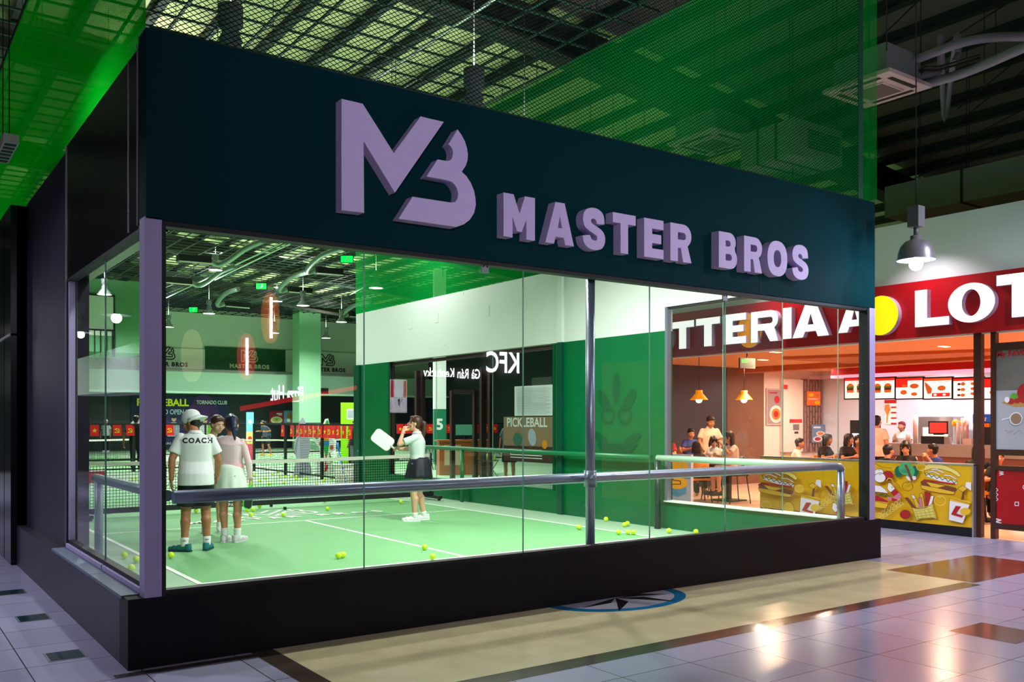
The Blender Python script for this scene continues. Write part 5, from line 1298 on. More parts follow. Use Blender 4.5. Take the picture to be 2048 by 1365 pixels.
# woman on the right, in profile facing left
pf = at(836, 1043, 'z', 0); fa = TH + pi / 2 + .12
root, K, hv = person('woman in pale grey tee and short black skirt, hand at her mouth by the net', pf, fa,
    dict(ankL=(-.10, .05, .09), ankR=(.12, -.10, .09), kneeL=(-.10, .07, .49), kneeR=(.09, -.01, .49), pel=(0, 0, .94), waist=(0, .01, 1.07), chest=(0, .02, 1.27), neck=(0, .02, 1.42), head=(0, .05, 1.565), shL=(-.155, .03, 1.365), shR=(.155, .0, 1.365),
         elL=(-.17, .30, 1.24), wrL=(-.10, .235, 1.44), elR=(.17, .12, 1.16), wrR=(.05, .30, 1.16), toeL=(-.11, .21, .035), toeR=(.10, .04, .035)),
    h=1.69, sk=SK2, top=(m_tee, 'short', .97, 'collar'), bottom=(m_sk2, 'skirt', .70), head=(.0, .12), hair='pony', hairm=HRB, vox=.007, shoes=(m_swh, m_swh), socks=(m_sock, .14), female=True, build=1.08, curl=(.75, 1.2), wristd=dict(L=(.25, -.25, .6), R=(-.35, .5, .1)), handn=dict(L=(.7, -.4, -.2), R=(-.5, -.3, -.8)))
MB().use(mat('bracelet', (230, 170, 160), .4)).lathe(tuple(Vector(K['wrL']) + Vector((-.01, .0, -.02))), [(.033, -.006), (.037, 0), (.033, .006), (.030, 0), (.033, -.006)], 16).build('bracelet', None, root)
clean(root)
wr = W2(root, Vector(K['wrR']) + Vector((-.06, .09, .02)))
t = thing('pickleball_paddle', 'large white paddle held out by the woman in the black skirt', 'paddle', wr, TH - pi / 2)
tip = at(762, 852, 'y', wr.y) - wr
t.rotation_euler = (0, 0, TH - pi / 2)
PL = MB(); sx_, up_ = Vector((RV[0], RV[1], 0)), Vector((0, 0, 1)); t.rotation_euler = (0, 0, 0)
dr = (sx_ * -.80 + up_ * .60).normalized(); nr = (sx_ * .60 + up_ * .80).normalized(); fn = dr.cross(nr)
pts = []
for cx, cy, a0 in ((.055, .10, -90), (.055, .335, 0), (-.055, .335, 90), (-.055, .10, 180)):
    for j in range(6): a = radians(a0 + 90 * j / 5); pts.append((cx + .055 * cos(a), cy + .055 * sin(a)))
q = lambda x, y: dr * y + nr * x
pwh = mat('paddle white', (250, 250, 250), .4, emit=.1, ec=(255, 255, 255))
MB().use(pwh).prism([q(x, y) + fn * .006 for x, y in pts], fn * -.012).build('face', None, t); MB().use(m_tape).tube([q(*c_) for c_ in pts] + [q(*pts[0])], .0075, 6, False).build('edge_guard', None, t); MB().use(m_tape).tube([q(0, .06), q(0, .02), q(0, -.09)], [.022, .016, .017], 10).build('handle', None, t)
t.location = wr
# people of the far courts
def far_person(label, px, py, fa, **kw):
    p = at(px, py, 'z', 0); kw.setdefault('vox', .02); kw.setdefault('curl', (.5, .5)); kw.setdefault('shoes', (m_swh, m_swh)); kw.setdefault('face_detail', False)
    r, K, hv = person(label, p, fa, **kw); clean(r); return r, K
far_person('player in dark shirt and yellow shoes bending forward far beyond the fence', 533, 912, TH + 2.6, J=dict(ankL=(-.28, 0, .09), kneeL=(-.22, .08, .48), ankR=(.2, 0, .09), kneeR=(.16, .08, .48), head=(0, .25, 1.45), neck=(0, .17, 1.36), shL=(-.18, .14, 1.3), shR=(.18, .14, 1.3), chest=(0, .1, 1.22), wrL=(-.3, .35, 1.1), wrR=(.35, .3, 1.1)), h=1.74, top=(mat('striped dark shirt', (60, 70, 90), .7), 'short'), bottom=(m_shk, 'shorts'), shoes=(m_yel, m_yel))
far_person('player in black with paddle seen through the left glass beside the corner post', 272, 943, TH + .3, J=dict(wrL=(-.36, .1, .82), elL=(-.34, 0, 1.12)), top=(m_shk, 'short'), bottom=(m_shk, 'trousers'), h=1.78)
far_person('player in dark shorts and white shoes at the left edge of the side glass', 163, 915, TH + 2.9, J=dict(wrL=(-.3, .3, 1.0), ankL=(-.3, .0, .09), kneeL=(-.2, .1, .5)), top=(mat('grey shirt', (90, 100, 110), .7), 'short'), bottom=(m_shk, 'shorts'), h=1.75)
far_person('spectator in white cap and pale shirt seen through the left glass before the dark wall', 212, 905, TH + pi, top=(mat('pale shirt', (190, 205, 205), .7), 'short'), bottom=(m_shk, 'trousers'), h=1.7, hairm=m_wht)
far_person('person in dark clothes standing behind the lime totem banner', 710, 940, TH + 2.7, top=(m_shk, 'short'), bottom=(mat('grey cloth', (110, 110, 116), .7), 'trousers'), h=1.62)
far_person('woman in purple top standing far behind the fence by the noodle poster', 530, 903, TH + 2.2, top=(mat('purple cloth', (96, 76, 170), .7), 'short'), bottom=(m_shk, 'trousers'), hair='bob', female=True, h=1.6)
far_person('person in black holding a paddle seen through the side window by the ball cart', 1019, 968, TH + 2.9, J=dict(wrL=(-.28, .2, 1.0)), top=(mat('grey shirt', None), 'short'), bottom=(m_shk, 'shorts'), shoes=(m_swh, m_swh), h=1.7)

# ================================================================== THE RED BURGER SHOP ACROSS THE CORRIDOR
m_lred = mat('shop red', (176, 6, 22), .35); m_lwht = mat('letter white face', (250, 250, 250), .4, emit=.9, ec=(255, 252, 250)); m_lside = mat('letter return', (196, 170, 190), .4)
m_lyel = mat('disc yellow', (250, 236, 0), .5, emit=.5, ec=(250, 236, 0)); m_lora = mat('disc orange', (245, 160, 10), .5, emit=.4, ec=(245, 160, 10))
m_ceil = mat('orange ceiling', (250, 176, 118), .8); m_ceil2 = mat('orange ceiling deep', (196, 110, 56), .8)
m_warm = mat('warm glow', (255, 255, 255), emit=10, ec=(255, 214, 170)); m_cream = mat('cream wall', (236, 214, 200), .7); m_kit = mat('kitchen wall', (220, 224, 240), .5)
m_fbr = mat('bronze frame', (72, 40, 30), .4, .3); m_ofl = mat('shop floor', (226, 186, 156), .3, noise=.08, nscale=3)
XB, YW = 20.0, 9.2
b = MB().use(m_ofl); b.add([(XL, -8, .002), (XB, -8, .002), (XB, YW, .002), (XL, YW, .002)], [(0, 1, 2, 3)]); struct('floor', b, None)
b = MB().use(m_ceil); b.box(XL + .2, XB, -8, YW, 2.95, 3.0)
b.use(m_ceil2).prism([(14.2, 6, 2.95), (17.4, -2, 2.95), (17.4, 6, 2.95)], (0, 0, -.06)).box(16.6, 17.0, -8, YW, 2.82, 2.95)
struct('ceiling', b, None)
b = MB().use(m_white).box(XL + .02, XL + .2, -8, 9.3, 2.8, 4.53); struct('wall_shop_front', b, None)
b = MB().use(m_kit).box(XB, XB + .2, -8, YW, 0, 3.0); struct('wall_shop_back', b, None)
b = MB().use(mat('dark shop wall', (40, 44, 56), .5, noise=.3, nscale=1)).box(XL, 16.2, YW, YW + .2, 0, 3.0); b.use(mat('brown shop wall', (120, 78, 50), .6, noise=.2, nscale=2)).box(16.2, 17.6, YW, YW + .2, 0, 3.0)
b.use(m_cream).box(17.6, XB, YW, YW + .2, 0, 3.0); struct('wall_shop_side', b, None)
struct('wall_shop_near', MB().box(XL, XB, -8.2, -8, 0, 4.5), m_cream)
# red sign board and letters
yA, yB = at(1318, 650, 'x', 11.02).y + .6, -3.4
t = thing('shop_sign', 'long red shop sign with white LOTTERIA letters across the corridor', 'sign', (11.06, 0, 2.81))
MB().use(m_lred).box(-.06, .0, yB, yA, 0, .81).build('board', None, t)
XF = 10.90
def sgn(ch, xa, xb, zlo, zhi, mt=m_lwht, name='letter'):
    ya, yb_ = at(xa, 650, 'x', XF).y, at(xb, 650, 'x', XF).y; wd = ya - yb_; z0, z1 = at((xa + xb) / 2, zlo, 'x', XF).z, at((xa + xb) / 2, zhi, 'x', XF).z
    if ch == 'disc':
        r = wd / 2; cs = [[(wd / 2 + r * cos(2 * pi * i / 36), (z1 - z0) / 2 + (z1 - z0) / 2 * sin(2 * pi * i / 36)) for i in range(36)]]
    elif ch == 'Ob': cs = [[(wd / 2 + wd / 2 * cos(2 * pi * i / 40), (z1 - z0) / 2 * (1 + sin(2 * pi * i / 40))) for i in range(40)], [(wd / 2 + wd * .20 * cos(2 * pi * i / 40), (z1 - z0) / 2 * (1 + .68 * sin(2 * pi * i / 40))) for i in range(40)]]
    else: cs = glyph(ch, wd, z1 - z0)
    vs, fs = outline_mesh(cs, .1, 0)
    b = MB(); o = Vector((11.06, 0, 2.81))
    V = [Vector((XF + .1 - d_, ya - x, z0 + y)) - o for x, y, d_ in vs]
    for f in fs:
        front = all(abs(vs[i][2] - .1) < 1e-4 for i in f)
        b.use(mt if front else m_lside); 
        b.f.append(f); b.mi.append(b.cur); b.sm.append(False)
    b.v = [tuple(v) for v in V]
    b.build(name, None, t)
for a_ in (('L', 1830, 1898, 652, 578), ('Ob', 1896, 1990, 645, 566), ('T', 1993, 2085, 634, 546), ('T', 2095, 2190, 628, 532)): sgn(*a_)
sgn('disc', 1726, 1796, 671, 592, m_lyel, 'disc')
for a_ in (('Ob', 1306, 1345, 704, 648), ('T', 1343, 1388, 698, 643), ('T', 1392, 1440, 693, 636), ('E', 1448, 1492, 688, 628), ('R', 1502, 1556, 684, 622), ('I', 1565, 1583, 678, 616), ('A', 1585, 1658, 674, 609), ('A', 1676, 1742, 664, 600)): sgn(*a_)  # extra letters of this set build a glass reflection as solid letters
XF = 10.96; sgn('disc', 1474, 1524, 696, 628, m_lora, 'disc'); XF = 10.90  # orange disc is a reflection too, modelled as a solid disc
for k, y in enumerate((0.9, -1.6, 3.4)): disc_light('sign_light', (10.3, y, 4.4), 20, .3, (.95, .85, 1), t, 120, (0, 0, 0)).location = Vector((10.5, y, 4.3)) - Vector((11.06, 0, 2.81))
# recessed lights: real fittings with the light under each
def downlight(x, y, pw, col, z=2.95, lab='', vis=True):
    t = thing('downlight', lab, 'downlight', (x, y, z), 0, 'recessed downlights of the burger shop')
    MB().use(m_wht).box(-.14, .14, -.07, .07, -.01, 0).build('frame', None, t); MB().use(m_warm).box(-.12, .12, -.05, .05, -.014, -.01).build('diffuser', None, t)
    disc_light('downlight_light', (0, 0, -.02), pw * 2.4, .25, col, t, 170)
WM = (1, .62, .38); WP = (1, .80, .66); CW = (.93, .93, 1)
n_ = 0
for x, y, pw, col in ((12.6, 1.0, 36, WM), (14.4, 2.6, 36, WM), (13.0, 5.2, 34, WM), (14.6, 6.8, 36, WP), (12.6, -2.2, 34, WM), (15.4, 0.2, 36, WP), (16.0, 4.4, 38, WP), (17.9, 7.6, 44, WP)):
    downlight(x, y, pw, col, 2.95 if x != 16.6 else 2.8, ['over the table behind the yellow panel', 'in the middle of the shop ceiling', 'above the family at the dark table', 'before the dark side wall', 'near the bronze posts', 'before the long beam', 'between beam and dining tables', 'above the cream pillar'][n_].join(['small bright recessed ceiling light ', ''])); n_ += 1
for k, y in enumerate((-1, 1.2, 3.4, 5.6)): downlight(19.0, y, 24, CW, 2.95, 'cool recessed light over the kitchen, ' + ('first', 'second', 'third', 'last')[k] + ' along the counter')
# bulkhead and menu screens
XM = 17.9
t = thing('menu_bulkhead', 'red bulkhead with a pink light strip above the menu screens', 'bulkhead', (XM, 0, 2.62))
MB().use(m_lred).box(0, .3, -7.9, 7.4, .1, .33).build('panel', None, t); MB().use(mat('pink strip', (230, 120, 140), .5, emit=2.2, ec=(240, 120, 140))).box(-.02, .3, -7.9, 7.4, .03, .1).build('light_strip', None, t)
m_scr = mat('menu white', (250, 246, 244), .4, emit=.9, ec=(255, 250, 246)); m_bun = mat('food bun', (226, 120, 30), .6, emit=.3, ec=(226, 120, 30)); m_chk = mat('food chicken', (214, 110, 40), .6, emit=.3, ec=(214, 120, 50)); m_let = mat('food lettuce', (80, 150, 40), .6, emit=.2, ec=(80, 150, 40)); m_mred = mat('menu red', (220, 30, 20), .5, emit=.6, ec=(225, 30, 20)); m_mor = mat('menu orange', (240, 90, 20), .5, emit=.6, ec=(240, 90, 20)); m_pat = mat('food patty', (110, 40, 20), .6)
def screen(k, xa, xb, kind):
    ya, yb_ = at(xa, 775, 'x', XM).y, at(xb, 775, 'x', XM).y; z0, z1 = at((xa + xb) / 2, 797, 'x', XM).z, at((xa + xb) / 2, 757, 'x', XM).z
    t = thing('menu_screen', ['lit menu screen behind the corner glass', 'lit menu screen with two burgers, left of the shop', 'lit menu screen with chicken and a red corner', 'lit menu screen with a big drumstick', 'lit menu screen of combo meals with red corner', 'lit menu screen between the bronze posts'][k], 'menu screen', (XM, ya, z0), 0, 'menu screens over the counter')
    W_, Hh = ya - yb_, z1 - z0
    MB().use(m_frame).box(0, .06, -W_ - .03, .03, -.03, Hh + .03).build('housing', None, t)
    a = Art((-.002, 0, 0), (0, -W_, 0), (0, 0, Hh), .0015, n=(-1, 0, 0)); a.rect(0, 0, 1, 1, m_scr); a.rect(0, .88, 1, 1, m_mred if kind != 2 else m_mor)
    def burger(x, y, s): a.ell(x, y + .10 * s, .11 * s, .11 * s, m_bun, 14, 0, pi); a.rect(x - .12 * s, y + .04 * s, x + .12 * s, y + .11 * s, m_let); a.rect(x - .11 * s, y - .03 * s, x + .11 * s, y + .05 * s, m_pat); a.rect(x - .11 * s, y - .12 * s, x + .11 * s, y - .03 * s, m_bun)
    if kind == 0: burger(.25, .45, 1.4); burger(.72, .45, 1.4)
    if kind == 1: a.rect(0, .55, .45, .88, m_mred); a.ell(.3, .3, .13, .12, m_bun); a.ell(.7, .6, .17, .12, m_chk); a.ell(.7, .2, .12, .09, m_chk); a.ell(.33, .62, .1, .08, m_bun)
    if kind == 2: a.poly([(.02, .8), (.10, .78), (.30, .5), (.28, .25), (.14, .22), (.08, .45)], m_chk); a.ell(.65, .5, .15, .13, m_chk); a.rect(.3, .08, .95, .26, m_mred); a.ell(.42, .17, .06, .05, m_scr); a.ell(.75, .17, .06, .05, m_scr)
    if kind == 3:
        for i in range(3):
            a.ell(.2, .72 - i * .28, .06, .06, m_pat); a.ell(.34, .72 - i * .28, .08, .08, m_chk); a.ell(.68, .72 - i * .25, .08, .07, m_chk)
        a.poly([(.8, 0), (1, 0), (1, .4)], m_mred)
    for i in range(4): a.rect(.05 + .25 * i, .80, .05 + .25 * i + .12, .82, m_grey)
    a.build('screen', t)
for k, (xa, xb, kd) in enumerate(((1690, 1734, 0), (1744, 1789, 0), (1792, 1845, 1), (1848, 1903, 2), (1907, 1965, 3), (1969, 2030, 1))): screen(k, xa, xb, kd)
# service counter and kit
XC = 18.4
m_stl = mat('stainless kitchen', (196, 190, 186), .28, .7); m_brn = mat('counter brown', (120, 70, 54), .5)
t = thing('service_counter', 'long stainless service counter below the menu screens', 'counter', (XC, 0, 0))
MB().use(m_brn).box(0, .6, -7.9, 6.6, 0, .80).build('body', None, t); MB().use(m_stl).box(-.05, .65, -7.9, 6.65, .80, 1.08).build('top', None, t)
def on_counter(name, label, cat, xa, xb, ya, yb_, mt, depth=.3, x=XC + .1, extra=None, zbase=1.08):
    y0, y1 = at(xb, ya, 'x', x).y, at(xa, ya, 'x', x).y; z1 = at((xa + xb) / 2, ya, 'x', x).z; z0 = zbase if yb_ is None else at((xa + xb) / 2, yb_, 'x', x).z
    t = thing(name, label, cat, (x, y0, z0)); MB().use(mt).box(0, depth, 0, y1 - y0, 0, z1 - z0).build('body', None, t)
    if extra: extra(t, y1 - y0, z1 - z0)
    return t
def pos(t, w_, h):
    MB().use(m_frame).box(-.03, 0, .0, w_, h + .0, h + .01).build('base', None, t)
def glowpanel(t, w_, h): MB().use(m_warm).box(-.003, 0, w_ * .15, w_ * .85, h * .45, h * .85).build('heat_lamp', None, t)
on_counter('till', 'black till drawer unit on the stainless counter', 'till', 1842, 1886, 873, None, m_frame)
p = at(1862, 866, 'x', XC + .12); t = thing('till_screen', 'tilted till monitor with a red display on the counter', 'monitor', (XC + .2, p.y, 1.3), .3)
MB().use(m_frame).box(0, .03, -.32, .1, .0, .30).build('bezel', None, t); MB().use(mat('till display', (200, 60, 50), .3, emit=.7, ec=(210, 60, 50))).box(-.004, 0, -.29, .07, .03, .27).build('screen', None, t); MB().use(m_frame).box(.03, .2, -.2, 0, -.02, .03).build('stand', None, t)
on_counter('heated_display', 'wide lit stainless food warmer behind the tills', 'food warmer', 1836, 1906, 834, None, m_stl, .5, XC + .9, glowpanel, 0)
on_counter('napkin_holder', 'silver napkin box on the counter right of the till', 'napkin holder', 1888, 1898, 874, None, m_stl, .12)
on_counter('tray_stack', 'stack of pale trays on the counter by the bronze post', 'tray', 1925, 1942, 878, None, m_cream, .3)
for k, (xa, xb, ya) in enumerate(((1812, 1822, 868), (1826, 1836, 830), (1913, 1920, 845), (1922, 1929, 836), (1931, 1937, 842))):
    p = at((xa + xb) / 2, ya, 'x', XC + .3); r = (at(xa, ya, 'x', XC + .3).y - at(xb, ya, 'x', XC + .3).y) / 2
    t = thing('cup_stack', ['short stack of paper cups left of the till', 'tall white container behind the counter', 'stack of clear cups beside the round stickers', 'tallest stack of clear cups by the bronze post', 'stack of pink cups by the bronze post'][k], 'cups', (XC + .3, p.y, 1.08), 0, 'cup stacks on the counter')
    MB().use(m_cream if k != 4 else mat('cup pink', (236, 180, 170), .5)).lathe((0, 0, 0), [(.001, 0), (r * .8, 0), (r, p.z - 1.08), (.001, p.z - 1.08)], 14).build('cups', None, t)
for k, px in enumerate((1911, 1926)):
    p = at(px, 847, 'x', XC + .7); t = thing('round_sign', ['round orange smiling sticker sign behind the counter', 'second round orange sticker sign, nearer the bronze post'][k], 'sign', p)
    MB().use(m_lora).lathe((0, 0, 0), [(.001, -.01), (.085, -.01), (.085, .01), (.001, .01)], 20, 'x').build('disc', None, t); a = Art((-.012, 0, 0), (0, -1, 0), (0, 0, 1), n=(-1, 0, 0)); a.ell(-.03, .02, .008, .012, m_ink); a.ell(.03, .02, .008, .012, m_ink); a.ring(0, -.005, .04, .04, .008, m_ink, 8, pi + .4, 2 * pi - .4); a.build('print', t)
    MB().use(m_cream).box(-.005, .005, -.01, .01, -.5, -.085).build('stem', None, t)
def pepsi(t, w_, h):
    MB().use(mat('cola blue', (10, 70, 160), .4, emit=.4, ec=(20, 90, 190))).box(-.01, 0, 0, w_, h * .74, h).build('header', None, t)
    a = Art((-.012, w_, h * .78), (0, -1, 0), (0, 0, 1), n=(-1, 0, 0)); a.text('PEPSI', .05, .0, h * .16, m_wht, .004, shear=.2); a.build('header_print', t)
    b = MB()
    for i in range(6): b.use((m_let, m_mor, m_bun, m_mred, m_mor, m_let)[i]).box(-.02, 0, w_ * (i + .1) / 6, w_ * (i + .85) / 6, h * .58, h * .70)
    b.build('tap', None, t)
on_counter('drink_dispenser', 'blue topped drink dispenser between the bronze posts', 'drink dispenser', 1946, 1986, 829, None, m_frame, .4, XC + .2, pepsi)
def fr_(t, w_, h):
    MB().use(mat('fridge glow', (190, 215, 245), .4, emit=.9, ec=(200, 220, 255))).box(-.004, 0, w_ * .12, w_ * .88, h * .06, h * .8).build('glass_door', None, t)
    a = Art((-.006, w_ * .85, h * .1), (0, -w_ * .7, 0), (0, 0, h * .7), n=(-1, 0, 0))
    for i in range(5):
        for j in range(5): a.rect(.04 + j * .19, .05 + i * .19, .16 + j * .19, .15 + i * .19, mat('can blue', (60, 100, 190), .4, emit=.2, ec=(60, 100, 190)))
    a.build('cans_print', t)
t = on_counter('fridge', 'glass door drinks fridge behind the seated diners', 'fridge', 1700, 1738, 841, None, m_frame, .5, 18.6, fr_, 0)
p = at(1776, 840, 'x', XB - .02); ya, yb_ = at(1769, 830, 'x', XB - .02).y, at(1793, 830, 'x', XB - .02).y; z0, z1 = at(1780, 849, 'x', XB - .02).z, at(1780, 800, 'x', XB - .02).z
t = thing('promo_poster', 'white and crimson poster with a fried drumstick on the kitchen wall', 'poster', (XB - .02, ya, z0)); MB().use(m_wht).box(0, .015, yb_ - ya, 0, 0, z1 - z0).build('sheet', None, t)
a = Art((-.001, 0, 0), (0, yb_ - ya, 0), (0, 0, z1 - z0), n=(-1, 0, 0)); a.rect(0, .85, 1, 1, m_lred)
for i in range(4): a.rect(.55, .0 + i * .22, 1, .06 + i * .22, m_lred)
a.poly([(.05, .8), (.4, .82), (.5, .6), (.3, .35), (.26, .05), (.16, .05), (.2, .38), (0, .6)], m_chk); a.build('print', t)
# yellow illustrated front panel
XP = 11.04
yl0, yr0 = at(1520, 960, 'x', XP).y, at(1945, 960, 'x', XP).y
t = thing('illustrated_panel', 'low yellow front panel with cartoon burgers, fries and drinks', 'counter panel', (XP, 0, 0))
m_pyel = mat('panel yellow', (226, 176, 18), .35)
MB().use(m_pyel).box(0, .08, yr0, yl0, .13, 1.0).build('panel', None, t); MB().use(m_blk).box(.0, .08, yr0, yl0, .0, .13).build('kick', None, t); MB().use(m_stl).box(-.01, .09, yr0 - .02, yl0, .985, 1.01).box(-.012, .09, yr0 - .02, yr0, 0, 1.0).build('rim', None, t)
class PxArt(Art):
    def __init__(s, x): s.x = x; s.k = 1; s.mb = MB(); s.eps = .0007
    def P(s, px, py): return at(px, py, 'x', s.x - s.eps * s.k) - Vector((s.x0, 0, 0))
Z5 = lambda x, y: (1740 + x * 308 / 1617, 820 + y * 260 / 1365)
a = PxArt(XP - .001); a.x0 = XP
def pz(pts, m): a.poly([Z5(*q) for q in pts], m)
def lz(pts, wd, m, closed=False): a.line([Z5(*q) for q in pts], wd * .19, m, closed)
def ez(x, y, rx, ry, m, n=20, a0=0, a1=2 * pi, rot=0): q = Z5(x, y); a.ell(q[0], q[1], rx * .19, ry * .19, m, n, a0, a1, rot)
def rz_(x, y, rx, ry, wd, m, n=22, a0=0, a1=2 * pi): q = Z5(x, y); a.ring(q[0], q[1], rx * .19, ry * .19, wd * .19, m, n, a0, a1)
m_olin = mat('panel line brown', (120, 66, 16), .5); m_pw = mat('panel white', (240, 232, 236), .5); m_pr = mat('panel red', (176, 22, 26), .5); m_pg = mat('panel green', (70, 170, 110), .5); m_pdg = mat('panel dark green', (14, 96, 74), .5); m_pb = mat('panel brown', (120, 60, 36), .5); m_pl = mat('panel pale yellow', (236, 216, 120), .5); m_pp = mat('panel pink', (214, 120, 150), .5); m_pc = mat('panel check', (200, 190, 70), .5)
m_bun2 = mat('panel bun', (232, 184, 40), .5)
def big_burger(ox, oy, s=1.0):
    Q = lambda L: [(ox + (x - 750) * s, oy + (y - 740) * s) for x, y in L]
    bun = [(570, 640), (575, 590), (620, 565), (720, 565), (830, 600), (920, 650), (955, 690), (935, 710), (850, 655), (740, 625), (640, 620)]
    pz(Q(bun), m_pl); lz(Q(bun), 4, m_olin, True)
    for c in ([(610, 655), (660, 648), (730, 680)], [(645, 630), (700, 628), (770, 660)], [(780, 688), (840, 692), (905, 728)]): lz(Q(c), 15, m_olin); lz(Q(c), 10, m_pw)
    pz(Q([(580, 670), (660, 690), (915, 755), (905, 785), (760, 760), (590, 700)]), m_pw)
    lz(Q([(570, 655), (590, 690), (620, 675), (645, 710), (670, 690), (700, 725), (730, 705), (760, 740), (790, 718), (820, 755), (850, 735), (880, 770), (915, 750)]), 8, m_pdg)
    pz(Q([(565, 730), (900, 775), (895, 790), (560, 745)]), m_pr); pz(Q([(530, 755), (560, 740), (900, 820), (915, 840), (890, 862), (540, 790)]), m_pb)
    pz(Q([(590, 760), (790, 800), (690, 825), (650, 815)]), m_bun2); lo = [(530, 790), (545, 830), (620, 855), (800, 885), (880, 890), (890, 865), (700, 820)]; pz(Q(lo), m_bun2); lz(Q(lo), 4, m_olin, True)
def fries(ox, oy, s=1.0):
    Q = lambda L: [(ox + (x - 570) * s, oy + (y - 1000) * s) for x, y in L]
    for k, (x0, y0, x1, y1, c) in enumerate(((365, 925, 450, 1030, m_pb), (430, 900, 510, 1030, m_pw), (455, 935, 490, 1030, m_bun2), (520, 880, 550, 1030, m_bun2), (510, 925, 530, 1035, m_pp), (570, 860, 595, 1030, m_pr), (600, 870, 600, 1020, m_pr), (640, 905, 615, 1015, m_pw))):
        q = [(x0, y0), (x0 + 32, y0 - 2), (x1 + 26, y1), (x1 - 6, y1)]; pz(Q(q), c); lz(Q(q), 3.5, m_olin, True)
    cup = [(440, 1025), (500, 1045), (590, 1030), (655, 985), (705, 1150), (640, 1135), (560, 1135), (490, 1168)]
    pz(Q(cup), m_pl); lz(Q(cup), 5, m_olin, True)
    for i in range(5): lz(Q([(450 + i * 6, 1050 + i * 24), (668 + i * 8, 1005 + i * 30)]), 7, m_pc); lz(Q([(475 + i * 44, 1045 - i * 6), (510 + i * 44, 1150 - i * 4)]), 7, m_pc)
def cupL(ox, oy, s=1.0):
    Q = lambda L: [(ox + (x - 930) * s, oy + (y - 1060) * s) for x, y in L]
    c = [(835, 925), (1050, 990), (975, 1195), (825, 1160)]; pz(Q(c), m_pw); pz(Q([(838, 918), (1055, 965), (1045, 1000), (832, 955)]), m_bun2); lz(Q(c), 4, m_olin, True)
    pz(Q([(955, 945), (975, 850), (995, 852), (985, 950)]), m_pb); pz(Q([(920, 830), (965, 795), (1025, 825), (975, 865)]), m_bun2); lz(Q([(920, 830), (965, 795), (1025, 825), (975, 865)]), 4, m_olin, True); q = [(1010, 760), (1060, 765), (1062, 850), (1000, 810)]; pz(Q(q), m_pw)
    ez(ox + 70 * s, oy + 10 * s, 55 * s, 40 * s, m_bun2); pz(Q([(900, 1010), (955, 1018), (905, 1090), (980, 1115), (965, 1135), (850, 1100)]), m_pr)
def tomato(x, y, r, fill, lc): 
    if fill: ez(x, y, r, r * .85, fill)
    rz_(x, y, r, r * .85, 5, lc); lz([(x - 12, y - r * .7), (x, y - r * .5), (x + 14, y - r * .72)], 4, lc)
def shrimp(ox, oy):
    Q = lambda L: [(ox + x - 250, oy + y - 850) for x, y in L]
    b1 = [(190, 770), (180, 830), (215, 870), (265, 830), (240, 800), (215, 770)]; pz(Q(b1), m_pw); lz(Q(b1), 4, m_olin, True)
    pz(Q([(215, 870), (265, 830), (305, 870), (250, 910)]), m_pr); pz(Q([(250, 910), (305, 870), (330, 920), (300, 950), (230, 925)]), m_pp); pz(Q([(230, 925), (300, 950), (250, 965), (225, 955)]), m_pr); pz(Q([(225, 925), (222, 958), (175, 945), (185, 915)]), m_pp)
    lz(Q([(175, 745), (195, 718), (230, 730), (245, 770), (298, 803)]), 16, m_olin); lz(Q([(175, 745), (195, 718), (230, 730), (245, 770), (298, 803)]), 9, m_bun2); ez(ox - 18, oy - 35, 5, 5, m_ink)
def wheat(ox, oy):
    for i in range(7):
        x, y = ox + i * 34, oy - i * 24; rz_(x, y - 12, 13, 26, 4.5, m_pl, 10); rz_(x + 26, y + 12, 26, 11, 4.5, m_pl, 10)
big_burger(750, 740); fries(570, 1000); cupL(930, 1060)
ez(300, 650, 42, 60, m_pdg); ez(470, 650, 40, 60, m_pdg); pz([(375, 700), (420, 690), (480, 700), (485, 730), (430, 750), (395, 735)], m_pw); ez(375, 620, 75, 65, m_pg); ez(420, 650, 50, 60, m_pg)
lz([(375, 585), (400, 640), (440, 740)], 26, m_pb); 
for r in (22, 40, 58): rz_(372, 615, r, r * .8, 4, m_pdg, 10, .2, 2.8)
tomato(95, 660, 48, m_pw, m_olin); tomato(185, 695, 60, m_pr, m_olin); tomato(105, 715, 60, m_pw, m_olin); tomato(395, 805, 56, None, m_olin); tomato(735, 955, 60, None, m_pl); tomato(370, 1100, 55, m_pr, m_olin); tomato(535, 600, 46, None, m_pl)
lz([(40, 560), (130, 605), (228, 616)], 5, m_olin); shrimp(250, 850); wheat(100, 1120)
bb_ = [(-30, 800), (35, 790), (110, 800), (160, 835), (195, 880), (60, 862), (-30, 858)]; pz(bb_, m_pw); lz(bb_, 4, m_olin, True); lz([(-30, 900), (0, 875), (30, 905), (60, 870), (95, 905), (120, 880), (150, 910), (180, 895), (210, 912)], 7, m_pdg); pz([(-30, 905), (80, 905), (200, 965), (180, 975), (-30, 945)], m_pr); pz([(-30, 945), (180, 975), (190, 1000), (170, 1040), (-30, 1015)], m_bun2); lz([(-30, 945), (190, 990), (170, 1040), (-30, 1015)], 4, m_olin)
# left stretch of the panel, seen through the glass
big_burger(-960, 770, .98); cupL(-640, 1020, .95); fries(-290, 870, .9); tomato(-1090, 1000, 50, None, m_pl); tomato(-745, 830, 46, m_bun2, m_pl); shrimp(-330, 1060); wheat(-560, 1030)
ez(-860, 1045, 62, 80, m_bun2); rz_(-860, 1045, 62, 80, 5, m_olin)
a.build('illustration', t)
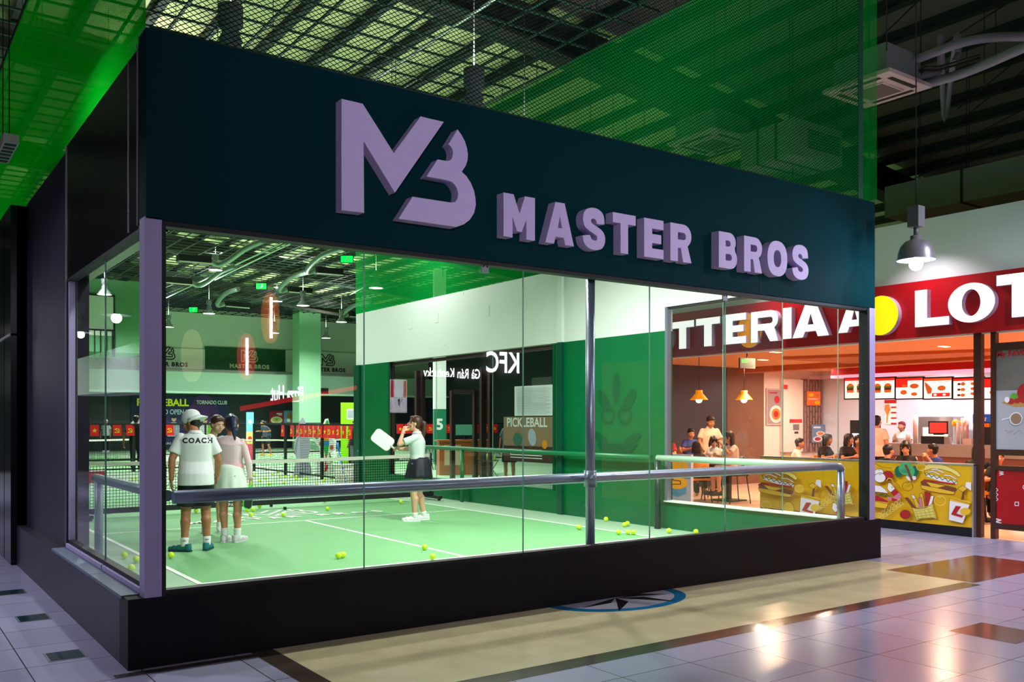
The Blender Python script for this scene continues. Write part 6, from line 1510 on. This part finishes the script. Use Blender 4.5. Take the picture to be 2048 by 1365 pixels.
# bronze posts, advertising panel, red panel
def post_at(label, xa, xb, x=11.1):
    y1, y0 = at(xa, 1000, 'x', x).y, at(xb, 1000, 'x', x).y; t = thing('shop_post', label, 'post', (x, y0, 0)); MB().use(m_fbr).box(0, .09, 0, y1 - y0, 0, 2.82).build('shaft', None, t); return y0, y1
post_at('bronze square post at the end of the yellow panel', 1947, 1962); yb0, yb1 = post_at('bronze square post at the left edge of the food advertisement', 1981, 1991)
t = thing('ad_panel', 'framed advertisement of food on grey stone with MY FAVORITE heading', 'advertisement', (11.1, yb0, 0)); yE = -1.5; zA0, zA1 = 1.22, 2.56
MB().use(m_fbr).box(0, .06, yE - yb0, 0, 1.14, 1.22).box(0, .06, yE - yb0, 0, 2.56, 2.66).box(.0, .06, yE - yb0, yE - yb0 + .08, 0, 2.8).build('frame', None, t); MB().use(mat('ad grey', (112, 108, 100), .4, noise=.35, nscale=3)).box(.02, .05, yE - yb0, 0, zA0, zA1).build('panel', None, t)
a = PxArt(11.117); a.x0 = 11.1; a.eps = .0012
def P0(px, py): 
    v = at(px, py, 'x', 11.117 - a.eps * a.k) - Vector((11.1, yb0, 0)); return v
a.P = P0
zt_a = at(1990, 782, 'x', 11.11).z; MB().use(mat('ad table', (176, 176, 186), .4)).box(.0185, .02, yE - yb0 + .08, 0, zA0, zt_a).build('table_print', None, t); a.poly([(2002, 806), (2018, 799), (2090, 800), (2090, 812), (2030, 814)], mat('ad board', (196, 140, 70), .5)); a.ell(2050, 788, 16, 20, m_pr); a.ell(2028, 795, 8, 8, m_let); a.ell(2022, 803, 7, 6, m_pr); a.ell(2034, 802, 6, 5, m_pr); a.ell(2014, 800, 5, 6, m_wht); a.ell(2032, 838, 13, 13, m_wht); a.ell(2032, 838, 11, 11, mat('ad seeds', (150, 120, 96), .6)); a.line([(2004, 840), (2020, 836)], 2, m_wht)
for i in range(9): a.ell(2012 + i * 4, 862 + (i * 5) % 7, 1.6, .8, mat('ad seeds', None))
a.build('print', t)
a = Art((11.1 - 11.1 + .014, at(1993, 714, 'x', 11.11).y - yb0, at(1993, 714, 'x', 11.11).z), (0, -1, 0), (0, 0, 1), n=(-1, 0, 0)); a.text('My FAVORITE', 0, 0, .10, m_lred, .003); a.build('heading', t)
t = thing('red_panel', 'red low panel with white geometric marks under the advertisement', 'counter panel', (11.1, yb0, 0)); MB().use(m_lred).box(.02, .06, yE - yb0, 0, .22, .94).build('panel', None, t); MB().use(m_fbr).box(0, .07, yE - yb0, 0, .94, 1.0).box(0, .07, yE - yb0, 0, .14, .22).build('frame', None, t)
a = PxArt(11.117); a.P = lambda px, py: at(px, py, 'x', 11.117 - .001 * a.k) - Vector((11.1, yb0, 0)); 
zig = lambda x, y, w_, h, n: [(x + (w_ if i % 2 else 0), y + h * i / n) for i in range(n + 1)]
a.line(zig(1999, 943, 8, 8, 4), 1.6, m_pw); a.line(zig(1991, 976, 5, 28, 6), 1.4, m_pw); a.line([(2030, 1005), (2037, 1005), (2037, 1012), (2030, 1012)], 1.6, m_pw, True); a.line(zig(1990, 1038, 12, 12, 4), 2.2, m_pw); a.ring(2050, 975, 4, 4, 1.5, m_pw); a.build('marks', t)
# bread board sign at the far left end
ya, yb_ = at(1334, 950, 'x', 11.05).y, at(1382, 950, 'x', 11.05).y
t = thing('bread_board', 'white low board with an orange bun drawing seen through the glass', 'counter panel', (11.05, yb_, 0)); MB().use(m_pw).box(0, .06, 0, ya - yb_ + .6, 0, .98).build('panel', None, t)
a = PxArt(11.048); a.P = lambda px, py: at(px, py, 'x', 11.048 - .0009 * a.k) - Vector((11.05, yb_, 0))
a.ell(1355, 932, 21, 14, m_lora); a.line([(1340, 932), (1346, 930)], 2, m_wht); a.line([(1362, 928), (1365, 932)], 2, m_wht); a.poly([(1338, 975), (1372, 975), (1372, 988), (1355, 994), (1338, 988)], mat('print sky', None)); a.ell(1355, 967, 20, 12, m_lora); a.line([(1360, 942), (1339, 942), (1339, 969), (1361, 969), (1361, 963), (1346, 961), (1346, 955), (1360, 955)], 1.6, m_ink, True); a.line([(1340, 955), (1380, 957)], 1, m_ink); a.build('print', t)
# posters, panels and fittings of the side wall
def wall_item(name, label, cat, xa, ya, xb, yb_, mt, art=None, th=.03, y=None):
    y = y or YW - th - .004
    q0, q1 = at(xa, yb_, 'y', y), at(xb, ya, 'y', y); t = thing(name, label, cat, q0); W_, Hh = q1.x - q0.x, q1.z - q0.z
    MB().use(mt).box(0, W_, 0, th, 0, Hh).build('panel', None, t)
    if art: a = Art((0, -.001, 0), (W_, 0, 0), (0, 0, Hh), .0012); art(a); a.build('print', t)
def a_dish(a): a.rect(.05, .04, .95, .96, mat('poster slate', (150, 130, 130), .5)); a.ell(.55, .3, .38, .24, m_cream); a.ell(.55, .3, .26, .16, m_chk); a.ell(.55, .3, .14, .09, m_pr); a.ell(.6, .7, .15, .1, m_pr); a.rect(.15, .86, .6, .9, m_pr)
wall_item('food_poster', 'tall framed poster of a pasta plate on the brown wall', 'poster', 1533, 778, 1567, 851, mat('poster frame', (200, 170, 160), .5), a_dish)
wall_item('order_kiosk', 'cream pillar panel with a red band and small screen', 'kiosk', 1567, 760, 1606, 905, m_cream, lambda a: (a.rect(.3, .40, .95, .45, m_mred), a.rect(.48, .30, .8, .38, mat('grey glass', (120, 110, 110), .3)), a.rect(.55, .25, .75, .28, m_ink), a.rect(0, .86, .2, .92, m_mred)), .12)
wall_item('brick_panel', 'narrow column of vertical grey brown tiles', 'wall panel', 1606, 760, 1645, 905, mat('tile brown grey', (120, 92, 86), .5), lambda a: [a.rect(.06 + i * .13, (j * .14 + (i % 2) * .07), .15 + i * .13, min(j * .14 + (i % 2) * .07 + .125, 1), mat('tile pale', (150, 118, 108), .5)) for i in range(7) for j in range(7)], .06)
wall_item('promo_poster', 'small orange promotion poster on the tiled column', 'poster', 1614, 784, 1641, 811, m_mor, lambda a: (a.ell(.3, .75, .2, .12, m_yel), a.ell(.7, .72, .2, .14, m_chk), a.rect(.1, .42, .8, .5, m_wht), a.ell(.75, .2, .2, .14, m_yel)), .01, YW - .12)
wall_item('promo_poster', 'blue poster of two chicken plates below the tiled column', 'poster', 1624, 850, 1652, 886, mat('print steel', (110, 140, 180), .5), lambda a: (a.ell(.6, .5, .32, .14, m_wht), a.ell(.6, .5, .2, .09, m_chk), a.ell(.4, .2, .34, .16, m_wht), a.ell(.4, .2, .22, .1, m_pr), a.rect(.1, .8, .6, .9, m_wht)), .01, YW - .14)
p = at(1494, 727, 'y', 5.5)
t = thing('exit_sign', 'grey hanging sign with green EXIT lettering under the shop ceiling', 'exit sign', p, 0); MB().use(mat('sign grey', (80, 92, 90), .4)).box(-.22, .22, -.02, .02, -.1, .1).build('housing', None, t); a = Art((-.18, -.021, -.0), (1, 0, 0), (0, 0, 1)); a.text('EXIT', 0, .005, .09, m_exit, .002); a.build('print', t); MB().use(m_cord).box(-.01, .01, -.01, .01, .1, 2.95 - p.z).build('rod', None, t)
for k, px in enumerate((1398, 1488)):
    p = at(px, 800, 'y', 7.0); t = thing('pendant_lamp', ['orange cone pendant lamp over the family, nearer the green wall', 'orange cone pendant lamp over the family, nearer the poster'][k], 'lamp', p, 0, 'orange cone pendants')
    MB().use(m_lora).lathe((0, 0, 0), [(.19, 0), (.09, .12), (.075, .13), (.075, .2), (.001, .2)], 20).build('lamp_shade', None, t); MB().use(m_warm).ball((0, 0, 0), .07, 12).build('bulb', None, t); MB().use(m_cord).tube([(0, 0, .2), (0, 0, 2.95 - p.z)], .008, 5).build('cord', None, t); disc_light('lamp_light', (0, 0, -.08), 22, .2, WM, t, 165)

# tables, chairs and diners
m_tab = mat('table dark', (60, 30, 26), .4); m_ochr = mat('chair orange', (226, 140, 30), .5)
def table(label, x, y, w_=.7, l=1.2, z=.74):
    t = thing('dining_table', label, 'table', (x, y, 0)); MB().use(m_tab).box(-w_ / 2, w_ / 2, -l / 2, l / 2, z - .04, z).build('tabletop', None, t); MB().use(m_frame).box(-.04, .04, -.04, .04, .03, z - .04).build('column', None, t); MB().use(m_frame).box(-.25, .25, -.25, .25, 0, .03).build('base', None, t); return t
def chair(label, x, y, rz, mt=None, zs=.45, high=False):
    t = thing('dining_chair' if not high else 'bar_stool', label, 'chair' if not high else 'stool', (x, y, 0), rz, 'chairs in the burger shop')
    MB().use(mt or m_frame).box(-.21, .21, -.2, .2, zs, zs + .04).build('seat', None, t)
    b = MB().use(mt or m_frame); vs = []
    for i in range(9):
        a_ = pi * .12 + pi * .76 * i / 8
        for z in (zs + .08, zs + .38): vs.append((.22 * cos(a_), .02 + .19 * sin(a_), z))
    b.add(vs, [(2 * i, 2 * i + 2, 2 * i + 3, 2 * i + 1) for i in range(8)], True); o = b.build('backrest', None, t); o.modifiers.new('t', 'SOLIDIFY').thickness = .015
    for i in (-1, 1):
        MB().use(m_frame).tube([(i * .15, .17, zs + .1), (i * .17, .18, zs), (i * .22, .24, 0)], .012, 6).build('leg', None, t); MB().use(m_frame).tube([(i * .17, -.15, zs), (i * .22, -.22, 0)], .012, 6).build('leg', None, t)
    return t
SIT = lambda ang=0: dict(hipL=(-.09, 0, .50), hipR=(.09, 0, .50), pel=(0, 0, .54), waist=(0, .02, .68), chest=(0, .05, .88), neck=(0, .08, 1.03), shL=(-.17, .06, .98), shR=(.17, .06, .98), head=(0, .12, 1.17), elL=(-.22, .14, .76), elR=(.22, .14, .76), wrL=(-.12, .34, .80), wrR=(.12, .34, .80), kneeL=(-.11, .42, .50), kneeR=(.11, .42, .50), ankL=(-.11, .40, .09), ankR=(.11, .40, .09))
def diner(label, px, py, headz, plane_x, fa, h=1.6, J={}, **kw):
    """put a seated or standing figure so that its head sits at the photographed place"""
    q = at(px, py, 'x', plane_x); K = SIT(); K.update(J); hh = K['head']; k = h / 1.7
    off = Matrix.Rotation(fa - pi / 2, 3, 'Z') @ Vector((hh[0] * k, hh[1] * k, 0)); p = Vector((q.x - off.x, q.y - off.y, q.z - hh[2] * k))
    p.z = max(p.z, -.0) if p.z > -.12 else 0
    kw.setdefault('vox', .014); kw.setdefault('seated', True)
    r, K_, hv_ = person(label, p, fa, J=K, h=h, **kw); clean(r); return r, p
c_blk = mat('cloth black', (14, 12, 14), .8); c_blu = mat('cloth blue', (50, 70, 150), .8); c_crm = mat('cloth cream', (232, 206, 186), .8); c_red = mat('cloth red', (180, 16, 40), .8); c_wh = mat('cloth white', (236, 230, 226), .8); c_mar = mat('cloth maroon', (120, 16, 40), .7)
TO = TH + pi   # facing the viewer
table('dark table behind the yellow panel where the black-haired woman sits', 13.3, 1.35, .7, 1.4)
r, p1_ = diner('boy in black seen from behind at the table over the yellow panel', 1777, 903, 1.1, 12.5, .1, 1.45, sk=SK3, top=(c_blk, 'short'), bottom=(c_blk, 'trousers'), head=(-.35, 0))
r, p2_ = diner('woman with long black hair in black, head bowed behind the yellow panel', 1811, 896, 1.1, 14.0, pi + .25, 1.62, sk=SK2, top=(c_blk, 'long'), bottom=(c_blk, 'trousers'), hair='long', head=(.25, -.45), female=True)
r, p3_ = diner('boy in blue shirt drinking through a straw behind the yellow panel', 1865, 901, 1.1, 13.4, pi - .5, 1.42, sk=SK3, top=(c_blu, 'short'), bottom=(c_blk, 'trousers'), head=(-.9, -.05), J=dict(wrL=(-.05, .25, 1.02), wrR=(.05, .27, .98)))
r, p4_ = diner('woman with long dark hair sitting between the bronze posts, back to us', 1957, 908, 1.1, 13.3, .2, 1.62, sk=SK3, top=(c_blk, 'short'), bottom=(c_blk, 'trousers'), hair='long', female=True)
r, p5_ = diner('little boy looking out between bronze post and red panel', 1998, 918, 1.1, 12.9, pi + .55, 1.38, sk=SK3, top=(c_blk, 'short'), bottom=(c_blk, 'trousers'))
r, p6_ = diner('man in cream striped shirt standing at the counter, back to us', 1754, 851, 1.6, 16.2, .15, 1.72, J=dict(hipL=(-.09, 0, .90), hipR=(.09, 0, .90), pel=(0, 0, .95), waist=(0, 0, 1.08), chest=(0, 0, 1.28), neck=(0, -.01, 1.43), shL=(-.19, 0, 1.385), shR=(.19, 0, 1.385), head=(0, .02, 1.57), elL=(-.23, -.02, 1.12), elR=(.23, -.02, 1.12), wrL=(-.2, .15, .95), wrR=(.2, .15, .95), kneeL=(-.1, .02, .49), kneeR=(.1, .02, .49), ankL=(-.1, -.02, .09), ankR=(.1, -.02, .09)), seated=False, sk=SK3, top=(c_crm, 'short'), bottom=(c_blk, 'trousers'), shoes=(m_frame, m_frame))
stand = dict(hipL=(-.09, 0, .90), hipR=(.09, 0, .90), pel=(0, 0, .95), waist=(0, 0.0, 1.08), chest=(0, 0.02, 1.28), neck=(0, .03, 1.43), shL=(-.19, 0.02, 1.385), shR=(.19, 0.02, 1.385), head=(0, .08, 1.56), elL=(-.24, .06, 1.13), elR=(.24, .06, 1.13), wrL=(-.14, .3, 1.0), wrR=(.2, .26, .95), kneeL=(-.1, .02, .49), kneeR=(.1, .02, .49), ankL=(-.1, -.02, .09), ankR=(.1, -.02, .09))
diner('staff member in maroon cap and white shirt bending behind the counter', 1803, 856, 1.5, 19.4, pi, 1.6, J=stand, seated=False, sk=SK3, top=(c_wh, 'short'), bottom=(c_blk, 'trousers'), hairm=c_mar)
# family at the left table
table('dark table of the family under the orange pendants', 12.75, 6.15, .8, 1.3)
diner('man in cream polo shirt standing over the family table', 1421, 845, 1.6, 13.6, TO + .1, 1.70, J=stand, seated=False, sk=SK1, top=(c_crm, 'short', .84, 'collar'), bottom=(c_blk, 'trousers'), head=(.1, -.35), shoes=(m_frame, m_frame))
fam = [diner('boy in blue shirt at the family table with bowed head', 1382, 868, 1.1, 13.6, TO + .2, 1.5, sk=SK3, top=(c_blu, 'short'), bottom=(c_blk, 'trousers'), head=(0, -.25)),
 diner('person in red at the left edge of the glass', 1334, 875, 1.1, 13.2, TO - .6, 1.55, sk=SK3, top=(c_red, 'short'), bottom=(c_blk, 'trousers')),
 diner('girl with black bob and white black top leaning over her food', 1427, 884, 1.1, 12.7, TO - .5, 1.5, sk=SK2, top=(c_wh, 'short'), bottom=(c_blk, 'trousers'), hair='bob', female=True, head=(.6, -.5)),
 diner('person in black hooded top seen from behind at the family table', 1392, 895, 1.0, 12.1, TH + .1, 1.5, sk=SK3, top=(c_blk, 'long'), bottom=(c_blk, 'trousers'), hair='bob', hairm=c_blk),
 diner('woman in cream dress with dark hair eating at the family table', 1457, 876, 1.1, 12.3, TH + pi / 2 + .3, 1.62, sk=SK3, top=(c_crm, 'short'), bottom=(c_crm, 'shorts'), hair='long', female=True, J=dict(wrL=(-.08, .3, 1.02), elL=(-.18, .22, .84)), shoes=(m_frame, m_frame))]
# row of diners further in
table('dark long table of the diners under the cream wall', 14.6, 4.35, .7, 2.6)
far = [diner('boy in white shirt with short black hair under the tiled column', 1600, 888, 1.1, 14.0, TO + 1.2, 1.45, sk=SK3, top=(c_wh, 'short'), bottom=(c_blk, 'trousers')),
 diner('woman in black with bobbed hair below the blue chicken poster', 1655, 880, 1.1, 15.3, TO + .7, 1.6, sk=SK3, top=(c_blk, 'short'), bottom=(c_blk, 'trousers'), hair='bob', female=True),
 diner('person in dark top before the drinks fridge', 1698, 880, 1.1, 15.2, TO + .5, 1.6, sk=SK3, top=(c_blk, 'short'), bottom=(c_blk, 'trousers'), hair='bob', female=True),
 diner('woman in orange brown top right of the drinks fridge', 1716, 882, 1.1, 15.6, TO - .3, 1.58, sk=SK2, top=(mat('cloth rust', (200, 120, 80), .8), 'short'), bottom=(c_blk, 'trousers'), hair='bob', female=True)]
# seats under the diners
seats = [(p1_, .1, 'chair under the boy in black'), (p2_, pi + .25, 'chair under the woman in black'), (p3_, pi - .5, 'chair under the boy with the straw')]
for p_, fa_, lab in seats + [(f[1], fa2, lab) for f, fa2, lab in zip(fam, (TO + .2, TO - .6, TO - .5, TH + .1, TH + pi / 2 + .3), ('chair under the boy in blue', 'chair under the person in red', 'chair under the girl with the bob', 'chair under the black hooded top', 'black legged chair under the woman in the cream dress'))] + [(f[1], fa2, lab) for f, fa2, lab in zip(far, (TO + 1.2, TO + .7, TO + .5, TO - .3), ('chair under the boy in white', 'chair under the woman below the poster', 'chair before the drinks fridge', 'chair under the woman in rust'))]:
    h_ = .39 + p_.z * .9 if p_.z > 0 else .36
    c = chair(lab, p_.x, p_.y, fa_ - pi / 2 + pi, m_ochr if 'black legged' not in lab else None, h_ if h_ > .3 else .36)
q = at(1957, 1040, 'x', 12.9)
chair('orange high chair with thin black legs between the bronze posts', p4_.x, p4_.y, .2 + pi / 2, m_ochr, .39 + max(p4_.z, 0)); chair('orange chair under the little boy by the red panel', p5_.x, p5_.y, pi + .55 + pi / 2, m_ochr, .39 + max(p5_.z, 0))
for k, (x, y, z, lab) in enumerate(((13.2, 1.5, .74, 'tray with paper and food before the black-haired woman'), (12.75, 6.0, .74, 'tray of fries and burgers on the family table'), (14.6, 4.6, .74, 'tray of food on the long dark table'), (14.6, 3.7, .74, 'second tray of food on the long dark table'))):
    t = thing('food_tray', lab, 'tray', (x, y, z)); MB().use(c_mar).box(-.15, .15, -.2, .2, 0, .015).build('tray', None, t); b = MB()
    for i in range(9): b.use((m_chk, m_bun, m_pw)[i % 3]).ball((random.uniform(-.1, .1), random.uniform(-.15, .15), .035), random.uniform(.02, .035), 8)
    b.build('food', None, t, kind='stuff')

# ================================================================== SHOPS OPPOSITE, BEHIND THE VIEWER (added spots there light the fascia, signs show in the glass)
YO = -13.0
def mir(px, py, y=None):
    """where a sign stands across the aisle when its reflection shows at px, py in the front glass"""
    y = YO if y is None else y; q = at(px, py, 'y', 2 * GY - y); return Vector((q.x, y, q.z))
struct('wall_opposite', MB().box(-16, 20, YO - .3, YO - .1, 0, 5.5), mat('opposite wall', (40, 36, 44), .6))
m_kred = mat('sign red glow', (220, 10, 40), .5, emit=5, ec=(235, 20, 50)); m_kwh = mat('sign white glow', (255, 255, 255), .5, emit=22, ec=(255, 255, 255)); m_kor = mat('board orange glow', (255, 140, 60), emit=2.6, ec=(255, 130, 60)); m_kpk = mat('board pink glow', (255, 60, 90), emit=2.6, ec=(255, 50, 90)); m_kcr = mat('board cream glow', (250, 240, 170), emit=1.6, ec=(245, 235, 170))
q0, q1 = mir(846, 752), mir(1036, 700)
t = thing('chicken_shop_sign', 'backlit white lettering of the chicken shop across the aisle, mirrored in the front glass', 'sign', (0, YO, 0))
x0, x1 = mir(1034, 730).x, mir(965, 730).x
# seen from its own front the text runs towards -X
def back_text(s, xl, xr, zb, size, mt):
    vs, fs = text_faces(s, 1, .02); wd = max(v.x for v in vs); k = (xl - xr) / wd
    return MB().use(mt).add([(xl - v.x * k, .012, zb + v.y * size) for v in vs], fs)
back_text('KFC', mir(1040, 730).x, mir(972, 730).x, mir(1005, 745).z, .75, m_kwh).build('letters', None, t)
back_text('Gà Rán Kentucky', mir(960, 748).x, mir(846, 748).x, mir(900, 756).z, .34, m_kwh).build('letters', None, t)
q = mir(797, 792); t = thing('chicken_shop_plaque', 'white plaque with two red stripes beside the chicken shop sign', 'sign', q); s_ = (mir(815, 792).x - mir(781, 792).x); hz_ = mir(797, 758).z - mir(797, 826).z
MB().use(mat('plaque glow', (255, 255, 255), emit=9, ec=(255, 255, 255))).box(-s_ / 2, s_ / 2, -.03, 0, -hz_ / 2, hz_ / 2).build('panel', None, t)
a = Art((s_ / 2, .002, -hz_ / 2), (-s_, 0, 0), (0, 0, hz_), .003, n=(0, 1, 0)); a.rect(.04, .45, .2, .95, m_kred); a.rect(.8, .45, .96, .95, m_kred); a.poly([(.4, .34), (.6, .34), (.54, .4), (.46, .4)], m_ink); a.line([(.5, .34), (.44, .2)], .03, m_ink); a.line([(.5, .34), (.56, .2)], .03, m_ink); a.build('print', t)
t = thing('pizza_shop_sign', 'white script lettering over a red band of the pizza shop across the aisle', 'sign', (0, YO, 0))
back_text('Pizza Hut', mir(607, 806).x, mir(541, 806).x, mir(575, 803).z, .5, m_kwh).build('letters', None, t)
b = MB().use(m_kred); p_, q_ = mir(480, 818), mir(712, 776)
b.prism([(p_.x, 0, p_.z - .05), (q_.x, 0, q_.z - .05), (q_.x, 0, q_.z + .05), (p_.x, 0, p_.z + .05)], (0, .03, 0)).build('red_band', None, t)
for k, (px, y0_, y1_, wpx, mt, lean) in enumerate(((382, 660, 765, 24, m_kcr, 0), (490, 668, 760, 20, m_kpk, 2), (538, 586, 688, 20, m_kor, -4))):
    c0, c1 = mir(px, y0_), mir(px, y1_); H2 = (c0.z - c1.z) / 2; W2_ = (mir(px + wpx, y0_).x - mir(px - wpx, y0_).x) / 2
    t = thing('surfboard_light', ['pale glowing surfboard lamp hung outside the pizza shop', 'pink glowing surfboard lamp hung outside the pizza shop', 'orange glowing surfboard lamp hung highest outside the pizza shop'][k], 'lamp', (c0.x, YO + .05, (c0.z + c1.z) / 2), 0, 'surfboard lamps of the pizza shop')
    pts = [(W2_ * .9 * sin(pi * i / 16) ** .8 * sg, H2 * cos(pi * i / 16)) for sg, rg in ((1, range(17)), (-1, range(15, 0, -1))) for i in rg]
    MB().use(mt).prism([(x, 0, z) for x, z in pts], (0, .06, 0)).build('board', None, t)
    if k: MB().use(m_kwh).box(-.03, .03, .07, .09, -H2 * .8, H2 * .8).build('tube', None, t)
    MB().use(m_cord).tube([(0, 0, H2), (0, 0, 7)], .01, 5).build('cord', None, t)
# dim shop windows and unseen spots added to light the fascia letters
for k, (x0, x1) in enumerate(((-6, -1.2), (-.6, 4.0), (4.6, 10.5))):
    t = thing('shop_window', ['dark shop window across the aisle, end nearest the side passage', 'dark shop window across the aisle in the middle', 'dark shop window across the aisle by the corridor'][k], 'shop window', (0, YO, 0), 0, 'shop windows across the aisle')
    MB().use(mat('window dim', (90, 84, 110), .2)).box(x0, x1, -.02, 0, .5, 2.6).build('glass', None, t)
    MB().use(m_fbr).box(x0 - .1, x1 + .1, -.02, .04, 2.6, 2.7).box(x0 - .1, x1 + .1, -.02, .04, .4, .5).build('frame', None, t)
for k, (x, tx, pw) in enumerate(((-4.0, 1.4, 13), (1.5, 4.0, 15), (7.0, 7.2, 17))):
    t = thing('track_spot', ['track spot over the shops across the aisle, nearest the side passage', 'track spot over the shops across the aisle, in the middle', 'track spot over the shops across the aisle, nearest the corridor'][k], 'spotlight', (x, YO + .2, 4.7), 0, 'track spots across the aisle')
    d = Vector((tx, 0, 3.9)) - Vector((x, YO + .2, 4.7)); e = d.normalized()
    MB().use(m_frame).tube([e * -.12, e * .1], .06, 14).build('housing', None, t); MB().use(m_frame).box(-.02, .02, -.22, 0, -.02, .02).build('bracket', None, t)
    l = disc_light('spot_light', tuple(e * .12), pw, .10, (.84, .80, 1), t, 34); l.rotation_euler = d.to_track_quat('-Z', 'Y').to_euler()

# white canopy standing in the side passage, mirrored in the left glass
vp = [at(px, py, 'x', 3.3) for px, py in ((134, 724), (200, 706), (268, 686), (292, 703), (292, 782), (134, 792))]
pts = [Vector((.3 - v.x, v.y, v.z)) for v in vp]; o_ = Vector((pts[0].x, pts[3].y, 0))
t = thing('canopy_tent', 'white canopy tent in the side passage, mirrored in the left glass', 'tent', o_)
MB().use(mat('canopy white', (240, 240, 250), .7, noise=.06, nscale=2)).prism([q - o_ for q in pts], (-1.2, 0, 0)).build('canopy', None, t)
for q in (pts[0], pts[3]):
    for dx_ in (0, -1.15): MB().use(m_ss).obox(Vector((q.x + dx_, q.y, 0)) - o_, Vector((q.x + dx_, q.y, q.z - .1)) - o_, .04, .04).build('pole', None, t)
